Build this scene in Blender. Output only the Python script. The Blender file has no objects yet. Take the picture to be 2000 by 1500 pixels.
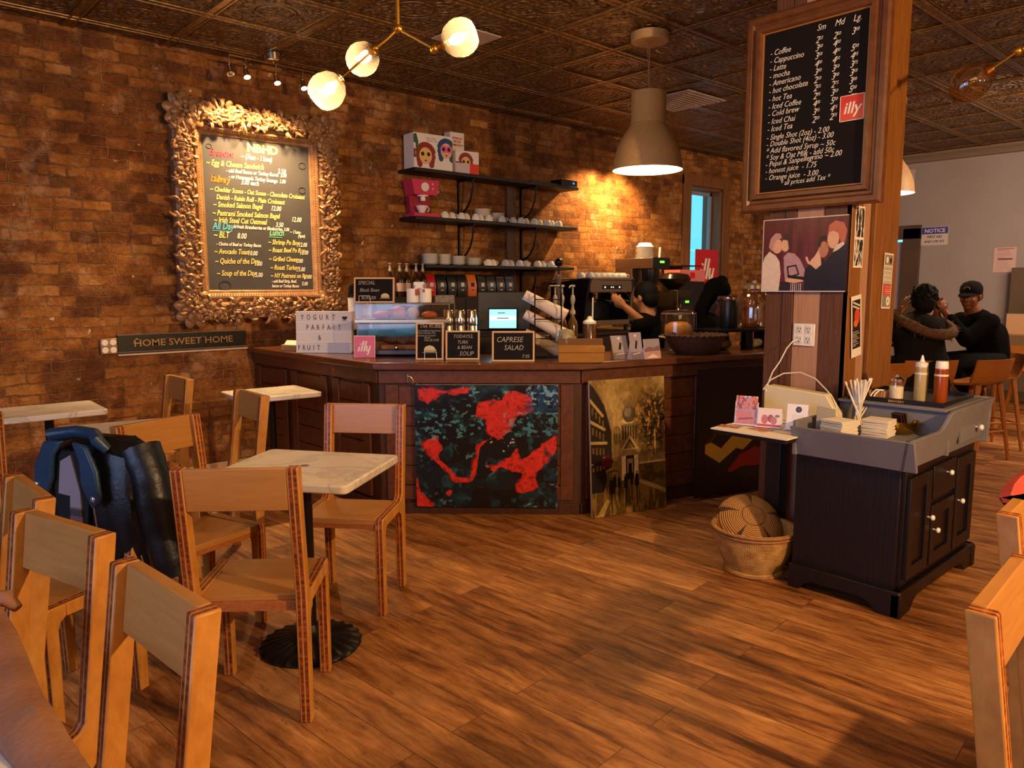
import bpy, bmesh, math, random
import numpy as np
from mathutils import Matrix, Vector, Euler

R = math.radians
PI = math.pi
random.seed(7)
SC = bpy.context.scene
COL = SC.collection

# ------------------------------------------------------------------ camera
# world: x runs along the brick wall (away to the right), y towards the brick wall
EYE = 1.41
PITCH, ROLL, YAW = R(7.32), R(-0.197), R(47.736)
F_PX = 1473.8


def make_camera():
    fw = Vector((math.cos(YAW) * math.cos(PITCH), math.sin(YAW) * math.cos(PITCH), -math.sin(PITCH)))
    r0 = Vector((math.sin(YAW), -math.cos(YAW), 0))
    u0 = r0.cross(fw)
    r = math.cos(ROLL) * r0 + math.sin(ROLL) * u0
    u = -math.sin(ROLL) * r0 + math.cos(ROLL) * u0
    cd = bpy.data.cameras.new('camera')
    cd.sensor_fit = 'HORIZONTAL'
    cd.sensor_width = 36
    cd.lens = 36 * F_PX / 2000
    cd.clip_start = 0.05
    cam = bpy.data.objects.new('camera', cd)
    m = Matrix((r, u, -fw)).transposed().to_4x4()
    m.translation = (0, 0, EYE)
    cam.matrix_world = m
    COL.objects.link(cam)
    SC.camera = cam


make_camera()

# ------------------------------------------------------------------ world, exposure
SC.view_settings.view_transform = 'Standard'
SC.view_settings.look = 'None'
SC.view_settings.gamma = 1
SC.view_settings.use_curve_mapping = False
SC.view_settings.exposure = 0.9
w = bpy.data.worlds.new('sky')
SC.world = w
w.use_nodes = True
w.node_tree.nodes['Background'].inputs[0].default_value = (0.10, 0.50, 0.75, 1)
w.node_tree.nodes['Background'].inputs[1].default_value = 1.3
SC.cycles.max_bounces = 7
SC.cycles.diffuse_bounces = 3
SC.cycles.glossy_bounces = 3
SC.cycles.transmission_bounces = 6
SC.cycles.transparent_max_bounces = 8
SC.cycles.sample_clamp_indirect = 4
SC.cycles.caustics_reflective = False
SC.cycles.caustics_refractive = False

WARM = (1.0, 0.62, 0.27)


def lamp(kind, name, loc, energy, color=WARM, size=.05, to=None, angle=60, blend=.5, size_y=None, parent=None):
    ld = bpy.data.lights.new(name, kind)
    ld.energy = energy
    ld.color = color
    if kind == 'AREA':
        ld.size = size
        if size_y:
            ld.shape = 'RECTANGLE'
            ld.size_y = size_y
    else:
        ld.shadow_soft_size = size
    if kind == 'SPOT':
        ld.spot_size = R(angle)
        ld.spot_blend = blend
    o = bpy.data.objects.new(name, ld)
    o.location = loc
    if to is not None:
        o.rotation_euler = (Vector(to) - Vector(loc)).to_track_quat('-Z', 'Y').to_euler()
    COL.objects.link(o)
    if parent:
        o.parent = parent
    return o


# daylight through the shop windows behind and to the left of the camera
lamp('AREA', 'shop_window_daylight', (-3.3, 1.2, 1.7), 48, (.60, .56, 1.0), 3.2, (0, 1.6, .8), size_y=2.0)
# ceiling lights of the part of the room behind the camera
lamp('AREA', 'room_ceiling_lights', (.9, -.3, 2.98), 26, WARM, 2.2, (1.3, .9, 0), size_y=1.6)
lamp('POINT', 'table_lamp_light', (2.3, -1.7, 2.2), 300, (1.0, .62, .30), .05)
lamp('AREA', 'side_room_lights', (8.2, 1.0, 3.0), 95, (1.0, .70, .50), 2.0, (9.4, 2.4, 1.2), size_y=1.5)
# ------------------------------------------------------------------ helpers
def lin(h):
    h = h.lstrip('#')
    out = []
    for i in (0, 2, 4):
        c = int(h[i:i + 2], 16) / 255
        out.append(c / 12.92 if c <= .04045 else ((c + .055) / 1.055) ** 2.4)
    return tuple(out)


MATS = {}


def mat(name, color='#808080', rough=.5, metal=0.0, noise=None, bump=None, stretch=(1, 1, 1), spec=.5, emit=None, trans=0, ior=1.45, alpha=1, coat=0):
    """Principled material; noise=(scale, second colour, contrast) mixes a second colour, bump=(scale, strength)."""
    if name in MATS:
        return MATS[name]
    m = bpy.data.materials.new(name)
    m.use_nodes = True
    nt = m.node_tree
    b = nt.nodes['Principled BSDF']
    c = lin(color) if isinstance(color, str) else color
    b.inputs['Base Color'].default_value = (*c, 1)
    b.inputs['Roughness'].default_value = rough
    b.inputs['Metallic'].default_value = metal
    b.inputs['Specular IOR Level'].default_value = spec
    b.inputs['IOR'].default_value = ior
    b.inputs['Transmission Weight'].default_value = trans
    b.inputs['Alpha'].default_value = alpha
    b.inputs['Coat Weight'].default_value = coat
    if emit:
        b.inputs['Emission Color'].default_value = (*lin(emit[0]), 1)
        b.inputs['Emission Strength'].default_value = emit[1]
    if noise or bump:
        tc = nt.nodes.new('ShaderNodeTexCoord')
        mp = nt.nodes.new('ShaderNodeMapping')
        mp.inputs['Scale'].default_value = stretch
        nt.links.new(tc.outputs['Object'], mp.inputs['Vector'])
    if noise:
        n = nt.nodes.new('ShaderNodeTexNoise')
        n.inputs['Scale'].default_value = noise[0]
        n.inputs['Detail'].default_value = 5
        n.inputs['Roughness'].default_value = .62
        nt.links.new(mp.outputs['Vector'], n.inputs['Vector'])
        k = noise[2] if len(noise) > 2 else .3
        rp = nt.nodes.new('ShaderNodeValToRGB')
        rp.color_ramp.elements[0].position = .5 - k / 2
        rp.color_ramp.elements[1].position = .5 + k / 2
        rp.color_ramp.elements[0].color = (*c, 1)
        rp.color_ramp.elements[1].color = (*lin(noise[1]), 1)
        nt.links.new(n.outputs['Fac'], rp.inputs['Fac'])
        nt.links.new(rp.outputs['Color'], b.inputs['Base Color'])
    if bump:
        n2 = nt.nodes.new('ShaderNodeTexNoise')
        n2.inputs['Scale'].default_value = bump[0]
        n2.inputs['Detail'].default_value = 4
        nt.links.new(mp.outputs['Vector'], n2.inputs['Vector'])
        bp = nt.nodes.new('ShaderNodeBump')
        bp.inputs['Strength'].default_value = bump[1]
        bp.inputs['Distance'].default_value = .01
        nt.links.new(n2.outputs['Fac'], bp.inputs['Height'])
        nt.links.new(bp.outputs['Normal'], b.inputs['Normal'])
    MATS[name] = m
    return m


def thin_glass(name, tint=(1, 1, 1), gloss=.5, base=.06, milk=0):
    """clear thin-walled glass: see-through with a mirror-like sheen that grows towards the rim"""
    if name in MATS:
        return MATS[name]
    m = bpy.data.materials.new(name)
    m.use_nodes = True
    t = m.node_tree
    t.nodes.remove(t.nodes['Principled BSDF'])
    tr = t.nodes.new('ShaderNodeBsdfTransparent')
    tr.inputs[0].default_value = (*tint, 1)
    gl = t.nodes.new('ShaderNodeBsdfGlossy')
    gl.inputs['Roughness'].default_value = .04
    lw = t.nodes.new('ShaderNodeLayerWeight')
    lw.inputs['Blend'].default_value = .25
    ma = t.nodes.new('ShaderNodeMath')
    ma.operation = 'MULTIPLY_ADD'
    ma.inputs[1].default_value = gloss
    ma.inputs[2].default_value = base
    t.links.new(lw.outputs['Facing'], ma.inputs[0])
    mx = t.nodes.new('ShaderNodeMixShader')
    t.links.new(ma.outputs[0], mx.inputs[0])
    t.links.new(tr.outputs[0], mx.inputs[1])
    t.links.new(gl.outputs[0], mx.inputs[2])
    out = mx.outputs[0]
    if milk:
        tl = t.nodes.new('ShaderNodeBsdfTranslucent')
        tl.inputs[0].default_value = (*tint, 1)
        m2 = t.nodes.new('ShaderNodeMixShader')
        m2.inputs[0].default_value = milk
        t.links.new(out, m2.inputs[1])
        t.links.new(tl.outputs[0], m2.inputs[2])
        out = m2.outputs[0]
    t.links.new(out, t.nodes['Material Output'].inputs[0])
    MATS[name] = m
    return m


class NT:
    """little node-graph writer"""

    def __init__(self, name):
        self.m = bpy.data.materials.new(name)
        self.m.use_nodes = True
        self.t = self.m.node_tree
        self.b = self.t.nodes['Principled BSDF']
        MATS[name] = self.m

    def n(self, typ, **kw):
        x = self.t.nodes.new('ShaderNode' + typ)
        for k, v in kw.items():
            setattr(x, k, v)
        return x

    def set(self, node, i, v):
        if hasattr(v, 'is_output'):
            self.t.links.new(v, node.inputs[i])
        else:
            node.inputs[i].default_value = v
        return node

    def math(self, op, a, b=None, c=None):
        x = self.n('Math', operation=op)
        self.set(x, 0, a)
        if b is not None:
            self.set(x, 1, b)
        if c is not None:
            self.set(x, 2, c)
        return x.outputs[0]

    def mix(self, f, a, b, blend='MIX'):
        x = self.n('Mix', data_type='RGBA', blend_type=blend)
        self.set(x, 0, f)
        self.set(x, 6, a)
        self.set(x, 7, b)
        return x.outputs[2]

    def noise(self, vec, scale, detail=4, rough=.6):
        x = self.n('TexNoise')
        if vec is not None:
            self.set(x, 'Vector', vec)
        self.set(x, 'Scale', scale)
        self.set(x, 'Detail', detail)
        self.set(x, 'Roughness', rough)
        return x.outputs['Fac']

    def ramp(self, f, stops):
        x = self.n('ValToRGB')
        self.set(x, 0, f)
        els = x.color_ramp.elements
        while len(els) < len(stops):
            els.new(.5)
        for e, (p, c) in zip(els, stops):
            e.position = p
            e.color = (*(lin(c) if isinstance(c, str) else (c, c, c)), 1)
        return x.outputs[0]

    def bump(self, h, strength=.5, dist=.01):
        x = self.n('Bump')
        self.set(x, 'Height', h)
        self.set(x, 'Strength', strength)
        self.set(x, 'Distance', dist)
        self.t.links.new(x.outputs[0], self.b.inputs['Normal'])

    def mapping(self, scale=(1, 1, 1), rot=(0, 0, 0), loc=(0, 0, 0)):
        tc = self.n('TexCoord')
        mp = self.n('Mapping')
        self.set(mp, 'Vector', tc.outputs['Object'])
        self.set(mp, 'Scale', scale)
        self.set(mp, 'Rotation', rot)
        self.set(mp, 'Location', loc)
        return mp.outputs[0]


class MB:
    """mesh builder: adds shapes to one bmesh, build() links them as one object"""

    def __init__(self):
        self.bm = bmesh.new()
        self.M = Matrix.Identity(4)
        self.mi = 0

    def _v(self, co):
        return self.bm.verts.new(self.M @ Vector(co))

    def _f(self, vs, smooth=False):
        try:
            f = self.bm.faces.new(vs)
            f.material_index = self.mi
            f.smooth = smooth
            return f
        except ValueError:
            return None

    def box(self, c, s, rot=None):
        x, y, z = (k / 2 for k in s)
        q = [(-x, -y, -z), (x, -y, -z), (x, y, -z), (-x, y, -z), (-x, -y, z), (x, -y, z), (x, y, z), (-x, y, z)]
        m = Matrix.Translation(c)
        if rot is not None:
            m = m @ Euler(rot).to_matrix().to_4x4()
        v = [self._v(m @ Vector(p)) for p in q]
        for f in ((0, 3, 2, 1), (4, 5, 6, 7), (0, 1, 5, 4), (1, 2, 6, 5), (2, 3, 7, 6), (3, 0, 4, 7)):
            self._f([v[i] for i in f])
        return self

    def span(self, a, b):
        return self.box([(i + j) / 2 for i, j in zip(a, b)], [abs(j - i) for i, j in zip(a, b)])

    def prism(self, pts, a, b, axis='z', smooth=False):
        def P(p, t):
            return {'z': (p[0], p[1], t), 'y': (p[0], t, p[1]), 'x': (t, p[0], p[1])}[axis]
        lo = [self._v(P(p, a)) for p in pts]
        hi = [self._v(P(p, b)) for p in pts]
        n = len(pts)
        self._f(lo[::-1])
        self._f(hi)
        for i in range(n):
            self._f([lo[i], lo[(i + 1) % n], hi[(i + 1) % n], hi[i]], smooth)
        return self

    def loft(self, rings, cap=True, smooth=True, closed=True):
        vs = [[self._v(p) for p in r] for r in rings]
        n = len(vs[0])
        for a, b in zip(vs, vs[1:]):
            for i in range(n if closed else n - 1):
                self._f([a[i], a[(i + 1) % n], b[(i + 1) % n], b[i]], smooth)
        if cap and closed:
            self._f(vs[0][::-1])
            self._f(vs[-1])
        return self

    def tube(self, pts, r, n=8, closed=False, flat=1.0):
        pts = [Vector(p) for p in pts]
        rs = r if isinstance(r, (list, tuple)) else [r] * len(pts)
        rings = []
        up = None
        for i, p in enumerate(pts):
            if closed:
                d = pts[(i + 1) % len(pts)] - pts[i - 1]
            else:
                d = pts[min(i + 1, len(pts) - 1)] - pts[max(i - 1, 0)]
            d.normalize()
            if up is None:
                up = Vector((0, 0, 1)) if abs(d.z) < .9 else Vector((1, 0, 0))
            s = d.cross(up)
            if s.length < 1e-4:
                s = d.orthogonal()
            s.normalize()
            up = s.cross(d)
            rings.append([p + rs[i] * (math.cos(2 * PI * k / n) * s + flat * math.sin(2 * PI * k / n) * up) for k in range(n)])
        if closed:
            rings.append(rings[0])
        self.loft(rings, cap=not closed)
        return self

    def lathe(self, prof, c=(0, 0, 0), n=24, M=None, a0=0, a1=2 * PI):
        old = self.M
        self.M = old @ Matrix.Translation(c) @ (M if M is not None else Matrix.Identity(4))
        full = abs(a1 - a0 - 2 * PI) < 1e-6
        k = n if full else n + 1
        rings = []
        for r, z in prof:
            if r < 1e-5:
                rings.append([self._v((0, 0, z))])
            else:
                rings.append([self._v((r * math.cos(a0 + (a1 - a0) * i / n), r * math.sin(a0 + (a1 - a0) * i / n), z)) for i in range(k)])
        for a, b in zip(rings, rings[1:]):
            for i in range(n):
                j = (i + 1) % k
                if len(a) == 1 and len(b) == 1:
                    continue
                if len(a) == 1:
                    self._f([a[0], b[j], b[i]][::-1], True)
                elif len(b) == 1:
                    self._f([a[i], a[j], b[0]], True)
                else:
                    self._f([a[i], a[j], b[j], b[i]], True)
        self.M = old
        return self

    def ball(self, c, s, n=14, m=9, rot=None):
        if isinstance(s, (int, float)):
            s = (s, s, s)
        M = (Euler(rot).to_matrix().to_4x4() if rot is not None else Matrix.Identity(4)) @ Matrix.Diagonal((*s, 1))
        return self.lathe([(math.sin(PI * i / m), -math.cos(PI * i / m)) for i in range(m + 1)], c, n, M)

    def rod(self, a, b, r, n=10, r2=None):
        return self.tube([a, b], [r, r if r2 is None else r2], n)

    def quad(self, pts):
        self._f([self._v(p) for p in pts])
        return self

    def build(self, name, m, parent=None, bevel=0, loc=None, rz=None, smooth_angle=42, seg=2):
        me = bpy.data.meshes.new(name)
        bmesh.ops.recalc_face_normals(self.bm, faces=self.bm.faces)
        self.bm.to_mesh(me)
        self.bm.free()
        for k in (m if isinstance(m, (list, tuple)) else [m]):
            me.materials.append(k)
        if smooth_angle:
            me.set_sharp_from_angle(angle=R(smooth_angle))
        o = bpy.data.objects.new(name, me)
        COL.objects.link(o)
        if parent is not None:
            o.parent = parent
        if loc is not None:
            o.location = loc
        if rz is not None:
            o.rotation_euler.z = rz
        if bevel:
            bv = o.modifiers.new('bevel', 'BEVEL')
            bv.width = bevel
            bv.segments = seg
            bv.limit_method = 'ANGLE'
            bv.angle_limit = R(35)
        return o


def tag(o, label=None, cat=None, group=None, kind=None):
    if label:
        o['label'] = label
    if cat:
        o['category'] = cat
    if group:
        o['group'] = group
    if kind:
        o['kind'] = kind
    return o


def thing(name, label, cat, loc=(0, 0, 0), rz=0, group=None, rot=None):
    o = bpy.data.objects.new(name, None)
    o.empty_display_size = .05
    COL.objects.link(o)
    o.location = loc
    o.rotation_euler = rot if rot is not None else (0, 0, rz)
    return tag(o, label, cat, group)


def struct(o):
    return tag(o, kind='structure')


def kids(o):
    return [c for c in COL.objects if c.parent == o]


def copy_tree(o, loc=None, rz=None, label=None, group=None, parent=None):
    c = o.copy()
    COL.objects.link(c)
    if parent is not None:
        c.parent = parent
    for ch in kids(o):
        copy_tree(ch, parent=c)
    if loc is not None:
        c.location = loc
    if rz is not None:
        c.rotation_euler.z = rz
    if label:
        c['label'] = label
    if group:
        c['group'] = group
    return c


def text_bm(mb, txt, x, z, size, y=0, align='LEFT', shear=0, extrude=.0004, bold=0, rot=0, sx=1):
    """lettering standing in the local xz plane, facing -y"""
    cu = bpy.data.curves.new('t', 'FONT')
    cu.body = txt
    cu.size = size
    cu.shear = shear
    cu.align_x = align
    cu.extrude = extrude
    cu.offset = bold
    cu.resolution_u = 2
    o = bpy.data.objects.new('t', cu)
    COL.objects.link(o)
    me = bpy.data.meshes.new_from_object(o.evaluated_get(bpy.context.evaluated_depsgraph_get()))
    M = Matrix.Translation((x, y, z)) @ Matrix.Rotation(-rot, 4, 'Y') @ Matrix(((sx, 0, 0, 0), (0, 0, -1, 0), (0, 1, 0, 0), (0, 0, 0, 1)))
    tmp = bmesh.new()
    tmp.from_mesh(me)
    lim = 2 * size
    bad = [v for v in tmp.verts if abs(v.co.y) > lim or abs(v.co.x) > len(txt) * size + lim]
    bmesh.ops.delete(tmp, geom=bad, context='VERTS')
    tmp.verts.index_update()
    vs = [mb._v(M @ v.co) for v in tmp.verts]
    for f in tmp.faces:
        mb._f([vs[v.index] for v in f.verts])
    tmp.free()
    COL.objects.unlink(o)
    bpy.data.objects.remove(o)
    bpy.data.curves.remove(cu)
    bpy.data.meshes.remove(me)
    return mb


# ------------------------------------------------------------------ painted surfaces (pictures, printed cards)
_rng = np.random.RandomState(3)


def vnoise(X, Y, sc):
    g = _rng.rand(96, 96)
    x, y = (X * sc) % 95, (Y * sc) % 95
    i, j = x.astype(int), y.astype(int)
    a, b = x - i, y - j
    a, b = a * a * (3 - 2 * a), b * b * (3 - 2 * b)
    return (g[j, i] * (1 - a) + g[j, i + 1] * a) * (1 - b) + (g[j + 1, i] * (1 - a) + g[j + 1, i + 1] * a) * b


def fbm(X, Y, sc, n=4):
    return sum(vnoise(X + 3.1 * k, Y + 1.7 * k, sc * 2 ** k) / 2 ** k for k in range(n)) / sum(.5 ** k for k in range(n))


class Canvas:
    def __init__(self, w, h, n, base):
        self.w, self.h = w, h
        nx, nz = max(2, int(n * w / max(w, h))), max(2, int(n * h / max(w, h)))
        self.nx, self.nz = nx, nz
        self.X, self.Y = np.meshgrid(np.linspace(0, 1, nx), np.linspace(0, 1, nz))
        self.C = np.empty((nz, nx, 3))
        self.C[:] = lin(base)

    def put(self, m, col, a=1.0):
        m = np.clip(m.astype(float), 0, 1)[..., None] * a
        self.C = self.C * (1 - m) + np.array(lin(col)) * m
        return self

    def rect(self, x0, y0, x1, y1, col, a=1):
        return self.put((self.X >= x0) & (self.X <= x1) & (self.Y >= y0) & (self.Y <= y1), col, a)

    def ell(self, cx, cy, rx, ry, col, a=1):
        return self.put(((self.X - cx) / rx) ** 2 + ((self.Y - cy) / ry) ** 2 <= 1, col, a)

    def poly(self, pts, col, a=1, wob=0):
        X, Y = self.X, self.Y
        if wob:
            X = X + wob * (fbm(X, Y, 14) - .5)
            Y = Y + wob * (fbm(X, Y, 14) - .5)
        m = np.zeros(X.shape, bool)
        j = len(pts) - 1
        for i in range(len(pts)):
            (xi, yi), (xj, yj) = pts[i], pts[j]
            if yi != yj:
                m ^= ((yi > Y) != (yj > Y)) & (X < (xj - xi) * (Y - yi) / (yj - yi) + xi)
            j = i
        return self.put(m, col, a)

    def feather(self, pts, col, blur=7, sc=30, amt=1.1, hard=5, a=1.0, seed=0):
        """polygon with a ragged, brushed edge"""
        keep = self.C.copy()
        self.C = np.zeros_like(keep)
        self.poly(pts, '#ffffff', 1, .05)
        m = self.C[..., 0]
        self.C = keep
        for _ in range(blur):
            m = (m + np.roll(m, 1, 0) + np.roll(m, -1, 0) + np.roll(m, 1, 1) + np.roll(m, -1, 1)) / 5
        m = np.clip((m - .5 + amt * (fbm(self.X + seed, self.Y + 2 * seed, sc, 4) - .5)) * hard + .5, 0, 1) * (m > .02)
        return self.put(m, col, a)

    def line(self, x0, y0, x1, y1, t, col, a=1):
        dx, dy = (x1 - x0) * self.w, (y1 - y0) * self.h
        px, py = (self.X - x0) * self.w, (self.Y - y0) * self.h
        k = np.clip((px * dx + py * dy) / (dx * dx + dy * dy + 1e-9), 0, 1)
        return self.put((px - k * dx) ** 2 + (py - k * dy) ** 2 < t * t, col, a)

    def mottle(self, sc, amt):
        self.C = np.clip(self.C * (1 + amt * (fbm(self.X, self.Y, sc) - .5)[..., None] * 2), 0, 1)
        return self

    def build(self, name, parent=None, thick=.02, edge=None, rough=.45, loc=None, rz=None):
        """panel in local xz (x 0..w centred, z 0..h) facing -y, with a real thickness behind it"""
        nx, nz, w, h = self.nx, self.nz, self.w, self.h
        co = np.zeros((nz, nx, 3))
        co[..., 0] = (self.X - .5) * w
        co[..., 2] = self.Y * h
        V = [tuple(p) for p in co.reshape(-1, 3)]
        F = []
        for j in range(nz - 1):
            for i in range(nx - 1):
                a = j * nx + i
                F.append((a, a + 1, a + nx + 1, a + nx))
        nf = len(F)
        b = len(V)
        e = .0002
        V += [(-w / 2, e, 0), (w / 2, e, 0), (w / 2, e, h), (-w / 2, e, h), (-w / 2, thick, 0), (w / 2, thick, 0), (w / 2, thick, h), (-w / 2, thick, h)]
        F += [tuple(b + k for k in q) for q in ((0, 1, 2, 3), (5, 4, 7, 6), (0, 4, 5, 1), (1, 5, 6, 2), (2, 6, 7, 3), (3, 7, 4, 0))]
        me = bpy.data.meshes.new(name)
        me.from_pydata(V, [], F)
        at = me.color_attributes.new('Col', 'FLOAT_COLOR', 'POINT')
        cc = np.ones((len(V), 4), np.float32)
        cc[:nx * nz, :3] = self.C.reshape(-1, 3)
        at.data.foreach_set('color', cc.ravel())
        pm = paint_mat(rough)
        me.materials.append(pm)
        me.materials.append(edge or mat('canvas_edge', '#b9a58c', .8))
        mi = np.zeros(len(F), np.int32)
        mi[nf:] = 1
        me.polygons.foreach_set('material_index', mi)
        o = bpy.data.objects.new(name, me)
        COL.objects.link(o)
        if parent is not None:
            o.parent = parent
        if loc is not None:
            o.location = loc
        if rz is not None:
            o.rotation_euler.z = rz
        return o


def paint_mat(rough):
    k = 'painted_%d' % int(rough * 100)
    if k in MATS:
        return MATS[k]
    g = NT(k)
    v = g.n('VertexColor', layer_name='Col')
    g.set(g.b, 'Base Color', v.outputs[0])
    g.set(g.b, 'Roughness', rough)
    return g.m


def illy(mb, w, y=-.001, tilt=.28):
    """white slanted brush letters of the red square sign; w = square side, origin bottom centre"""
    def st(p, r):
        mb.tube([((a - .5) * w, y, b * w) for a, b in p], r * w, 8, flat=1)
    old = mb.M
    mb.M = old @ Matrix.Diagonal((1, .03, 1, 1))
    mb.M = mb.M @ Matrix.Translation((0, y / .03, 0))
    y = 0
    st([(.19, .28), (.27, .52)], .045)
    st([(.305, .63), (.32, .67)], .05)
    st([(.34, .28), (.47, .80)], .045)
    st([(.48, .28), (.61, .80)], .045)
    st([(.66, .56), (.61, .38), (.63, .29), (.69, .31), (.74, .40)], .04)
    st([(.81, .56), (.74, .30), (.70, .17), (.63, .13)], .04)
    mb.M = old
    return mb
# ------------------------------------------------------------------ materials of the shell
XA, XB, YA, YB, ZC = -3.4, 10.75, -4.2, 5.765, 3.104


def brick_mat():
    g = NT('old_brick')
    tc = g.n('TexCoord')
    sp = g.n('SeparateXYZ')
    g.set(sp, 0, tc.outputs['Object'])
    cb = g.n('CombineXYZ')
    g.set(cb, 0, sp.outputs[0])
    g.set(cb, 1, sp.outputs[2])
    nz = g.n('TexNoise')
    g.set(nz, 'Vector', tc.outputs['Object'])
    g.set(nz, 'Scale', 11.0)
    g.set(nz, 'Detail', 5.0)
    va = g.n('VectorMath', operation='SUBTRACT')
    g.set(va, 0, nz.outputs['Color'])
    g.set(va, 1, (.5, .5, .5))
    vs = g.n('VectorMath', operation='SCALE')
    g.set(vs, 0, va.outputs[0])
    g.set(vs, 'Scale', .045)
    vd = g.n('VectorMath', operation='ADD')
    g.set(vd, 0, cb.outputs[0])
    g.set(vd, 1, vs.outputs[0])
    br = g.n('TexBrick')
    br.offset = .5
    br.squash = .72
    br.squash_frequency = 3
    g.set(br, 'Vector', vd.outputs[0])
    g.set(br, 'Scale', 1.0)
    g.set(br, 'Brick Width', .235)
    g.set(br, 'Row Height', .0715)
    g.set(br, 'Mortar Size', .006)
    g.set(br, 'Mortar Smooth', .35)
    g.set(br, 'Bias', -.1)
    g.set(br, 'Color1', (.0, .0, .0, 1))
    g.set(br, 'Color2', (1, 1, 1, 1))
    obj = tc.outputs['Object']
    big = g.noise(obj, 1.1, 4)
    mid = g.noise(obj, 7, 5, .7)
    fine = g.noise(obj, 45, 5, .7)
    t = g.math('ADD', g.math('MULTIPLY', br.outputs['Color'], .13), g.math('ADD', g.math('MULTIPLY', mid, .55), g.math('MULTIPLY', fine, .34)))
    c = g.ramp(t, [(.3, '#4c2a12'), (.44, '#7f4a20'), (.56, '#a0662c'), (.74, '#c49050')])
    mort = g.ramp(fine, [(.3, '#7a4e26'), (.7, '#b5844c')])
    c = g.mix(br.outputs['Fac'], c, mort)
    # lime and plaster left on the bricks
    sm = g.ramp(g.math('ADD', g.math('MULTIPLY', g.noise(obj, 5.5, 6, .75), .75), g.math('MULTIPLY', big, .28)), [(.55, 0.0), (.68, 1.0)])
    c = g.mix(g.math('MULTIPLY', sm, .6), c, (*lin('#d0a679'), 1))
    sp2 = g.ramp(g.noise(obj, 13, 3, .5), [(.7, 0.0), (.74, 1.0)])
    c = g.mix(sp2, c, (*lin('#e2c49c'), 1))
    # soot and old dark bricks
    dk = g.ramp(g.math('ADD', g.math('MULTIPLY', g.noise(obj, 3.2, 3, .5), .8), g.math('MULTIPLY', br.outputs['Color'], .2)), [(.36, 1.0), (.5, 0.0)])
    c = g.mix(g.math('MULTIPLY', dk, .5), c, (*lin('#321a0d'), 1))
    g.set(g.b, 'Base Color', c)
    g.set(g.b, 'Roughness', .82)
    g.set(g.b, 'Specular IOR Level', .25)
    h = g.math('SUBTRACT', g.math('ADD', g.math('MULTIPLY', mid, .5), g.math('MULTIPLY', fine, .3)), g.math('MULTIPLY', br.outputs['Fac'], .9))
    h = g.math('ADD', h, g.math('MULTIPLY', br.outputs['Color'], .25))
    g.bump(h, 1.0, .024)
    return g.m


def floor_mat():
    g = NT('plank_floor')
    v = g.mapping(rot=(0, 0, R(85)))
    br = g.n('TexBrick')
    br.offset = .37
    g.set(br, 'Vector', v)
    g.set(br, 'Scale', 1.0)
    g.set(br, 'Brick Width', 1.22)
    g.set(br, 'Row Height', .152)
    g.set(br, 'Mortar Size', .0016)
    g.set(br, 'Mortar Smooth', .1)
    g.set(br, 'Color1', (0, 0, 0, 1))
    g.set(br, 'Color2', (1, 1, 1, 1))
    tone = br.outputs['Color']
    # every plank gets its own stretch of grain
    off = g.n('CombineXYZ')
    g.set(off, 0, g.math('MULTIPLY', tone, 17.0))
    g.set(off, 1, g.math('MULTIPLY', tone, 5.0))
    ad = g.n('VectorMath', operation='ADD')
    g.set(ad, 0, v)
    g.set(ad, 1, off.outputs[0])
    m1 = g.n('Mapping')
    wn = g.n('TexNoise')
    g.set(wn, 'Vector', ad.outputs[0])
    g.set(wn, 'Scale', 3.5)
    g.set(wn, 'Detail', 3.0)
    ws = g.n('VectorMath', operation='SCALE')
    g.set(ws, 0, wn.outputs['Color'])
    g.set(ws, 'Scale', .07)
    aw = g.n('VectorMath', operation='ADD')
    g.set(aw, 0, ad.outputs[0])
    g.set(aw, 1, ws.outputs[0])
    g.set(m1, 0, aw.outputs[0])
    g.set(m1, 'Scale', (1.3, 9, 1))
    m2 = g.n('Mapping')
    g.set(m2, 0, ad.outputs[0])
    g.set(m2, 'Scale', (4, 75, 1))
    g1 = g.noise(m1.outputs[0], 2.0, 9, .74)
    g2 = g.noise(m2.outputs[0], 2.0, 3, .6)
    t = g.math('ADD', g.math('MULTIPLY', g1, .86), g.math('ADD', g.math('MULTIPLY', tone, .11), g.math('MULTIPLY', g2, .14)))
    c = g.ramp(t, [(.33, '#2a1409'), (.44, '#683c1b'), (.54, '#976131'), (.66, '#bb8149'), (.8, '#deae72')])
    m3 = g.n('Mapping')
    g.set(m3, 0, ad.outputs[0])
    g.set(m3, 'Scale', (5, 16, 1))
    kn = g.ramp(g.noise(m3.outputs[0], 1.5, 5, .7), [(.60, 0.0), (.70, 1.0)])
    bl = g.noise(ad.outputs[0], 2.6, 4, .6)
    c = g.mix(g.math('MULTIPLY', g.ramp(bl, [(.45, 0.0), (.62, 1.0)]), .38), c, (*lin('#4a2812'), 1))
    c = g.mix(g.math('MULTIPLY', kn, .6), c, (*lin('#34190c'), 1))
    c = g.mix(g.math('MULTIPLY', br.outputs['Fac'], .6), c, (*lin('#2a160a'), 1))
    g.set(g.b, 'Base Color', c)
    g.set(g.b, 'Roughness', g.math('ADD', .42, g.math('MULTIPLY', g2, .2)))
    g.set(g.b, 'Specular IOR Level', .35)
    g.bump(g.math('SUBTRACT', g.math('MULTIPLY', g2, .25), br.outputs['Fac']), .25, .003)
    return g.m


TX0, TY0, TS = 1.334, 5.555, .61   # a crossing of the ceiling grid, and the tile size


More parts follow.
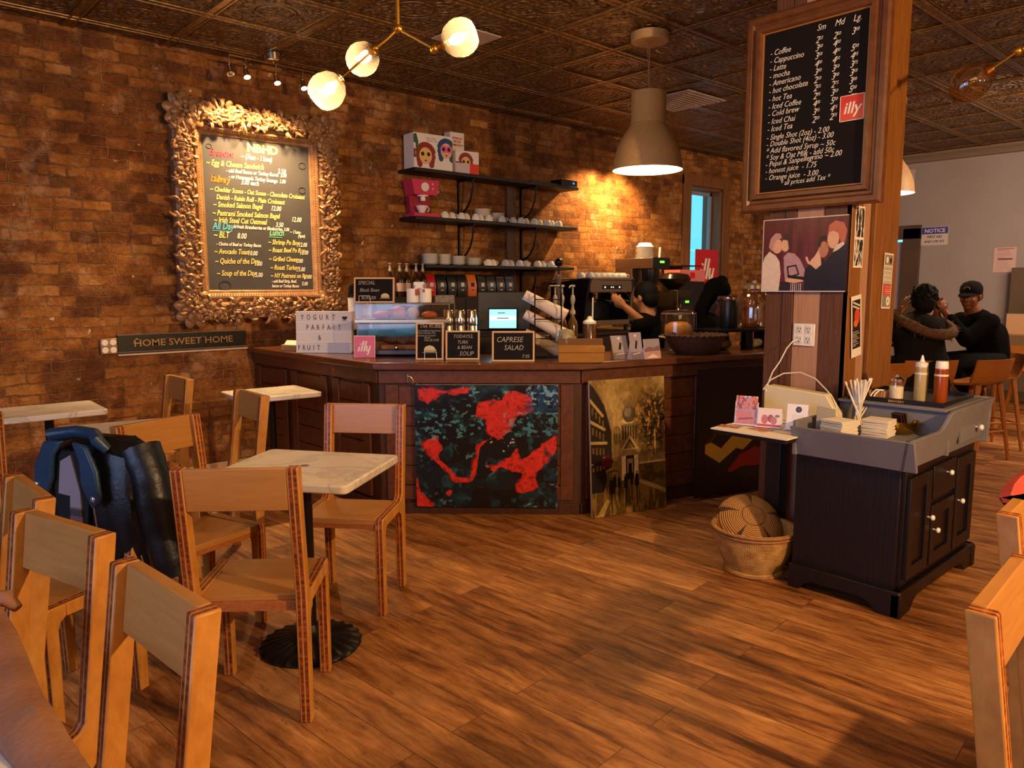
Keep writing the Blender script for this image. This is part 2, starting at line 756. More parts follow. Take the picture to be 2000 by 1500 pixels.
def ceiling_mat():
    g = NT('pressed_tin')
    tc = g.n('TexCoord')
    obj = tc.outputs['Object']
    sp = g.n('SeparateXYZ')
    g.set(sp, 0, obj)

    def cell(o, t0):
        f = g.math('FRACT', g.math('ADD', g.math('DIVIDE', g.math('SUBTRACT', o, t0), TS), 40.0))
        return g.math('SUBTRACT', f, .5)
    u, v = cell(sp.outputs[0], TX0), cell(sp.outputs[1], TY0)
    au, av = g.math('ABSOLUTE', u), g.math('ABSOLUTE', v)
    rr = g.math('SQRT', g.math('ADD', g.math('MULTIPLY', u, u), g.math('MULTIPLY', v, v)))
    an = g.math('ARCTAN2', v, u)
    rings = g.math('SINE', g.math('MULTIPLY', rr, 75.0))
    rings = g.math('MULTIPLY', rings, g.ramp(rr, [(.12, 0.0), (.15, 1.0), (.22, 1.0), (.245, 0.0)]))
    pet = g.math('MULTIPLY', g.math('SINE', g.math('MULTIPLY', an, 8.0)), g.math('SINE', g.math('MULTIPLY', rr, 38.0)))
    pet = g.math('MULTIPLY', pet, g.ramp(rr, [(.02, 1.0), (.13, .9), (.16, 0.0)]))
    scr = g.n('TexVoronoi', feature='DISTANCE_TO_EDGE')
    g.set(scr, 'Vector', obj)
    g.set(scr, 'Scale', 21.0)
    leaf = g.noise(obj, 26, 4, .7)
    sw = g.math('MULTIPLY', g.math('ADD', g.math('MULTIPLY', scr.outputs[0], 4.0), leaf), g.ramp(rr, [(.22, 0.0), (.27, 1.0)]))
    edge = g.math('MAXIMUM', au, av)
    inner = g.ramp(edge, [(.40, 1.0), (.415, 0.0)])
    bead = g.ramp(edge, [(.40, 0.0), (.41, 1.0), (.425, 1.0), (.435, 0.0)])
    h = g.math('ADD', g.math('MULTIPLY', g.math('ADD', g.math('ADD', rings, pet), g.math('MULTIPLY', sw, 1.4)), inner), g.math('MULTIPLY', bead, 1.5))
    c = g.ramp(g.noise(obj, 34, 5, .75), [(.3, '#3a2a14'), (.52, '#7d5a30'), (.7, '#c29250')])
    c = g.mix(g.math('MULTIPLY', g.noise(obj, 2.3, 3), .5), c, (*lin('#4a4128'), 1))
    g.set(g.b, 'Base Color', c)
    g.set(g.b, 'Metallic', .3)
    g.set(g.b, 'Roughness', .38)
    g.bump(h, 1.0, .02)
    return g.m


BRICK, FLOOR, TIN = brick_mat(), floor_mat(), ceiling_mat()
PLASTER = mat('grey_plaster', '#8f8580', .85, noise=(1.5, '#a09692', .8), bump=(60, .05))
TRIMWOOD = mat('trim_pine', '#8a5a2c', .55, noise=(3, '#5f3716', .5), stretch=(9, 9, 1.2), bump=(8, .2))
BROWNTRIM = mat('door_trim_paint', '#5b4636', .6, noise=(6, '#4a382b', .5))


def shell():
    struct(MB().span((XA, YA, -.12), (XB + 1.5, YB + .4, 0)).build('floor', FLOOR))
    m = MB()
    m.span((XA - .1, YA - .1, ZC + .004), (XB + .1, YB + .1, ZC + .12))
    # raised beads between the tiles
    k0, k1 = math.ceil((XA - TX0) / TS), math.floor((XB - TX0) / TS)
    for k in range(k0, k1 + 1):
        x = TX0 + k * TS
        for d in (-.026, .026):
            m.prism([(x + d - .011, ZC + .01), (x + d - .006, ZC - .009), (x + d + .006, ZC - .009), (x + d + .011, ZC + .01)], YA, YB, 'y')
        m.prism([(x - .05, ZC + .01), (x - .043, ZC - .003), (x + .043, ZC - .003), (x + .05, ZC + .01)], YA, YB, 'y')
    k0, k1 = math.ceil((YA - TY0) / TS), 0
    for k in range(k0, k1 + 1):
        y = TY0 + k * TS
        for d in (-.026, .026):
            m.prism([(y + d - .011, ZC + .01), (y + d - .006, ZC - .0095), (y + d + .006, ZC - .0095), (y + d + .011, ZC + .01)], XA, XB, 'x')
        m.prism([(y - .05, ZC + .01), (y - .043, ZC - .0035), (y + .043, ZC - .0035), (y + .05, ZC + .01)], XA, XB, 'x')
    struct(m.build('ceiling', TIN))
    # brick wall with the window opening
    wx0, wx1, wz0, wz1 = 8.32, 9.06, 1.36, 2.69
    m = MB()
    m.span((XA - .1, YB, 0), (wx0, YB + .3, ZC + .1))
    m.span((wx1, YB, 0), (XB + .1, YB + .3, ZC + .1))
    m.span((wx0, YB, 0), (wx1, YB + .3, wz0))
    m.span((wx0, YB, wz1), (wx1, YB + .3, ZC + .1))
    struct(m.build('wall_brick_side', BRICK))
    m = MB()
    m.span((XB, YA, 0), (XB + .15, 4.05, ZC + .1))
    m.span((XB, 4.95, 0), (XB + .15, YB, ZC + .1))
    m.span((XB, 4.05, 2.03), (XB + .15, 4.95, ZC + .1))
    struct(m.build('wall_far', PLASTER))
    struct(MB().span((XA - .1, YA - .15, 0), (XB + .1, YA, ZC + .1)).build('wall_right', PLASTER))
    m = MB()
    m.span((XA - .15, YA, 0), (XA, -.6, ZC + .1))
    m.span((XA - .15, 2.9, 0), (XA, YB, ZC + .1))
    m.span((XA - .15, -.6, 0), (XA, 2.9, .6))
    m.span((XA - .15, -.6, 2.8), (XA, 2.9, ZC + .1))
    struct(m.build('wall_near', PLASTER))
    # ceiling moulding along the far wall, baseboards
    m = MB()
    m.prism([(XB, ZC), (XB - .10, ZC), (XB - .09, ZC - .03), (XB - .05, ZC - .05), (XB - .03, ZC - .10), (XB, ZC - .11)], YA, YB, 'y')
    struct(m.build('trim_1', mat('crown_paint', '#7b6a58', .6)))
    struct(MB().span((XB - .015, YA, 0), (XB, 3.85, .12)).build('baseboard_far', mat('baseboard_paint', '#6d6058', .6)))
    struct(MB().span((1.3, YB - .015, 0), (2.5, YB, .07)).span((XA, YB - .015, 0), (1.3, YB, .07)).build('baseboard_brick_side', mat('baseboard_pale', '#b79f85', .6)))
    # window: timber casing, sash, pane
    win = struct(thing('window_1', None, None, (0, 0, 0)))
    m = MB()
    m.span((wx0 - .17, YB - .03, wz0 - .1), (wx0, YB + .02, wz1 + .12))
    m.span((wx1, YB - .03, wz0 - .1), (wx1 + .17, YB + .02, wz1 + .12))
    m.span((wx0 - .17, YB - .035, wz1), (wx1 + .17, YB + .02, wz1 + .14))
    m.span((wx0, YB - .0, wz0), (wx0 + .03, YB + .28, wz1))
    m.span((wx1 - .03, YB - .0, wz0), (wx1, YB + .28, wz1))
    m.span((wx0, YB, wz1 - .03), (wx1, YB + .28, wz1))
    m.build('window_frame', TRIMWOOD, win, bevel=.006)
    m = MB()
    a, b, c, d, y0, y1 = wx0 + .03, wx1 - .03, wz0 + .02, wz1 - .03, YB + .14, YB + .18
    m.span((a, y0, c), (a + .045, y1, d)).span((b - .045, y0, c), (b, y1, d)).span((a, y0, d - .05), (b, y1, d)).span((a, y0, c), (b, y1, c + .05))
    m.build('window_sash', mat('sash_paint', '#8c8f98', .5), win, bevel=.004)
    MB().span((a + .04, y0 + .012, c + .04), (b - .04, y0 + .018, d - .04)).build('window_pane', thin_glass('window_glass'), win)
    MB().span((wx0 - .2, YB - .08, wz0 - .04), (wx1 + .2, YB + .14, wz0)).build('window_sill', TRIMWOOD, win, bevel=.006)
    # building across the alley, seen through the window
    bl = thing('outside_building', 'blue-lit building across the alley seen through the small window', 'building', (10.2, 9.4, 0))
    m = MB()
    m.box((0, 0, 3), (3.2, 1.2, 6)).box((1.7, -.1, 1.55), (.4, 1.3, .12)).box((1.7, -.1, 2.5), (.4, 1.3, .12))
    m.build('wall', mat('alley_wall', '#2f7fb0', .8, noise=(2, '#3f93c4', .6)), bl)
    m = MB()
    for zz in (2.35, 2.5, 2.65, 2.8, 2.95):
        m.box((.95, -.63, zz), (.6, .05, .03))
    m.box((.95, -.62, 2.6), (.5, .04, .8))
    m.build('window', mat('alley_window', '#27506e', .3), bl)
    # swinging service door in the far wall
    d = struct(thing('door_1', None, None, (XB, 4.5, 0)))
    MB().box((.05, 0, 1.0), (.045, .88, 1.98)).build('door_leaf', mat('door_white', '#b3a7a8', .45), d, bevel=.004)
    m = MB()
    m.box((-.012, -.56, 1.08), (.05, .22, 2.16)).box((-.012, .56, 1.08), (.05, .22, 2.16)).box((-.012, 0, 2.11), (.05, 1.34, .18))
    m.build('door_frame', BROWNTRIM, d, bevel=.004)
    m = MB()
    pts = []
    for cx, cz, a0 in ((.1, 1.62, 0), (-.1, 1.62, 90), (-.1, 1.3, 180), (.1, 1.3, 270)):
        pts += [(cx + .08 * math.cos(R(a0 + t)), cz + .08 * math.sin(R(a0 + t))) for t in (0, 30, 60, 90)]
    m.prism([(y - .17, z) for y, z in pts], .018, .032, 'x')
    m.build('porthole', mat('dark_porthole', '#12161f', .1), d)
    MB().box((.022, -.12, .95), (.012, .3, .25)).build('kick_panel', mat('dark_panel', '#2a2523', .4), d)
    # timber-clad pillar with the menus
    px0, px1, py0, py1 = 3.75, 4.30, 1.66, 2.10
    WD = [mat('pillar_dark_board', '#6a4022', .6, noise=(4, '#442512', .6), stretch=(14, 14, 1.4), bump=(9, .3)),
          mat('pillar_rose_board', '#b98d70', .6, noise=(4, '#9f7254', .6), stretch=(10, 10, 1), bump=(9, .15)),
          mat('pillar_honey_board', '#9a6326', .5, noise=(5, '#6f4013', .6), stretch=(14, 14, 1.2), bump=(9, .2))]
    m = MB()
    m.span((px0 + .02, py0 + .02, 0), (px1, py1, ZC))
    m.mi = 0

    def brd(y0, y1, k, t=.0):
        m.mi = k
        m.span((px0 - t, y0, 0), (px0 + .025, y1, ZC))
    brd(2.005, 2.10, 0)
    brd(1.945, 2.003, 0, .004)
    brd(1.80, 1.943, 1, -.004)
    brd(1.658, 1.798, 0)

    def brx(x0, x1, k, t=.0):
        m.mi = k
        m.span((x0, py0 - t, 0), (x1, py0 + .025, ZC))
    brx(3.75, 3.875, 2, .003)
    brx(3.877, 3.975, 1, -.003)
    m.mi = 0
    m.span((3.975, py0 + .01, 0), (4.0, py0 + .03, ZC))
    brx(4.0, 4.30, 2, .012)
    struct(m.build('pillar', WD, bevel=.003))


shell()
# ------------------------------------------------------------------ chairs and tables
def ply_mat():
    """bamboo plywood: warm face grain, dark end-grain core that shows on the cut edges (side frames lie across local x)"""
    g = NT('bamboo_ply')
    tc = g.n('TexCoord')
    sp = g.n('SeparateXYZ')
    g.set(sp, 0, tc.outputs['Object'])
    ax = g.math('ABSOLUTE', sp.outputs[0])
    mp = g.n('Mapping')
    g.set(mp, 0, tc.outputs['Object'])
    g.set(mp, 'Scale', (30, 6, 3))
    gr = g.noise(mp.outputs[0], 3, 5, .65)
    face = g.ramp(gr, [(.3, '#a36a2a'), (.55, '#be8238'), (.8, '#cf9850')])
    v2 = g.n('TexNoise')
    mp2 = g.n('Mapping')
    g.set(mp2, 0, tc.outputs['Object'])
    g.set(mp2, 'Scale', (20, 60, 60))
    g.set(v2, 'Vector', mp2.outputs[0])
    g.set(v2, 'Scale', 1.6)
    core = g.ramp(v2.outputs['Fac'], [(.35, '#5d2410'), (.6, '#8e4520'), (.75, '#a9622f')])
    d = g.math('SUBTRACT', .1925, ax)          # depth below the outer face of the frame, 38 mm thick

    def band(a, b):
        return g.math('MULTIPLY', g.math('GREATER_THAN', d, a), g.math('LESS_THAN', d, b))
    bands = g.math('ADD', band(.006, .0165), band(.0215, .032))
    c = g.mix(bands, face, core)
    g.set(g.b, 'Base Color', c)
    g.set(g.b, 'Roughness', .42)
    g.set(g.b, 'Specular IOR Level', .4)
    return g.m


PLY = ply_mat()
BAMBOO = mat('bamboo_board', '#b98142', .34, noise=(3, '#a06c34', .7), stretch=(2.5, 22, 30), bump=(10, .04))
SEATPLY = mat('bamboo_seat_edge', '#8e4a20', .5, noise=(9, '#b06c30', .35), stretch=(8, 8, 40))


def make_chair():
    t = thing('bamboo_chair', 'x', 'chair')
    hw, th = .1925, .038
    for s in (-1, 1):
        a, b = s * hw, s * (hw - th)
        # rear leg runs up into the back post; rounded fillet where the side rail leaves it
        rear = [(-.185, 0), (-.147, 0), (-.138, .34), (-.128, .362), (-.105, .372), (-.105, .43), (-.128, .437), (-.142, .455), (-.195, .865), (-.243, .865), (-.186, .44), (-.186, .38)]
        MB().prism(rear, a, b, 'x').build('leg', PLY, t, bevel=.004)
        front = [(.142, 0), (.178, 0), (.182, .41), (.176, .43), (.11, .43), (.11, .39), (.13, .376), (.14, .355)]
        MB().prism(front, a, b, 'x').build('leg', PLY, t, bevel=.004)
        MB().prism([(-.105, .388), (.11, .388), (.11, .43), (-.105, .43)], a, b, 'x').build('side_rail', PLY, t, bevel=.002)
    i = hw - th
    m = MB().prism([(-.142, .405), (.178, .405), (.178, .43), (-.142, .424)], -i, i, 'x')
    m.build('seat', BAMBOO, t, bevel=.002)
    m = MB().box((0, .165, .396), (2 * i, .022, .02)).box((0, -.15, .392), (2 * i, .022, .03))
    m.build('cross_rail', SEATPLY, t, bevel=.001)
    def at(z):
        k = (z - .44) / .425
        return -.142 + (-.195 + .142) * k, -.186 + (-.243 + .186) * k
    f0, r0 = at(.728)
    f1, r1 = at(.8648)
    m = MB().prism([(r0 + .001, .728), (r0 + .027, .728), (r1 + .0275, .8648), (r1 + .001, .8648)], -i, i, 'x')
    m.build('backrest', BAMBOO, t, bevel=.0025)
    return t


CH = make_chair()
CHAIRS = [
    (1.030, 2.410, 51, 'bamboo chair standing alone at the near side of the marble table, back to us'),
    (1.690, 2.930, 221, 'bamboo chair facing us behind the marble table, in front of the red abstract painting'),
    (1.055, 3.090, -73, 'bamboo chair facing us right behind the leather jacket, its seat beside the middle table'),
    (.495, 2.840, 207, 'bamboo chair almost hidden under the dark leather jacket'),
    (1.410, 3.840, 178, 'bamboo chair side-on, right of the table behind the jacket, left of the counter corner table'),
    (1.375, 4.820, 181, 'dark-faced bamboo chair against the brick wall under the home sweet home sign'),
    (.370, 4.225, 88, 'bamboo chair cut by the left picture edge at the brick wall table'),
    (.160, 1.935, 196, 'second bamboo chair from the bottom of the picture in the row along the left'),
    (.204, 1.420, 185, 'nearest bamboo chair of the row along the left, seen from above its top edge'),
    (.162, 2.420, 182, 'third bamboo chair of the row along the left, mostly hidden beside the jacket'),
    (1.596, .160, -86, 'nearest bamboo chair at the right picture edge with striped top edge'),
    (2.260, .295, -86, 'bamboo chair behind the nearest one at the right edge, by the coral cloth'),
]
for k, (x, y, a, lb) in enumerate(CHAIRS):
    if k == 0:
        CH.location = (x, y, 0)
        CH.rotation_euler.z = R(a - 90)
        tag(CH, lb, 'chair', 'bamboo cafe chairs')
    else:
        copy_tree(CH, (x, y, 0), R(a - 90), lb, 'bamboo cafe chairs')


def marble_mat():
    g = NT('marble')
    v = g.mapping()
    w = g.noise(v, 2.2, 6, .65)
    n = g.n('TexNoise')
    g.set(n, 'Vector', v)
    g.set(n, 'Scale', 3.0)
    g.set(n, 'Detail', 8.0)
    g.set(n, 'Distortion', 1.6)
    vein = g.ramp(g.math('ABSOLUTE', g.math('SUBTRACT', n.outputs['Fac'], .5)), [(0.0, 1.0), (.035, 0.0)])
    c = g.ramp(w, [(.3, '#c9bfb4'), (.7, '#e6ddd2')])
    c = g.mix(g.math('MULTIPLY', vein, .45), c, (*lin('#8f857c'), 1))
    g.set(g.b, 'Base Color', c)
    g.set(g.b, 'Roughness', .28)
    return g.m


MARBLE = marble_mat()
IRON = mat('black_iron', '#15100e', .42, metal=.3, bump=(90, .08))


def rrect(w, d, r, n=4):
    pts = []
    for cx, cy, a0 in ((w / 2 - r, d / 2 - r, 0), (-w / 2 + r, d / 2 - r, 90), (-w / 2 + r, -d / 2 + r, 180), (w / 2 - r, -d / 2 + r, 270)):
        pts += [(cx + r * math.cos(R(a0 + 90 * k / n)), cy + r * math.sin(R(a0 + 90 * k / n))) for k in range(n + 1)]
    return pts


def make_table(name, label, loc, rz, w=.58, d=.51, h=.73, disc=True, group='marble cafe tables', top=MARBLE):
    t = thing(name, label, 'table', loc, rz, group)
    MB().prism(rrect(w, d, .025), h - .032, h).build('table_top', top, t, bevel=.006)
    if disc:
        MB().lathe([(0, h + .0004), (.018, h + .0004), (.02, h - .002)], n=20).build('centre_plug', mat('plug_grey', '#6f665e', .5), t)
    m = MB().lathe([(.024, .05), (.024, h - .06), (.03, h - .05), (.03, h - .045)], n=18)
    m.box((0, 0, h - .039), (.30, .06, .012)).box((0, 0, h - .039), (.06, .30, .012))
    m.build('pole', IRON, t)
    # cast base with scalloped flutes
    m = MB()
    rings = []
    N = 96
    for r, z, fl in ((.190, .0, 0), (.196, .008, 1), (.190, .017, 1), (.15, .03, .8), (.10, .043, .5), (.05, .055, .15), (.035, .075, 0), (.026, .09, 0)):
        rings.append([(r * math.cos(2 * PI * k / N) * (1 + .012 * fl * math.cos(24 * 2 * PI * k / N)), r * math.sin(2 * PI * k / N) * (1 + .012 * fl * math.cos(24 * 2 * PI * k / N)),
                       z + .006 * fl * max(0, math.cos(24 * 2 * PI * k / N))) for k in range(N)])
    m.loft(rings)
    m.build('base', IRON, t)
    return t


T0 = make_table('cafe_table', 'small white marble table in the middle with a grey plug in its top', (1.321, 2.645, 0), R(-55))
copy_tree(T0, (1.05, 3.95, 0), R(-12), 'small white marble table behind the leather jacket', 'marble cafe tables')
T1 = make_table('cafe_table', 'veined marble table against the brick wall at the left edge', (.90, 4.92, 0), R(-2), .52, .46, disc=False)
copy_tree(T1, (2.145, 4.73, 0), R(-4), 'brightly lit marble table in the corner between brick wall and counter', 'marble cafe tables')
make_table("cafe_table", "marble table cut by the bottom left corner under the brown cloth", (-.105, 1.42, 0), 0, .62, 1.15, disc=False)
make_table('cafe_table', 'marble table outside the right edge in front of the striped-edge chairs', (1.95, -.33, 0), R(3), 1.1, .6, disc=False)


def worktable():
    t = thing('leaflet_table', 'small dark-legged table with white paper top against the pillar', 'table', (3.42, 1.83, 0), 0)
    MB().span((-.26, -.19, .70), (.32, .19, .722)).build('table_top', mat('dark_laminate', '#221612', .4), t, bevel=.004)
    MB().span((-.275, -.20, .722), (.31, .195, .728)).build('paper_cover', mat('white_paper', '#e9ddcd', .7), t)
    MB().box((.215, .105, .35), (.085, .085, .70)).build('leg', mat('dark_laminate', '#221612', .4), t, bevel=.004)


worktable()

# ------------------------------------------------------------------ counter
ZT = .955
SLAB_F = [(2.43, 5.755), (2.443, 3.95), (3.361, 3.056), (5.35, 2.535)]


def offs(poly, d):
    """offset an open polyline to its left side (towards the staff side)"""
    out = []
    P = [Vector(p) for p in poly]
    for i, p in enumerate(P):
        ns = []
        for a, b in ((i - 1, i), (i, i + 1)):
            if a >= 0 and b < len(P):
                e = (P[b] - P[a]).normalized()
                ns.append(Vector((-e.y, e.x)))
        n = sum(ns, Vector((0, 0)))
        n.normalize()
        k = d / n.dot(ns[0])
        q = p + n * k
        out.append((q.x, q.y))
    return out


def counter():
    back = offs(SLAB_F, .62)
    back[0] = (back[0][0], 5.755)
    top = mat('counter_slab_wood', '#6e3c1e', .3, noise=(2.2, '#45230f', .6), stretch=(3, 10, 10), bump=(7, .1), coat=.3)
    t = thing('countertop', 'long varnished wooden slab on top of the bar counter', 'countertop', (0, 0, 0))
    MB().prism(SLAB_F + back[::-1], ZT - .045, ZT).build('slab', top, t, bevel=.008)
    f = offs(SLAB_F, .06)
    f[0] = (f[0][0], 5.755)
    bk = offs(SLAB_F, .58)
    bk[0] = (bk[0][0], 5.755)
    wd = mat('counter_front_wood', '#4f2a14', .55, noise=(5, '#2b1409', .6), stretch=(10, 10, 1.3), bump=(8, .25))
    wl = mat('counter_panel_wood', '#6e3c1c', .5, noise=(4, '#43210f', .6), stretch=(6, 6, 6), bump=(7, .2))
    c = thing('bar_counter', 'dark reddish wooden bar counter with panelled angled front', 'counter', (0, 0, 0))
    MB().prism(f + bk[::-1], .0, ZT - .045).build('body', wd, c)
    # framed panels, skirting and a rail on each face
    for i in range(3):
        a, b = Vector(f[i]), Vector(f[i + 1])
        L = (b - a).length
        d = (b - a).normalized()
        m = MB()
        m.M = Matrix(((d.x, d.y, 0, a.x), (d.y, -d.x, 0, a.y), (0, 0, 1, 0), (0, 0, 0, 1)))
        # local x along the face, local +y outwards
        ny = 1 if Vector((d.y, -d.x)).dot(-Vector((.7, .7))) > 0 else -1
        m.span((0, 0, 0), (L, .018 * ny, .07))
        m.build('skirting', wd, c, bevel=.003)
        m = MB()
        m.M = Matrix(((d.x, d.y, 0, a.x), (d.y, -d.x, 0, a.y), (0, 0, 1, 0), (0, 0, 0, 1)))
        m.span((0, 0, ZT - .13), (L, .02 * ny, ZT - .05))
        m.build('top_rail', wl, c, bevel=.003)
        n = 1 if i == 1 else (3 if i == 0 else 4)
        for k in range(n):
            x0, x1 = L * k / n + .04, L * (k + 1) / n - .04
            if i == 0 and k == 2:
                x1 = L - .1
            m = MB()
            m.M = Matrix(((d.x, d.y, 0, a.x), (d.y, -d.x, 0, a.y), (0, 0, 1, 0), (0, 0, 0, 1)))
            m.span((x0, 0, .09), (x0 + .08, .016 * ny, ZT - .14)).span((x1 - .08, 0, .09), (x1, .016 * ny, ZT - .14))
            m.span((x0 + .08, 0, .09), (x1 - .08, .016 * ny, .18))
            m.build('panel_frame', wl, c, bevel=.003)
            m = MB()
            m.M = Matrix(((d.x, d.y, 0, a.x), (d.y, -d.x, 0, a.y), (0, 0, 1, 0), (0, 0, 0, 1)))
            q = 5
            for j in range(q):
                z0 = .185 + (ZT - .33) * j / q
                m.span((x0 + .082, 0, z0), (x1 - .082, (.009 + .003 * (j % 2)) * ny, z0 + (ZT - .33) / q - .006))
            m.build('panel', wl, c, bevel=.003)
    chrome = mat('chrome', '#d8cdc0', .18, metal=1)
    hook0 = None
    for x, y, rz, lb in ((2.482, 4.50, 180 + 90, 'small chrome coat hook under the counter edge near the corner table'), (2.62, 3.835, 180 + 45, 'small chrome coat hook under the counter edge left of the red painting')):
        if hook0 is None:
            hook0 = thing('coat_hook', lb, 'hook', (x, y, .86), R(rz - 180), 'coat hooks')
            m = MB()
            m.box((0, 0, 0), (.02, .006, .05))
            m.tube([(0, 0, .01), (0, -.02, .005), (0, -.035, -.02), (0, -.03, -.045), (0, -.045, -.05), (0, -.06, -.03)], .004, 8)
            m.build('hook', chrome, hook0)
        else:
            copy_tree(hook0, (x, y, .86), R(rz - 180), lb, 'coat hooks')


counter()


# ------------------------------------------------------------------ dry sink cabinet with the condiments
def cabinet():
    DK = mat('black_stained_wood', '#1a0c09', .4, noise=(4, '#0d0605', .6), stretch=(10, 10, 1.5), bump=(8, .12))
    GR = mat('grey_chalk_paint', '#77747a', .65, noise=(7, '#6b6668', .6), bump=(40, .05))
    WK = mat('white_knob', '#efe6da', .25)
    t = thing('dry_sink_cabinet', 'dark dry sink cabinet with grey tray top and white knobs beside the pillar', 'cabinet', (3.30, 1.185, 0))
    W, D, H = .90, .475, .64
    MB().span((0, .01, .07), (W, D, H)).build('body', DK, t, bevel=.004)
    m = MB()
    # bracket-foot plinth
    for pts, ax, a, b in (
        ([(-.03, 0), (.10, 0), (.13, .035), (.18, .055), (W - .18, .055), (W - .13, .035), (W - .10, 0), (W + .03, 0), (W + .03, .10), (W + .02, .115), (-.02, .115), (-.03, .10)], 'y', -.025, .012),
        ([(-.03, 0), (.07, 0), (.10, .035), (.14, .05), (D - .12, .05), (D - .08, .035), (D - .05, 0), (D + .0, 0), (D, .10), (D, .115), (-.02, .115), (-.03, .10)], 'x', -.03, .012),
        ([(-.03, 0), (.07, 0), (.10, .035), (.14, .05), (D - .12, .05), (D - .08, .035), (D - .05, 0), (D + .0, 0), (D, .10), (D, .115), (-.02, .115), (-.03, .10)], 'x', W - .012, W + .03)):
        m.prism(pts, a, b, ax)
    m.build('plinth', DK, t, bevel=.004)
    # face: left door, narrow drawer above a middle door, right door
    MB().span((.02, -.004, .12), (W - .02, .012, H)).build('face_frame', DK, t, bevel=.002)
    for x0, x1, z0, z1 in ((.04, .285, .15, .60), (.305, .59, .15, .43), (.61, .865, .15, .60)):
        d = MB()
        fw = .055
        d.span((x0, -.02, z0), (x0 + fw, -.003, z1)).span((x1 - fw, -.02, z0), (x1, -.003, z1))
        d.span((x0 + fw, -.02, z0), (x1 - fw, -.003, z0 + fw)).span((x0 + fw, -.02, z1 - fw), (x1 - fw, -.003, z1))
        d.span((x0 + fw, -.008, z0 + fw), (x1 - fw, -.003, z1 - fw))
        dd = d.build('door', DK, t, bevel=.003)
        kx, kz = {.04: (x1 - .03, .39), .305: (x0 + .03, .315), .61: (x0 + .035, .39)}[x0]
        MB().lathe([(.004, 0), (.005, .012), (.012, .016), (.013, .022), (.009, .028), (0, .029)], (kx, -.02, kz), 14, Matrix.Rotation(R(90), 4, 'X')).build('knob', WK, dd)
    dr = MB().span((.305, -.02, .46), (.59, -.003, .61)).build('drawer', DK, t, bevel=.004)
    MB().lathe([(.004, 0), (.005, .012), (.012, .016), (.013, .022), (.009, .028), (0, .029)], (.464, -.02, .56), 14, Matrix.Rotation(R(90), 4, 'X')).build('knob', WK, dr)
    # grey tray: flared sides, rising in an S to the little drawer box at the right end
    m = MB()
    e, fl, zt = .03, .075, .775
    # left side board
    m.prism([(-fl, zt), (-fl + .02, zt), (-e + .02, H), (-e, H)], -.06, D, 'y')
    # front board with the S-curve, flared outwards
    crv = [(.275, .775), (.30, .778), (.32, .79), (.34, .815), (.355, .84), (.38, .852), (.41, .855)]
    top = [(-fl, zt)] + crv + [(W + .05, .862)]
    bot = [(-e, H), (W + .02, H)]
    m.bm.verts.ensure_lookup_table()
    def yy(z):
        return -.012 - .045 * (z - H) / .2
    outer = bot[::1] + top[::-1]
    f = [m._v((x, yy(z), z)) for x, z in outer]
    bck = [m._v((x, yy(z) + .02, z)) for x, z in outer]
    m._f(f)
    m._f(bck[::-1])
    for i in range(len(f)):
        j = (i + 1) % len(f)
        m._f([f[i], bck[i], bck[j], f[j]])
    # back board, floor, right end and the drawer box top
    m.span((-.05, D - .02, H), (W + .03, D, .80))
    m.span((-.03, 0, H), (.44, D, H + .09))
    m.prism([(W + .03, H), (W + .06, .862), (W + .04, .862), (W + .01, H)], -.05, D, 'y')
    m.span((.42, -.03, H), (.44, D, .84))
    m.span((.40, -.02, .84), (W + .055, D, .856))
    m.build('tray_top', GR, t, bevel=.004)
    kb = MB().span((.55, -.052, .685), (.84, -.045, .80)).build('small_drawer', GR, t)
    kb.location.y = .014
    MB().lathe([(.004, 0), (.005, .014), (.014, .02), (.015, .027), (.010, .034), (0, .035)], (.76, -.052, .735), 14, Matrix.Rotation(R(90), 4, 'X')).build('knob', WK, kb)


cabinet()
# ------------------------------------------------------------------ things on the brick wall
CHALK_W = mat('chalk_white', '#e9e2d6', .9)
CHALK_Y = mat('chalk_yellow', '#f0d878', .9)
CHALK_R = mat('chalk_red', '#e2586a', .9)
CHALK_O = mat('chalk_orange', '#f09a3c', .9)
CHALK_B = mat('chalk_blue', '#58bfe0', .9)
CHALK_G = mat('chalk_green', '#7fd9a8', .9)
BOARD = mat('chalkboard', '#39383a', .6, noise=(2.5, '#4a484a', .7))
BOARD_DK = mat('chalkboard_black', '#0e0909', .7, noise=(3, '#140d0d', .6), spec=.2)
BLACKP = mat('black_plastic', '#120f10', .35)
BLACKM = mat('black_metal', '#15110f', .4, metal=.4)
WHITEP = mat('white_plastic', '#e8e2d8', .4)
CERAM = mat('white_ceramic', '#eee6da', .22)
REDP = mat('red_acrylic', '#c8171d', .3)
CLEAR = thin_glass('clear_glass')
CHROME = mat('chrome', '#d8cdc0', .18, metal=1)
BRASS = mat('aged_brass', '#b5832f', .28, metal=.9)


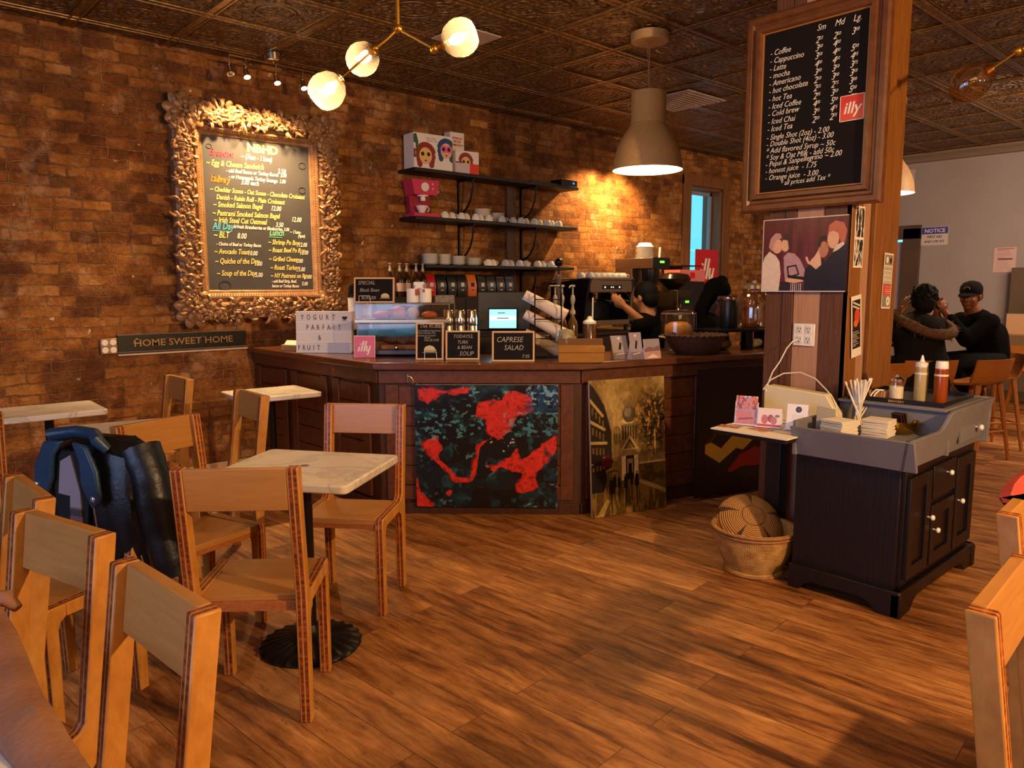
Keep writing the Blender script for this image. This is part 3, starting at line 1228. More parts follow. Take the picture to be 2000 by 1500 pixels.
def ornate_board():
    rnd = random.Random(5)
    gold = mat('gilt_plaster', '#a8805a', .42, metal=.15, noise=(18, '#6b472a', .6), bump=(60, .2))
    side = mat('gilt_side', '#4a2a14', .5)
    x0, x1, z0, z1 = 1.93, 3.205, 1.18, 2.735
    W, H = x1 - x0, z1 - z0
    t = thing('menu_blackboard', 'huge chalk menu board in an ornate carved gilt frame on the brick wall', 'blackboard', (x0, 5.759, z0), 0)
    bw = .215
    m = MB().span((.16, -.05, .14), (W - .16, -.035, H - .14))
    m.build('board', BOARD, t)
    # mitred moulding swept round the rectangle: profile (inset from the outer edge, depth)
    prof = [(0, 0), (0, -.085), (.02, -.10), (.05, -.112), (.085, -.112), (.115, -.098), (.13, -.075), (.145, -.072), (.155, -.088), (.17, -.088), (.18, -.07), (.195, -.06), (.208, -.058), (.215, -.05), (.215, -.03)]
    m = MB()
    rings = []
    for px, py in prof:
        rings.append([(px, py, px), (W - px, py, px), (W - px, py, H - px), (px, py, H - px)])
    m.mi = 0
    m.loft(rings, cap=False, smooth=False)
    m.build('moulding', [gold], t, smooth_angle=30)
    MB().span((.02, -.08, .02), (.03, -.0, H - .02)).span((W - .03, -.08, .02), (W - .02, -.0, H - .02)).build('side_board', side, t)
    # carved acanthus: curled leaf slivers and scrolls along the outer band, rosettes at the corners
    m = MB()

    def leaf(cx, cz, ang, s, cy):
        pts, rs = [], []
        k = rnd.uniform(1.2, 2.6) * rnd.choice((-1, 1))
        x, z, a = cx, cz, ang
        for i in range(6):
            u = i / 5
            pts.append((x, cy - .016 * math.sin(PI * u) - rnd.uniform(0, .004), z))
            rs.append(s * (.13 + .26 * math.sin(PI * (u * .85 + .1))))
            x += s * .3 * math.cos(a)
            z += s * .3 * math.sin(a)
            a += k / 5
        m.tube(pts, rs, 5, flat=.8)

    def edge(ax, az, bx, bz, n):
        for i in range(n):
            u = (i + .5) / n
            cx, cz = ax + (bx - ax) * u, az + (bz - az) * u
            for j in range(6):
                o = rnd.uniform(-.06, .055)
                nx, nz = (0, 1) if abs(bx - ax) > abs(bz - az) else (1, 0)
                leaf(cx + nx * o + rnd.uniform(-.01, .01), cz + nz * o + rnd.uniform(-.01, .01), rnd.uniform(0, 2 * PI), rnd.uniform(.028, .05), -.104)
    b = .062
    edge(.14, b, W - .14, b, 42)
    edge(.14, H - b, W - .14, H - b, 42)
    edge(b, .14, b, H - .14, 52)
    edge(W - b, .14, W - b, H - .14, 52)
    m.build('carved_leaves', gold, t)
    for cx, cz in ((.085, .085), (W - .085, .085), (.085, H - .085), (W - .085, H - .085)):
        m = MB()
        for r, nn, d in ((.095, 9, -.10), (.065, 7, -.118), (.035, 5, -.132)):
            for k in range(nn):
                a = 2 * PI * k / nn + r * 9
                m.ball((cx + r * math.cos(a), d, cz + r * math.sin(a)), (r * .42, .014, r * .62), 8, 5, rot=(0, -a + PI / 2, 0))
        m.ball((cx, -.14, cz), (.02, .014, .02), 8, 5)
        for k in range(10):
            leaf(cx + rnd.uniform(-.09, .09), cz + rnd.uniform(-.09, .09), rnd.uniform(0, 6), .05, -.10)
        m.build('corner_rosette', gold, t)
    # beads on the inner lip
    m = MB()
    for a, c, n in (((.178, .178), (W - .178, .178), 46), ((.178, H - .178), (W - .178, H - .178), 46), ((.178, .178), (.178, H - .178), 60), ((W - .178, .178), (W - .178, H - .178), 60)):
        for i in range(n):
            u = i / (n - 1)
            m.ball((a[0] + (c[0] - a[0]) * u, -.074, a[1] + (c[1] - a[1]) * u), (.007, .007, .009), 6, 4)
    m.build('beading', gold, t)
    # chalk writing; u, v measured on the inner board
    bx0, bx1, bz0, bz1 = .215, W - .215, .215, H - .215
    bwid, bh = bx1 - bx0, bz1 - bz0

    def wr(lines, name, mt):
        k = MB()
        for tx, u, v, s in lines:
            text_bm(k, tx, bx0 + u * bwid, bz0 + v * bh, s, y=-.0515, shear=.28, bold=.0008, rot=rnd.uniform(-.012, .012), sx=.70)
        k.build(name, mt, t)
    m = MB()
    text_bm(m, 'NBHD', bx0 + .40 * bwid, bz0 + .925 * bh, .088, y=-.0515, bold=.0035)
    m.build('chalk_title', CHALK_Y, t)
    wr([('Breakfast', .06, .875, .068), ('Breakfast', .062, .874, .068)], 'red_chalk', CHALK_R)
    wr([('Bakery', .06, .705, .072), ('Bakery', .063, .704, .072)], 'orange_chalk', CHALK_O)
    wr([('All Day ~', .055, .40, .075), ('_______', .055, .395, .06)], 'blue_chalk', CHALK_B)
    wr([('Lunch', .575, .375, .072), ('_____', .575, .37, .06)], 'green_chalk', CHALK_G)
    wr([('~ Egg & Cheese Sandwich', .03, .81, .060), ('~ Cheddar Scone - Oat Scone - Chocolate Croissant', .05, .645, .050), ('Danish - Raisin Roll - Plain Croissant', .10, .595, .052),
        ('~ Smoked Salmon Bagel', .07, .545, .056), ('~ Pastrami Smoked Salmon Bagel', .06, .49, .056), ('~ Irish Steel Cut Oatmeal', .07, .445, .056),
        ('~ BLT', .06, .345, .066), ('~ Avocado Toast', .06, .24, .054), ('~ Quiche of the Day', .06, .175, .058), ('~ Soup of the Day', .07, .095, .058),
        ('~ Shrimp Po Boy', .56, .315, .054), ('~ Roast Beef Po Boy', .56, .26, .052), ('~ Grilled Cheese', .56, .20, .052), ('~ Roast Turkey', .57, .14, .054), ('~ NY Pastrami on Rye', .57, .085, .050)], 'yellow_chalk', CHALK_Y)
    wr([('~ (7am - 11am)', .34, .875, .056), ('3.50', .68, .80, .056), ('- add Beef Bacon or Turkey Bacon  3.00', .20, .775, .042), ('- or Homemade Turkey Sausage  1.00', .22, .738, .042), ('3.00 each', .33, .705, .052),
        ('12.00', .60, .545, .054), ('12.00', .80, .478, .054), ('3.50', .64, .435, .052), ('- add fresh Strawberries or Blueberries  2.00', .20, .413, .038),
        ('8.00', .27, .345, .060), ('- Choice of Beef or Turkey Bacon', .08, .295, .036), ('10.00', .36, .235, .050), ('7.00', .42, .165, .050), ('5.00', .42, .088, .050),
        ('~ 11am-', .78, .395, .040), ('(4pm)', .86, .37, .036), ('12.00', .86, .305, .048), ('12.00', .87, .25, .048), ('8.00', .83, .19, .048), ('15.00', .83, .13, .048), ('15.00', .90, .078, .046),
        ('- add Beef Strip, Beef,', .58, .05, .034), ('bacon or Turkey Bacon', .58, .018, .034), ('5.00', .88, .03, .042)], 'white_chalk', CHALK_W)
    m = MB()
    for cx, cz, s in ((.93, .87, .03), (.92, .70, .03), (.14, .03, .045), (.06, .93, .02)):
        m.tube([(bx0 + cx * bwid + s * math.cos(a), -.0512, bz0 + cz * bh + s * .8 * math.sin(a)) for a in [2 * PI * k / 14 for k in range(14)]], .0022, 4, closed=True)
    m.build('smudged_doodles', mat('rubbed_chalk', '#252022', .9), t)


ornate_board()


def home_sign():
    t = thing('home_sign', 'long black HOME SWEET HOME sign on the brick wall above the raceway', 'sign', (1.50, 5.745, .968), 0)
    MB().span((0, -.012, 0), (.915, .015, .115)).build('board', mat('sign_black', '#0f0c0c', .35), t, bevel=.002)
    m = MB()
    text_bm(m, 'HOME SWEET HOME', .4575, .034, .068, y=-.0135, align='CENTER', bold=.0006, sx=1.12)
    for x in (.125, .335, .585):
        m.tube([(x + .022 * math.cos(a), -.0132, .065 + .022 * math.sin(a)) for a in [R(k) for k in range(40, 260, 20)]], .0022, 4)
    m.build('lettering', mat('sign_gold', '#a8845a', .35, metal=.5), t)
    MB().span((-.0, -.016, -.006), (.915, .015, 0)).span((0, -.016, .115), (.915, .015, .121)).build('edge_strip', mat('sign_edge', '#7a6a58', .5), t)
    o = thing('wall_outlet', 'double outlet plate on the brick wall left of the home sign', 'outlet', (1.442, 5.742, 1.012), 0)
    MB().box((0, 0, 0), (.108, .035, .108)).build('plate', mat('outlet_steel', '#8d6a50', .35, metal=.5), o, bevel=.004)
    for dx in (-.026, .026):
        for dz in (-.026, .026):
            MB().lathe([(0, .003), (.019, .003), (.021, 0)], (dx, -.018, dz), 16, Matrix.Rotation(R(90), 4, 'X')).build('socket', WHITEP, o)
    r = MB().span((1.50, 5.735, .940), (2.43, 5.765, .953)).build('cable_raceway', mat('raceway_white', '#d9c3a6', .45), bevel=.003)
    tag(r, 'thin pale cable raceway running along the brick wall to the counter', 'raceway')


home_sign()

# ------------------------------------------------------------------ shelves with cups
SH = mat('shelf_black', '#17100d', .5, noise=(5, '#24170f', .5))
SHY = (5.50, 5.762)


def shelves():
    for x0, x1, z, nm, lb in ((3.88, 5.95, 2.44, 'a', 'top black wall shelf with the printed boxes'), (3.88, 5.93, 2.028, 'b', 'middle black wall shelf with the pink machine and cups'), (3.98, 5.89, 1.613, 'c', 'lowest black wall shelf with plate stacks and cups')):
        t = thing('wall_shelf', lb, 'shelf', (x0, SHY[0], z), 0, 'black wall shelves')
        MB().span((0, 0, -.03), (x1 - x0, SHY[1] - SHY[0], 0)).build('shelf_board', SH, t, bevel=.003)
        for bx in ((4.55 - x0, 5.36 - x0) if nm != 'c' else (5.36 - x0,)):
            m = MB()
            m.span((bx - .008, .236, -.36), (bx + .008, .262, -.03)).span((bx - .008, .02, -.045), (bx + .008, .262, -.03))
            m.tube([(bx, .235 - .20 * math.sin(R(a)), -.34 + .29 * (1 - math.cos(R(a)))) for a in range(0, 91, 10)], .009, 6)
            m.build('bracket', BLACKM, t)
    tag(MB().span((5.16, 5.74, 1.0), (5.28, 5.764, 2.41)).build('pipe_board', mat('grey_board', '#6e5137', .6, noise=(3, '#573f29', .5))), 'pale vertical board on the brick wall behind the shelves', 'board')


shelves()
CUPSETS = []


def make_cup(name='espresso_cup', s=1.0):
    """cup standing upside down on its rim"""
    t = thing(name, 'x', 'cup')
    MB().lathe([(.040 * s, 0), (.042 * s, .002), (.0405 * s, .02 * s), (.033 * s, .045 * s), (.022 * s, .055 * s), (.022 * s, .060 * s), (0, .060 * s)], n=18).build('bowl', CERAM, t)
    MB().tube([(.036 * s + .022 * s * math.sin(R(a)), 0, .028 * s + .016 * s * math.cos(R(a))) for a in range(0, 181, 20)], .0042 * s, 6).build('handle', CERAM, t)
    return t


def make_plates(n, r):
    t = thing('saucer_stack', 'x', 'plates')
    for k in range(n):
        MB().lathe([(0, .004), (r * .5, .003), (r * .55, .0), (r * .6, .003), (r * .97, .013), (r, .0155), (r * .96, .017), (r * .58, .008), (0, .007)], (0, 0, k * .0135), 24).build('saucer', CERAM, t)
    return t


def cups():
    base = make_cup()
    first = [True]

    def put(x, y, z, a, lb, grp):
        if first[0]:
            first[0] = False
            base.location = (x, y, z)
            base.rotation_euler.z = R(a)
            tag(base, lb, 'cup', grp)
        else:
            copy_tree(base, (x, y, z), R(a), lb, grp)
    xs = [4.24, 4.34, 4.43, 4.51, 4.60, 4.68, 4.76]
    k = 0
    for x in xs:
        put(x, 5.56 + .03 * (k % 2), 2.0285, (200, -60, -80, 190, -70, 170, -90)[k], 'white cup upside down on the left half of the middle shelf', 'cups on the middle shelf, left of the plates')
        k += 1
    for i, x in enumerate((4.93, 5.10, 5.18, 5.27, 5.36, 5.46, 5.55, 5.63, 5.71)):
        put(x, 5.56 + .03 * (i % 2), 2.0285, (-60, 190, -90, 180, -70, 190, -60, -80, 200)[i], 'white cup upside down on the right half of the middle shelf', 'cups on the middle shelf, right of the plates')
    for i, x in enumerate((4.74, 4.83, 4.96, 5.06, 5.15, 5.27, 5.40, 5.50, 5.59, 5.67)):
        put(x, 5.55 + .035 * (i % 2), 1.6135, (190, -70, -90, 180, -60, -80, 190, -70, -90, 180)[i], 'white cup upside down on the lowest shelf', 'cups on the lowest shelf')
    for n, r, x, y, z, lb in ((9, .085, 4.78, 5.68, 2.0285, 'left of two saucer stacks standing behind the cups on the middle shelf'), (7, .08, 4.97, 5.68, 2.0285, 'right of two saucer stacks standing behind the cups on the middle shelf'),
                              (7, .080, 4.11, 5.62, 1.6135, 'leftmost saucer stack on the lowest shelf'), (7, .068, 4.27, 5.62, 1.6135, 'second saucer stack from the left on the lowest shelf'),
                              (6, .076, 4.43, 5.62, 1.6135, 'third saucer stack from the left on the lowest shelf'), (5, .085, 4.62, 5.63, 1.6135, 'rightmost saucer stack on the lowest shelf beside the cups')):
        s = make_plates(n, r)
        s.location = (x, y, z)
        tag(s, lb, 'plates', 'saucer stacks on the wall shelves')


cups()


def shelf_boxes():
    def face(c, cx, cy, r, hair, petals=None):
        for k in range(9):
            a = R(20 + 17.5 * k)
            c.ell(cx + 1.0 * r * math.cos(a) / c.w, cy + .95 * r * math.sin(a) / c.h, .42 * r / c.w, .42 * r / c.h, hair)
        for s in (-1, 1):
            for k in range(3):
                c.ell(cx + s * (1.0 - .1 * k) * r / c.w, cy - (.25 + .45 * k) * r / c.h, .36 * r / c.w, .4 * r / c.h, hair)
        c.ell(cx, cy - .2 * r / c.h, .85 * r / c.w, .95 * r / c.h, '#e3b38a')
        for s in (-.4, .4):
            if petals:
                for k in range(8):
                    a = 2 * PI * k / 8
                    c.ell(cx + (s + .3 * math.cos(a)) * r / c.w, cy + .3 * r * math.sin(a) / c.h, .2 * r / c.w, .2 * r / c.h, petals)
            else:
                c.ell(cx + s * r / c.w, cy, .38 * r / c.w, .38 * r / c.h, '#e8c845')
            c.ell(cx + s * r / c.w, cy, .24 * r / c.w, .24 * r / c.h, '#2c0f10')
        c.ell(cx, cy - .75 * r / c.h, .16 * r / c.w, .1 * r / c.h, '#7a2430')
    z = 2.4405
    W, H = .40, .30
    t = thing('printed_box', 'large white printed carton with drawn curly-haired faces on the top shelf', 'box', (4.10, 5.53, z), R(-4))
    MB().span((-W / 2, .002, 0), (W / 2, .17, H)).build('carton', mat('white_card', '#e4ddd4', .6), t, bevel=.002)
    c = Canvas(W, H, 150, '#e8e1da')
    face(c, .30, .42, .075, '#8c2f22')
    face(c, .84, .62, .07, '#1f4a78', '#e06a9a')
    c.poly([(0, .95), (.07, .98), (.12, .75), (.10, .45), (.06, .35), (.05, .7), (0, .72)], '#2f5a33')
    c.poly([(0, .55), (.04, .55), (.05, .3), (0, .3)], '#7a2436')
    c.build('printed_front', t, thick=.002, rough=.5)
    m = MB()
    text_bm(m, 'BEAUTIFUL', -.07, .255, .020, y=-.001)
    text_bm(m, 'CHARACTERS', -.07, .235, .018, y=-.001)
    m.build('lettering', mat('print_grey', '#8a7f84', .7), t)
    W, H = .155, .185
    t = thing('printed_box', 'tall narrow white box lettered WERE ALL IN THE SAME BOAT on the top shelf', 'box', (4.425, 5.60, z), R(-2))
    MB().span((-W / 2, .002, 0), (W / 2, .1, .37)).build('carton', mat('white_card', '#e4ddd4', .6), t, bevel=.002)
    m = MB()
    for i, s in enumerate(("WE'RE ALL", 'IN THE', 'SAME BOAT')):
        text_bm(m, s, 0, .31 - .03 * i, .024, y=-.0012, align='CENTER', bold=.0005)
    m.build('lettering', mat('print_red', '#c8342a', .7), t)
    W, H = .26, .20
    t = thing('printed_box', 'lower white and red printed box in front of the tall box on the top shelf', 'box', (4.475, 5.52, z), R(-3))
    MB().span((-W / 2, .002, 0), (W / 2, .075, H)).build('carton', mat('white_card', '#e4ddd4', .6), t, bevel=.002)
    c = Canvas(W, H, 120, '#e8e1da')
    face(c, .44, .52, .06, '#8c2f22')
    c.rect(0, 0, 1, .46, '#c9bcc4')
    c.rect(.6, 0, 1, .46, '#d8391f')
    c.rect(0, .44, .3, .5, '#7c2a30')
    c.build('printed_front', t, thick=.002, rough=.5)
    t = thing('speaker_box', 'small black electronic box with a blue light at the right end of the top shelf', 'speaker', (5.83, 5.60, z), 0)
    MB().span((-.12, -.08, 0), (.12, .08, .065)).build('case', BLACKP, t, bevel=.004)
    MB().box((.06, -.081, .035), (.025, .004, .018)).build('blue_light', mat('led_blue', '#103060', .4, emit=('#2f6cff', 1.2)), t)
    MB().span((-.52, -.05, .0), (-.12, .04, .018)).build('cable_tray', BLACKP, t)
    # pink flat-pack espresso machine model
    PK = mat('pink_card', '#c9365a', .5)
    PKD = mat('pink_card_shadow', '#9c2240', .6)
    t = thing('display_coffee_machine', 'pink cardboard model espresso machine with a white cup on the middle shelf', 'coffee machine', (4.03, 5.60, 2.0285), R(-6))
    MB().prism([(-.135, 0), (.135, 0), (.125, .032), (-.125, .032)], -.07, .11, 'y').build('base', PK, t)
    MB().prism([(-.10, .03), (.085, .03), (.10, .19), (-.115, .19)], .05, .11, 'y').build('back', PKD, t)
    MB().prism([(-.115, .19), (.105, .19), (.135, .32), (-.145, .32)], -.06, .11, 'y').build('head', PK, t)
    MB().lathe([(0, .006), (.034, .006), (.04, 0)], (-.01, -.061, .258), 22, Matrix.Rotation(R(90), 4, 'X')).build('dial', WHITEP, t)
    MB().ball((.065, -.062, .285), .011, 10, 6).ball((.065, -.062, .245), .011, 10, 6).ball((.135, -.03, .225), .013, 10, 6).build('knob', mat('pale_pink', '#e8a0b0', .5), t)
    MB().lathe([(.024, -.05), (.024, -.012), (.05, -.012), (.05, 0), (0, 0)], (-.01, -.015, .189), 20).build('brew_head', mat('card_silver', '#e6ddd2', .4), t)
    MB().lathe([(0, .035), (.024, .035), (.05, .085), (.054, .098), (.05, .098), (.028, .045), (0, .042)], (-.02, -.01, 0), 20).build('cup', CERAM, t)
    MB().tube([(.03 + .024 * math.sin(R(a)), -.01, .072 + .02 * math.cos(R(a))) for a in range(0, 181, 20)], .005, 6).build('cup_handle', CERAM, t)


shelf_boxes()


def spot_bar(name, label, loc, rz, heads, length, aim, energy, grp):
    t = thing(name, label, 'track light', loc, rz, grp)
    MB().lathe([(0, -.055), (.05, -.055), (.06, -.05), (.06, 0), (0, 0)], n=24).build('canopy', CHROME, t)
    MB().rod((-length / 2, 0, -.068), (length / 2, 0, -.068), .0065).rod((0, 0, -.07), (0, 0, -.05), .01).build('bar', mat('bar_brass', '#9a7448', .3, metal=.8), t)
    for k, (x, lit) in enumerate(heads):
        h = MB()
        h.rod((x, 0, -.068), (x, 0, -.115), .004)
        h.tube([(x, 0, -.115), (x + .006, .012, -.125), (x + .004, .02, -.14)], .004, 6)
        Mx = Matrix.Translation((x, .02, -.135)) @ Matrix.Rotation(R(-25), 4, 'X')
        h.M = Mx
        h.lathe([(0, 0), (.012, 0), (.017, -.02), (.02, -.06), (.026, -.075), (.023, -.075), (.017, -.06), (0, -.055)], n=16)
        hd = h.build('lamp_head', CHROME, t)
        if lit:
            b = MB()
            b.M = Mx
            b.ball((0, 0, -.068), (.018, .018, .012), 12, 7)
            b.build('bulb', mat('spot_bulb', '#ffffff', .4, emit=('#ffd9a0', 45)), hd)
            M = Matrix.Translation(loc) @ Matrix.Rotation(rz, 4, 'Z')
            p = M @ Vector((x, .03, -.225))
            lamp('SPOT', 'spot_light', p, energy, WARM, .03, aim[k], 100, .7)
    return t


spot_bar('track_light', 'brass spot bar over the ornate menu board', (2.578, 5.40, ZC - .012), R(2), [(-.33, False), (-.21, True), (.02, True), (.235, True)], .66,
         {1: (2.25, 5.76, 1.7), 2: (2.6, 5.66, 1.1), 3: (2.55, 5.3, .8)}, 70, 'spot bars')
spot_bar('track_light', 'small spot bar over the lit brick wall by the shelves', (6.70, 5.35, ZC - .012), R(0), [(-.12, True), (.03, True), (.2, False)], .5,
         {0: (6.3, 5.76, 1.6), 1: (7.0, 5.76, 1.6)}, 105, 'spot bars')
# ------------------------------------------------------------------ hanging lamps
def globe_chandelier():
    t = thing('globe_chandelier', 'branching brass chandelier with glass globes near the ceiling', 'chandelier', (1.80, 2.648, 0))
    GL = thin_glass('smoky_globe', (.95, .88, .76), .5, .08, .035)
    BULB = mat('globe_bulb', '#ffffff', .3, emit=('#ffd28a', 9))
    o = Vector((1.80, 2.648, 0))
    J = Vector((1.790, 2.638, 2.43)) - o
    top = Vector((1.800, 2.648, ZC)) - o
    G1, G2, G3 = Vector((1.562, 2.803, 2.189)) - o, Vector((1.700, 2.755, 2.325)) - o, Vector((1.968, 2.470, 2.393)) - o
    E3 = Vector((1.895, 2.54, 2.352)) - o
    m = MB()
    m.rod(J, top, .0085)
    m.lathe([(0, -.03), (.055, -.03), (.065, -.02), (.065, 0), (0, 0)], top, 24)
    m.build('stem', BRASS, t)
    m = MB()
    m.ball(J, .018)
    K1 = J.lerp(G1, .32)
    m.tube([J, J.lerp(K1, .5) + Vector((0, 0, -.004)), K1], .007, 8)
    m.rod(K1, G1.lerp(K1, .2), .0045)
    m.ball(K1, .014)
    m.rod(K1, K1 + (G2 - K1) * .45, .011)
    m.rod(J, E3, .005)
    m.ball(E3, .018)
    m.rod(E3, G3.lerp(E3, .35), .01)
    m.build('arms', BRASS, t)
    for g, base, r in ((G1, K1, .073), (G2, K1, .066), (G3, E3, .074)):
        d = (base - g).normalized()
        q = Vector((0, 0, 1)).rotation_difference(d).to_matrix().to_4x4()
        prof = [(.016, r * .97), (r * .45, r * .88), (r * .78, r * .6), (r * .97, r * .15), (r, -.12 * r), (r * .93, -.45 * r), (r * .78, -.72 * r), (r * .55, -.92 * r), (r * .22, -.98 * r), (0, -.93 * r)]
        b = MB()
        b.lathe(prof, g, 28, q)
        gl = b.build('globe', GL, t)
        gl.visible_shadow = True
        s = MB()
        s.lathe([(.012, r * 1.05), (.02, r * 1.0), (.02, r * .72), (.012, r * .66), (0, r * .66)], g, 16, q)
        s.build('socket', BRASS, t)
        e = MB()
        e.lathe([(0, r * .66), (.010, r * .6), (.022, r * .2), (.02, -.05 * r), (.01, -.25 * r), (0, -.28 * r)], g, 14, q)
        e.build('bulb', BULB, t)
        lamp('POINT', 'globe_light', o + g - d * (r * .55), 9, WARM, .02)


globe_chandelier()


def dark_globe():
    t = thing('globe_chandelier', 'unlit smoky glass globe on a brass arm at the upper right edge', 'chandelier', (3.84, 1.04, 0))
    GL = thin_glass('dark_smoky_globe', (.86, .66, .42), .6, .07)
    o = Vector((3.84, 1.04, 0))
    g = Vector((3.70, 1.155, 2.268)) - o
    k = Vector((3.845, 1.035, 2.395)) - o
    c = Vector((3.95, .93, 2.46)) - o
    m = MB()
    m.rod(g.lerp(k, .35), k, .0045)
    m.ball(k, .02)
    m.rod(k, c, .012)
    m.rod(c, Vector((c.x, c.y, ZC)), .009)
    m.lathe([(0, -.03), (.055, -.03), (.065, -.02), (.065, 0), (0, 0)], (c.x, c.y, ZC), 24)
    m.build('arms', BRASS, t)
    d = (k - g).normalized()
    q = Vector((0, 0, 1)).rotation_difference(d).to_matrix().to_4x4()
    r = .085
    MB().lathe([(.018, r * 1.0), (r * .5, r * .9), (r * .82, r * .55), (r * .95, 0), (r * .88, -.4 * r), (r * .7, -.75 * r), (r * .45, -1.0 * r), (0, -1.0 * r)], g, 24, q).build('globe', GL, t)
    MB().lathe([(.012, r * 1.08), (.024, r * 1.02), (.022, r * .7), (0, r * .66)], g, 16, q).build('socket', BRASS, t)
    MB().lathe([(0, r * .66), (.012, r * .6), (.02, r * .3), (.014, -.3 * r), (0, -.5 * r)], g, 14, q).build('bulb', thin_glass('off_bulb', (.9, .8, .6), .8, .2), t)


dark_globe()


def pendant(label, x, y, z, power, grp='dome pendant lamps'):
    t = thing('pendant_lamp', label, 'pendant lamp', (x, y, 0), 0, grp)
    BE = mat('beige_enamel', '#b99462', .5, noise=(30, '#ad8856', .5))
    IN = mat('lamp_inside_glow', '#f6e6c2', .6, emit=('#ffe6b0', 3.2))  # emission on the lining stands in for lamp light falling on it
    MB().lathe([(0, -.058), (.118, -.058), (.126, -.05), (.126, 0), (0, 0)], (0, 0, ZC - .01), 30).build('canopy', BE, t)
    MB().rod((0, 0, z + .52), (0, 0, ZC - .06), .004, 8).rod((.012, .004, z + .52), (-.03, 0, ZC - .06), .0025, 6).build('cable', mat('cable_tan', '#8a6a48', .6), t)
    out = [(0, .52), (.10, .52), (.113, .515), (.118, .50), (.118, .322), (.121, .316), (.118, .31), (.135, .28), (.172, .225), (.205, .16), (.226, .09), (.235, .02), (.238, 0)]
    MB().lathe(out, (0, 0, z), 40).build('shade', BE, t)
    MB().lathe([(.236, 0.0005), (.224, .09), (.203, .158), (.17, .222), (.13, .278), (.112, .315), (.0, .315)], (0, 0, z), 40).build('shade_lining', IN, t)
    MB().ball((0, 0, z + .16), .045, 14, 9).build('bulb', mat('pendant_bulb', '#ffffff', .3, emit=('#ffdfa0', 12)), t)
    lamp('SPOT', 'pendant_light', (x, y, z + .10), power * .25, WARM, .06, (x, y, 0), 140, .4)


pendant('beige dome pendant hanging over the end of the bar', 4.27, 3.31, 2.20, 70)
pendant('beige dome pendant half hidden behind the pillar over the high table', 7.35, 2.95, 2.25, 55)


def ceiling_bits():
    v = thing('ceiling_vent', 'square pale vent plate in the tin ceiling behind the pendant lamp', 'vent', (5.98, 4.27, ZC - .018))
    MB().span((-.29, -.29, 0), (.29, .29, .012)).build('frame', mat('vent_white', '#b9a79c', .5), v, bevel=.004)
    m = MB()
    for k in range(11):
        m.box((0, -.24 + .048 * k, -.003), (.5, .012, .008), (R(25), 0, 0))
    m.build('slats', mat('vent_slat', '#a5948a', .5), v)
    p = thing('ceiling_plate', 'small pale plate on the ceiling behind the lit globe', 'plate', (3.40, 4.19, ZC - .016))
    MB().span((-.17, -.17, 0), (.17, .17, .01)).build('plate', mat('vent_white', '#b9a79c', .5), p, bevel=.003)


ceiling_bits()
# ------------------------------------------------------------------ paintings leaning on / hung on the counter
def facing(nx, ny):
    """rz that turns a panel's local -y towards (nx, ny)"""
    return math.atan2(ny, nx) + PI / 2


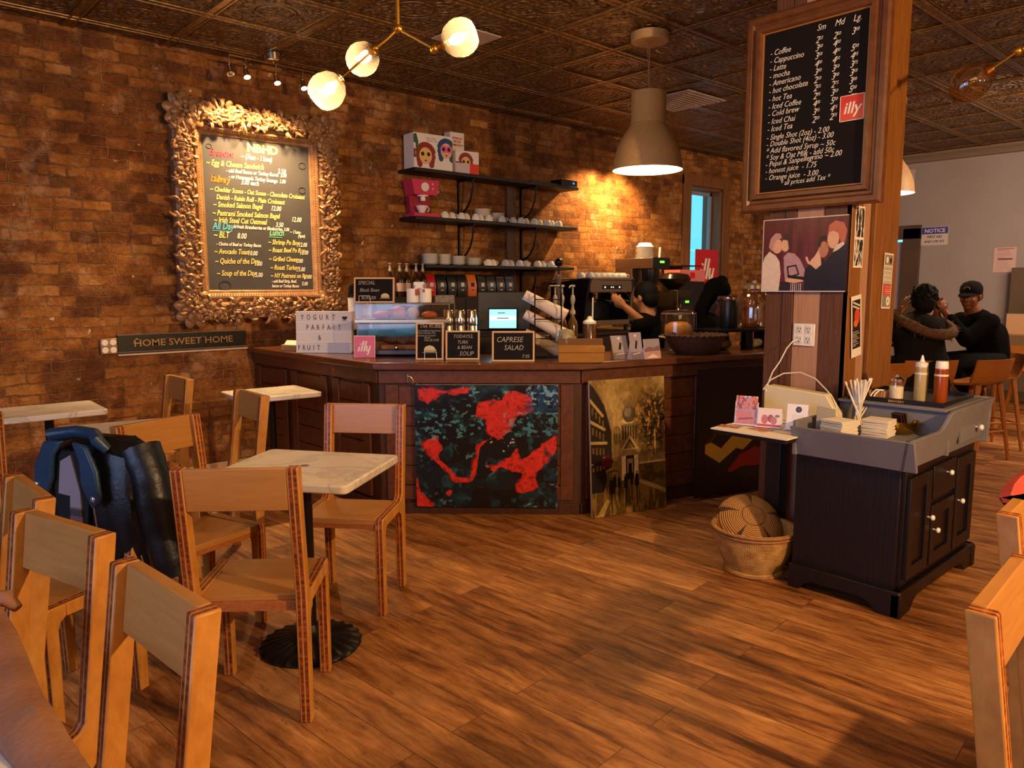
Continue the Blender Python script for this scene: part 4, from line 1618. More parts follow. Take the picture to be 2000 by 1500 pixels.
def paintings():
    N1 = (-.698, -.716)
    c = Canvas(.875, .765, 320, '#0a0809')
    X, Y = c.X, c.Y
    f = fbm(X, Y, 9)
    c.put((fbm(X + 5, Y, 4) > .58), '#0b1a24', .9)
    c.put(np.clip(fbm(X, Y + 7, 9, 5) * 6 - 3.6, 0, 1), '#153c4c', .8)
    c.put(np.clip(fbm(X + 6, Y + 2, 16, 4) * 7 - 4.4, 0, 1), '#1f5a68', .6)
    c.put(np.clip(fbm(X, Y + 9, 36, 3) * 8 - 5, 0, 1) * np.clip(fbm(X + 2, Y, 5) * 5 - 2.4, 0, 1), '#6fa8ae', .7)
    for p in ([(.42, .80), (.46, .86), (.62, .88), (.66, .95), (.81, .92), (.83, .80), (.70, .74), (.66, .62), (.58, .55), (.49, .62), (.50, .72), (.42, .74)],
              [(.02, .96), (.12, .98), (.2, .95), (.38, .98), (.38, .93), (.2, .93), (.1, .86), (.03, .88)],
              [(.04, .52), (.16, .58), (.18, .48), (.14, .42), (.24, .30), (.29, .24), (.38, .24), (.40, .34), (.44, .52), (.54, .58), (.50, .50), (.44, .44), (.42, .28), (.38, .21), (.27, .21), (.22, .28), (.10, .42)],
              [(.49, .42), (.52, .33), (.62, .38), (.72, .48), (.74, .38), (.86, .48), (.98, .60), (1, .48), (.92, .38), (.84, .28), (.86, .18), (.80, .13), (.72, .12), (.70, .18), (.78, .28), (.68, .30), (.60, .34), (.54, .30)],
              [(.0, .26), (.03, .12), (.12, .02), (.10, 0), (0, 0)], [(.20, .12), (.25, .15), (.24, .09)]):
        c.feather(p, '#7a1214', 9, 26, 1.2, 5, .95, 1)
        c.feather(p, '#b5201b', 7, 34, 1.3, 6, .95, 3)
        c.feather(p, '#d8382a', 6, 44, 1.6, 5, .6, 5)
    c.poly([(.43, .30), (.45, .48), (.52, .56), (.55, .54), (.49, .45), (.48, .34), (.55, .30), (.50, .24), (.43, .22)], '#0a1016', 1, .02)
    c.poly([(.52, .42), (.56, .55), (.68, .58), (.66, .48), (.72, .50), (.66, .42), (.58, .38)], '#090a0d', 1, .03)
    c.put((fbm(X, Y + 3, 40) > .60) & (((X - .12) / .3) ** 2 + ((Y - .68) / .1) ** 2 < 1.6), '#4f93a5', .7)
    c.put((fbm(X, Y + 5, 40) > .57) & (X > .62) & (Y > .58) & (Y < .78), '#4f93a5', .6)
    c.put((fbm(X, Y + 5, 26) > .60) & (((X - .62) / .1) ** 2 + ((Y - .52) / .06) ** 2 < 1), '#d8dcd2', .8)
    c.put((fbm(X, Y + 2, 34) > .48) & (X > .78) & (Y > .78), '#0f3f6e', .7)
    c.put((fbm(X, Y + 2, 45) > .60) & (X > .78) & (Y > .84), '#7fb6c8', .7)
    c.put((fbm(X, Y + 1, 34) > .52) & (X > .9) & (Y < .5), '#10304a', .7)
    c.put(np.clip(fbm(X, Y + 4, 40, 3) * 6 - 3.5, 0, 1), '#070708', .55)
    c.mottle(44, .3)
    t = thing('abstract_painting', 'red, black and teal abstract canvas hung on the angled counter front', 'painting', (2.946, 3.477, .055), facing(*N1))
    c.build('canvas', t, .03, rough=.35)
    N2 = (-.268, -.963)
    t = thing('street_painting', 'tall sepia painting of a street with a domed church leaning on the counter', 'painting', (3.640, 2.905, .003), 0)
    t.rotation_euler = (R(-3.5), 0, facing(*N2))
    c = Canvas(.56, .845, 380, '#a08248')
    X, Y = c.X, c.Y
    c.put(np.clip(fbm(X, Y, 5) * 2 - .7, 0, 1), '#8d7446', .8)
    c.put(np.clip(fbm(X + 4, Y, 3) * 3 - 1.3, 0, 1) * (Y > .5), '#e0c382', .8)
    c.put(np.clip(1.2 - (((X - .36) / .22) ** 2 + ((Y - .77) / .10) ** 2), 0, 1) * np.clip(fbm(X, Y, 9) * 3 - 1.1, 0, 1), '#7d6f5e', .7)
    c.put(np.clip(fbm(X, Y, 16) * 4 - 2.2, 0, 1) * (Y > .4), '#d8b878', .5)
    c.poly([(0, 0), (1, 0), (1, .30), (.62, .33), (.45, .30), (.3, .34), (0, .3)], '#6d5526')
    c.put((fbm(X * 2, Y * .6, 12) > .52) & (Y < .32), '#a9873f', .7)
    # left row of houses
    c.poly([(0, .98), (.05, .95), (.18, .82), (.27, .62), (.27, .36), (0, .28)], '#3a2b15')
    for k in range(4):
        y0, y1 = .86 - .155 * k, .74 - .10 * k
        c.line(.0, y0, .16 + .02 * k, y1, .009, '#c2a86e')
        for j in range(4):
            x = .03 + .045 * j
            y = y0 - (y0 - y1) * x / .17 - .055
            c.rect(x - .010, y - .03, x + .010, y + .02, '#8c6c2c')
    c.poly([(0, .48), (.2, .42), (.2, .36), (0, .40)], '#2a120c')
    c.poly([(.14, .42), (.22, .46), (.29, .40), (.25, .36), (.14, .37)], '#6d1c18')
    c.poly([(0, .34), (.18, .34), (.2, .28), (.16, .18), (0, .18)], '#241a0c')
    # domed church
    c.rect(.40, .52, .62, .66, '#9a8450')
    for k in range(6):
        c.rect(.415 + .035 * k, .55, .43 + .035 * k, .65, '#4c3c1c')
    c.ell(.51, .69, .115, .025, '#e0c88c')
    c.ell(.51, .735, .09, .06, '#74664c')
    c.ell(.49, .75, .05, .035, '#9c8c6c')
    c.rect(.495, .78, .525, .82, '#8a7c62')
    c.line(.51, .81, .51, .88, .003, '#9b8352')
    c.rect(.29, .42, .40, .62, '#8c7440')
    c.ell(.345, .62, .05, .035, '#9a8450')
    for k in range(3):
        c.rect(.305 + .03 * k, .52, .32 + .03 * k, .60, '#4c3c1c')
    c.poly([(.38, .47), (.51, .585), (.64, .47)], '#c9ae70')
    c.poly([(.43, .483), (.51, .555), (.59, .483)], '#5d4a22')
    c.poly([(.46, .487), (.51, .535), (.56, .487)], '#a08850')
    c.rect(.38, .43, .64, .47, '#a88f56')
    c.rect(.40, .25, .62, .43, '#3c2d14')
    c.rect(.40, .25, .455, .43, '#e6cd92')
    c.rect(.565, .25, .62, .43, '#e6cd92')
    c.rect(.47, .30, .55, .405, '#a9935c')
    c.rect(.49, .25, .535, .37, '#1c140a')
    # trees, wall and railings on the right
    tree = np.clip(1.25 - (((X - .86) / .30) ** 2 + ((Y - .67) / .27) ** 2), 0, 1)
    c.put(tree * np.clip(fbm(X, Y, 16) * 5 - 1.3, 0, 1), '#3a2a10', 1)
    c.put(tree * np.clip(fbm(X + 8, Y, 45, 3) * 7 - 3.6, 0, 1), '#8a6424', .9)
    c.put(tree * np.clip(fbm(X + 3, Y + 5, 50, 3) * 9 - 5.4, 0, 1) * (Y > .5), '#d0a050', .9)
    c.put(tree * np.clip(fbm(X + 1, Y + 2, 38, 3) * 8 - 4.6, 0, 1), '#20160a', .8)
    c.line(.86, .42, .855, .60, .006, '#b59758')
    for k in range(11):
        c.rect(.655 + .033 * k, .37, .662 + .033 * k, .42, '#b59a5e')
    c.rect(.64, .355, 1, .372, '#cdb376')
    c.poly([(.64, .355), (1, .355), (1, .14), (.64, .24)], '#5e4a20')
    c.put((fbm(X, Y, 16) > .5) & (X > .64) & (Y < .35) & (Y > .16), '#8c7032', .6)
    c.line(.66, .225, 1.0, .13, .013, '#b89c60')
    # strollers with their reflections
    for x, y, s in ((.45, .24, 1.0), (.60, .25, 1.05), (.53, .25, .8), (.36, .24, .8), (.30, .25, .9), (.26, .22, 1.2)):
        c.ell(x, y + .045 * s, .012, .010, '#1c1208')
        c.poly([(x - .022 * s, y + .035 * s), (x + .022 * s, y + .035 * s), (x + .028 * s, y - .05 * s), (x - .028 * s, y - .05 * s)], '#20150a')
        c.poly([(x - .012, y - .05 * s), (x + .014, y - .05 * s), (x + .006, y - .2 * s), (x - .006, y - .2 * s)], '#2a1c0c', .75)
    c.poly([(.05, .0), (.15, .0), (.23, .11), (.20, .13)], '#cbb06c', .7)
    c.mottle(26, .22)
    c.put(np.clip(fbm(X, Y, 60, 3) * 5 - 2.6, 0, 1), '#2a1c0a', .22)
    c.C = c.C ** 1.3 * .95
    c.build('canvas', t, .018, rough=.4)
    t = thing('flag_painting', 'dark panel painted with zigzag yellow and red shapes at the right end of the counter', 'painting', (4.56, 2.655, .02), facing(*N2))
    c = Canvas(.86, .86, 220, '#0d0608')
    wx = lambda px: (px - 1312) / 190
    wy = lambda py: (972 - py) / 280
    def P(pts):
        return [(wx(1280 + a / 4.545), wy(680 + b / 4.545)) for a, b in pts]
    c.poly(P([(220, 800), (270, 785), (355, 855), (480, 705), (600, 755), (640, 730), (700, 740), (640, 800), (550, 895), (490, 868), (345, 998), (220, 890)]), '#c8922a')
    c.poly(P([(415, 1085), (530, 930), (600, 910), (650, 875), (800, 915), (790, 1030), (680, 1075), (560, 1060), (440, 1110)]), '#8e1012')
    c.poly(P([(820, 840), (900, 800), (940, 800), (938, 880), (905, 915), (850, 885), (845, 940), (795, 1030), (785, 1020)]), '#c8922a')
    c.poly(P([(785, 1040), (810, 1160), (760, 1245), (770, 1150)]), '#8e1012')
    c.poly(P([(220, 795), (270, 740), (335, 625), (480, 635), (560, 690), (480, 670), (345, 645), (270, 785)]), '#5d0c10')
    c.poly(P([(830, 375), (965, 305), (965, 385)]), '#a01418')
    c.mottle(20, .1)
    c.build('canvas', t, .015, edge=mat('panel_edge', '#140a0a', .6), rough=.3)


paintings()


# ------------------------------------------------------------------ things on the pillar
def drinks_menu():
    t = thing('drinks_menu_board', 'black drinks menu board in a stepped wooden frame high on the pillar', 'blackboard', (3.748, 1.8775, 1.80), facing(-1, 0))
    W, H = .73, .99
    MB().span((-W / 2 + .07, -.025, .07), (W / 2 - .07, -.0, H - .07)).build('board', BOARD_DK, t)
    prof = [(0, .0), (0, -.035), (.012, -.042), (.035, -.042), (.045, -.03), (.058, -.03), (.066, -.05), (.085, -.05), (.095, -.03), (.098, -.024)]
    m = MB()
    m.loft([[(-W / 2 + p, y, p), (W / 2 - p, y, p), (W / 2 - p, y, H - p), (-W / 2 + p, y, H - p)] for p, y in prof], cap=False, smooth=False)
    m.build('frame', mat('frame_wood', '#4f2a12', .4, noise=(6, '#6f411c', .5), stretch=(3, 3, 3)), t, smooth_angle=20)
    m = MB()
    q = .098
    for a, b in (((-W / 2 + q - .012, H - q), (W / 2 - q + .012, H - q + .012)), ((-W / 2 + q - .012, q - .012), (W / 2 - q + .012, q))):
        m.span((a[0], -.034, a[1]), (b[0], -.02, b[1]))
    for x in (-W / 2 + q - .012, W / 2 - q):
        m.span((x, -.034, q), (x + .012, -.02, H - q))
    m.build('inner_slip', mat('slip_wood', '#a06a34', .45), t)
    m = MB()
    rnd = random.Random(11)

    def w(tx, u, v, s):
        text_bm(m, tx, -W / 2 + .098 + u * (W - .196), .098 + v * (H - .196), s, y=-.0262, shear=.3, bold=-.0002, rot=rnd.uniform(-.02, .03), sx=.85)
    for k, s in enumerate(('Sm', 'Md', 'Lg.')):
        w(s, .52 + .165 * k, .945, .042)
    rows = [('Coffee', '2.25', '2.50', '3.00'), ('Cappuccino', '3.50', '4.00', ''), ('Latte', '3.50', '4.00', '5.00'), ('mocha', '4.00', '4.50', '4.95'), ('Americano', '3.00', '3.50', '3.75'), ('hot chocolate', '2.50', '3.00', '3.50'),
            ('hot Tea', '2.25', '2.75', '3.00'), ('Iced Coffee', '2.95', '3.50', '5.00'), ('Cold brew', '4.00', '5.00', '4.95'), ('Iced Chai', '3.95', '4.75', '3.00'), ('Iced Tea', '2.50', '2.75', '')]
    for k, r in enumerate(rows):
        v = .862 - .0475 * k
        w('- ' + r[0], .06, v, .040)
        for j in range(3):
            if r[1 + j]:
                w(r[1 + j][0], .51 + .165 * j, v + .01, .046)
                w(r[1 + j][2:], .545 + .165 * j, v + .028, .022)
    ex = ['- Single Shot (2oz) - 2.00', '- Double Shot (4oz) - 3.00', '* Add flavored Syrup ~ 50c', '* Soy & Oat Milk - add 50c', '- Pepsi & Sanpellegrino ~ 2.00', '- honest juice  - 1.75', '- Orange juice  - 3.00']
    for k, s in enumerate(ex):
        w(s, .055, .335 - .043 * k, .039)
    w('* all prices add Tax *', .22, .035, .036)
    m.build('chalk_writing', CHALK_W, t)
    s = MB().span((.145, -.0275, .395), (.262, -.0255, .515)).build('red_sticker', REDP, t)
    m = MB()
    text_bm(m, 'illy', .2035, .43, .075, y=-.0285, align='CENTER', shear=.2, bold=.001)
    for a, b in (((.145, .395), (.262, .398)), ((.145, .512), (.262, .515))):
        m.span((a[0], -.0282, a[1]), (b[0], -.027, b[1]))
    for x in (.145, .259):
        m.span((x, -.0282, .395), (x + .003, -.027, .515))
    m.build('sticker_lettering', CHALK_W, s)


drinks_menu()


def pillar_photo():
    W, H = .452, .375
    c = Canvas(W, H, 240, '#5a1620')
    X, Y = c.X, c.Y
    c.put(np.clip(.5 + .5 * np.sin(X * 55 + 3 * fbm(X, Y * .2, 6)), 0, 1) * (fbm(X * 2, Y * .2, 6)), '#2a0a18', .9)
    c.put((X > .2) & (X < .62) & (fbm(X * 3, Y * .2, 5) > .5), '#6a2440', .5)
    SK, WH, NV = '#d8a888', '#d9c6b4', '#171526'
    # woman in a white coat at the left, woman in lilac beside her
    c.poly([(0, 0), (0, .36), (.03, .48), (.09, .56), (.17, .50), (.22, .42), (.24, .25), (.22, 0)], WH)
    c.ell(.185, .63, .065, .10, SK)
    c.poly([(.08, .62), (.10, .74), (.16, .81), (.22, .80), (.24, .74), (.18, .72), (.14, .64), (.12, .56)], '#b58e86')
    c.poly([(.27, .48), (.32, .54), (.40, .52), (.47, .44), (.53, .30), (.52, .18), (.44, .12), (.30, .14), (.28, .3)], '#b08a92')
    c.poly([(.25, .14), (.50, .12), (.52, 0), (.23, 0)], '#241a2a')
    for k in range(6):
        c.rect(.365 + .024 * k, 0, .375 + .024 * k, .12, '#b9a0a4')
    c.ell(.285, .64, .05, .09, SK)
    c.poly([(.24, .72), (.28, .80), (.35, .78), (.36, .66), (.33, .58), (.31, .70)], '#3a1c1c')
    c.poly([(.30, .14), (.40, .12), (.52, .14), (.50, .19), (.40, .21), (.32, .20)], SK)
    for a, b in (((.32, .34), (.42, .36)), ((.42, .36), (.46, .24)), ((.46, .24), (.34, .20)), ((.34, .20), (.32, .34))):
        c.line(a[0], a[1], b[0], b[1], .004, '#140a12')
    c.line(.34, .21, .53, .18, .008, '#140a12')
    # man with raised hands and tall man in a dark suit
    c.poly([(.53, 0), (.53, .30), (.58, .36), (.66, .40), (.74, .44), (.80, .34), (.80, 0)], NV)
    c.ell(.735, .56, .058, .105, '#b07a5c')
    c.poly([(.67, .62), (.69, .72), (.75, .75), (.79, .70), (.72, .68), (.69, .58)], '#140c10')
    c.poly([(.53, .46), (.55, .48), (.58, .40), (.64, .48), (.68, .56), (.71, .44), (.72, .36), (.66, .30), (.60, .36), (.56, .38)], '#d8b090')
    c.poly([(.62, 0), (.70, .30), (.78, .42), (.86, .55), (.95, .66), (1, .62), (1, 0)], '#141224')
    c.poly([(.84, .52), (.87, .60), (.95, .66), (.97, .62), (.90, .55)], WH)
    c.ell(.84, .70, .065, .13, SK)
    c.poly([(.78, .78), (.79, .88), (.86, .93), (.95, .90), (.99, .80), (.97, .64), (.92, .66), (.90, .76), (.84, .80)], '#b5614e')
    c.rect(0, 0, 1, .012, '#d8cdd0')
    c.rect(0, .988, 1, 1, '#c8bcc4')
    c.rect(0, 0, .01, 1, '#c8bcc4')
    c.mottle(30, .12)
    t = thing('photo_print', 'colour photo print of four people before a red curtain on the pillar', 'photograph', (3.728, 1.89, 1.381), facing(-1, 0))
    c.build('print', t, .02, edge=mat('print_edge', '#2a1a16', .5), rough=.35)
    o = thing('wall_outlet', 'white quad outlet plate on the pillar with a cable plugged in', 'outlet', (3.746, 1.873, 1.16), facing(-1, 0))
    MB().box((0, 0, 0), (.115, .008, .115)).build('plate', WHITEP, o, bevel=.003)
    for dx in (-.024, .024):
        for dz in (-.026, .026):
            m = MB().box((dx, -.0045, dz), (.034, .004, .038))
            s = m.build('socket', mat('socket_white', '#d8d0c6', .4), o, bevel=.002)
            k = MB()
            k.box((dx - .007, -.0068, dz + .006), (.003, .001, .010)).box((dx + .007, -.0068, dz + .006), (.003, .001, .008)).box((dx, -.0068, dz - .009), (.006, .001, .006))
            k.build('slots', mat('slot_dark', '#2a2220', .6), s)
    # posters on the pillar's right-hand side
    posters = [((3.835, 1.655), 1.50, .105, .30, 0, 'black and white photo strip poster beside the photo on the pillar'),
               ((3.86, 1.648), 1.055, .115, .31, -7, 'tilted red and black flyer pinned low on the pillar side'),
               ((4.17, 1.642), 1.29, .115, .29, 2, 'grey and red event flyer on the orange corner board of the pillar')]
    for k, ((x, y), z, w, h, tilt, lb) in enumerate(posters):
        t = thing('flyer', lb, 'poster', (x, y, z), 0, rot=(0, R(tilt), 0))
        c = Canvas(w, h, 120, '#e8e0d8')
        X, Y = c.X, c.Y
        if k == 0:
            c.put((fbm(X, Y, 6) > .5) & (X > .06) & (X < .94) & (Y > .03) & (Y < .97), '#1a1614')
            c.put((fbm(X, Y + 4, 12) > .52) & (X > .06) & (X < .94) & (Y > .03) & (Y < .97), '#3a342f', .7)
            c.rect(.06, .46, .94, .50, '#e8e0d8')
        elif k == 1:
            c.rect(.10, .14, .90, .93, '#1e1512')
            c.ell(.58, .66, .26, .13, '#c8452c')
            c.ell(.45, .55, .2, .06, '#d8642c')
            for j in range(9):
                c.rect(.16, .18 + .028 * j, .45 + .4 * ((j * 37) % 10) / 10, .19 + .028 * j, '#cfc2b4')
            c.line(.2, .90, .85, .82, .004, '#d8cfc4')
            c.line(.2, .84, .8, .77, .004, '#d8cfc4')
        else:
            c.rect(.05, .03, .95, .97, '#8e8278')
            c.ell(.35, .88, .13, .06, '#e8ddd0')
            c.ell(.72, .87, .12, .055, '#2a1a16')
            for j in range(4):
                c.rect(.08, .46 + .085 * j, .92, .53 + .085 * j, '#d8cfc2')
                c.rect(.1, .475 + .085 * j, .88, .50 + .085 * j, '#8a8076', .6)
            c.rect(.05, .25, .95, .43, '#cc4a34')
            for j in range(4):
                c.rect(.3, .27 + .04 * j, .9, .28 + .04 * j, '#e8b0a0')
            c.ell(.70, .14, .2, .085, '#efe8de')
            c.ell(.70, .14, .05, .03, '#6a5a50')
        c.build('sheet', t, .0012, edge=mat('paper_edge', '#e0d6cc', .7), rough=.55)
    # white cord from the outlet to the router
    m = MB()
    m.tube([(3.735, 1.90, 1.135), (3.71, 1.915, 1.125), (3.69, 1.935, 1.09), (3.66, 1.955, 1.02), (3.63, 1.975, .97), (3.60, 1.98, .92), (3.565, 1.975, .87)], .0032, 6)
    tag(m.build('power_cord', WHITEP), 'white power cord hanging from the pillar outlet down to the table', 'cord')


pillar_photo()
# ------------------------------------------------------------------ on the counter
ND = (-.70, -.714)          # outward normal of the angled counter face
AD = facing(*ND)
NL = (-.80, -.60)


def chalk_sign(label, x, y, z, rz, w, h, lines, burger=None, lean=-9, clip=False, txcol=None):
    t = thing('chalk_sign', label, 'chalk sign', (x, y, z), 0, rot=(R(lean), 0, rz))
    b = .011
    MB().span((-w / 2 + b, -.004, b), (w / 2 - b, .004, h - b)).build('slate', BOARD_DK, t)
    m = MB()
    m.span((-w / 2, -.007, 0), (w / 2, .007, b)).span((-w / 2, -.007, h - b), (w / 2, .007, h)).span((-w / 2, -.007, b), (-w / 2 + b, .007, h - b)).span((w / 2 - b, -.007, b), (w / 2, .007, h - b))
    m.build('frame', mat('pale_frame_wood', '#d3a878', .5), t, bevel=.0015)
    m = MB()
    for tx, u, v, s in lines:
        text_bm(m, tx, (u - .5) * w, v * h, s, y=-.0045, shear=.2, align='CENTER' if u == .5 else 'LEFT', sx=.9)
    m.build('chalk_writing', txcol or mat('dim_chalk', '#a39b90', .9), t)
    if burger:
        bx, bz, s = burger
        bm_ = MB()
        bm_.prism([(bx + s * math.cos(R(a)), bz + .8 * s * math.sin(R(a))) for a in range(0, 181, 15)], -.005, -.0042, 'y')
        bm_.span((bx - s, -.005, bz - .3 * s), (bx + s, -.0042, bz - .08 * s))
        bm_.build('burger_drawing', mat('chalk_cream', '#cdb98a', .9), t)
        k = MB().span((bx - 1.3 * s, -.0052, bz - .5 * s), (bx + 1.3 * s, -.0042, bz - .42 * s)).span((bx - s, -.0053, bz - .06 * s), (bx + s, -.0051, bz - .01 * s))
        k.build('burger_lines', mat('dim_chalk', '#a39b90', .9), t)
    if clip:
        m = MB()
        cx, cw = clip
        m.tube([(cx, -.02, -.002), (cx, -.012, h * .27), (cx + cw, -.012, h * .27), (cx + cw + .01, -.02, -.002)], .0022, 6)
        m.build('wire_easel', mat('white_wire', '#e8ded0', .4), t)
    return t


def counter_front_row():
    z = ZT + .0005
    # letter light box
    W, H = .41, .292
    t = thing('letter_lightbox', 'white letter board reading YOGURT PARFAIT & FRUIT at the left end of the counter', 'letter board', (2.578, 4.80, z), 0, rot=(R(-3), 0, facing(-.77, -.64)))
    MB().span((-W / 2, 0, 0), (W / 2, .045, H)).build('case', mat('lightbox_white', '#d9d2cc', .5), t, bevel=.003)
    m = MB()
    for k in range(5):
        zz = .004 + k * (H - .008) / 4
        m.span((-W / 2 + .003, -.005, zz - .0025), (W / 2 - .003, .002, zz + .0025))
    m.build('rails', mat('rail_white', '#ece6e0', .4), t)
    m = MB()
    rows = [('YOGURT', -.155, 3, .046, .051), ('PARFAIT', -.118, 2, .039, .051), ('&', -.03, 1, .04, .05), ('FRUIT', -.182, 0, .036, .050)]
    for s, x0, r, st, sz in rows:
        for i, ch in enumerate(s):
            text_bm(m, ch, x0 + i * st, .02 + r * (H - .008) / 4, sz, y=-.001, sx=.72, align='CENTER')
    # cup pictogram
    cx, cz = .155, .255
    m.prism([(cx - .022, cz), (cx + .022, cz), (cx + .014, cz - .018), (cx, cz - .026), (cx - .014, cz - .018)], -.0015, -.0008, 'y')
    m.span((cx - .02, -.0015, cz - .032), (cx + .02, -.0008, cz - .029))
    m.build('lettering', mat('letter_black', '#2a2224', .6), t)
    # box of napkins at the wall end
    t = thing('wooden_tray', 'small pale wooden block at the wall end of the counter beside the letter board', 'block', (2.53, 5.12, z), R(20))
    MB().span((-.05, -.12, 0), (.09, .10, .045)).build('block', mat('pale_block', '#b08a5c', .5), t, bevel=.004)
    MB().prism([(-.04, .045), (.08, .045), (.05, .07), (-.01, .075)], -.10, .08, 'y').build('paper', mat('napkin_white', '#e6d8c2', .8), t)
    # red sign
    t = thing('red_counter_sign', 'small red square sign with white brush lettering in front of the pastry case', 'sign', (2.615, 4.325, z), 0, rot=(R(-6), 0, facing(-.74, -.67)))
    MB().span((-.066, 0, .004), (.066, .004, .136)).build('panel', mat('red_sign', '#d63427', .3), t, bevel=.001)
    MB().span((-.072, .004, 0), (.072, .01, .142)).build('clear_holder', mat('pink_acrylic', '#d8a898', .2), t, bevel=.001)
    illy(MB(), .132, -.0015).build('lettering', CHALK_W, t)
    # chalk signs
    chalk_sign('upright chalk sign headed The RUBEN with a burger drawing in front of the pastry case', 2.808, 3.862, z, AD, .176, .236,
               [('The RUBEN', .12, .86, .036), ('Corned Beef, Sauerkraut', .06, .76, .016), ('House Russian, Rye', .06, .70, .016), ('toasted w/ mustard', .06, .63, .016), ('Swiss', .30, .57, .02), ('Hot $13.00', .3, .50, .022)],
               burger=(.0, .062, .036), clip=(-.03, .07))
    chalk_sign('chalk sign reading SOUP half behind the RUBEN sign', 2.960, 3.720, z, AD, .215, .185,
               [('TODAYS', .22, .75, .03), ('5.', .72, .74, .034), ('TURK', .34, .55, .03), ('& BEAN', .34, .37, .03), ('SOUP', .40, .14, .04)])
    chalk_sign('chalk sign reading CAPRESE SALAD standing alone before the till', 3.110, 3.410, z, AD, .262, .188,
               [('CAPRESE', .10, .64, .046), ('SALAD', .28, .38, .044), ('7.95', .70, .12, .03)])
    # bamboo tea box
    bx = thing('bamboo_box', 'long bamboo box with a hinged lid on the counter beside the cup rack', 'box', (3.362, 3.075, z), AD)
    BB = mat('yellow_bamboo', '#a87422', .4, noise=(4, '#8a5a14', .6), stretch=(2, 14, 20))
    MB().span((-.138, 0, 0), (.138, .16, .058)).build('body', BB, bx, bevel=.002)
    MB().span((-.14, -.002, .060), (.14, .162, .098)).build('lid', BB, bx, bevel=.002)
    MB().span((-.14, .145, .096), (.14, .162, .135)).build('raised_back', mat('dark_bamboo', '#6d4512', .45), bx, bevel=.002)
    # leaflets
    def leaflet(lb, x, y, rz, w, h, kind, lean=-12):
        t = thing('leaflet_stand', lb, 'leaflet', (x, y, z), 0, rot=(R(lean), 0, rz), group='leaflet stands on the counter')
        c = Canvas(w, h, 90, '#a79aa0')
        X, Y = c.X, c.Y
        if kind == 2:
            c.rect(0, 0, 1, .55, '#c99a8c')
            c.poly([(0, .5), (.3, .62), (.6, .55), (1, .68), (1, .4), (0, .36)], '#8a6a70')
            c.poly([(.1, .05), (.5, .25), (.9, .05)], '#e8dcd2')
        else:
            c.rect(0, 0, 1, .28, '#7d7078')
            c.ell(.5, .88, .10, .05, '#e8d8c8')
            c.poly([(.38, .42), (.52, .72), (.64, .66), (.52, .38)], '#1c1416')
            c.line(.2, .2, .8, .24, .003, '#d8c8c0')
        c.build('card', t, .003, edge=WHITEP, rough=.35)
        MB().prism([(0, 0), (.06, 0), (.004, h * .7)], -w / 2 + .005, w / 2 - .005, 'x').build('foot', mat('clear_holder', '#cfc4c0', .2), t)
    leaflet('leaflet stand with a tilted bottle picture, left of three beside the bamboo box', 3.72, 3.055, R(-18), .115, .155, 0, -20)
    leaflet('tall leaflet stand with a bottle picture, middle of three on the counter', 3.765, 2.968, R(-16), .09, .172, 1)
    leaflet('low leaflet with a pink landscape, right of three on the counter', 3.872, 2.925, R(-10), .135, .128, 2)


counter_front_row()


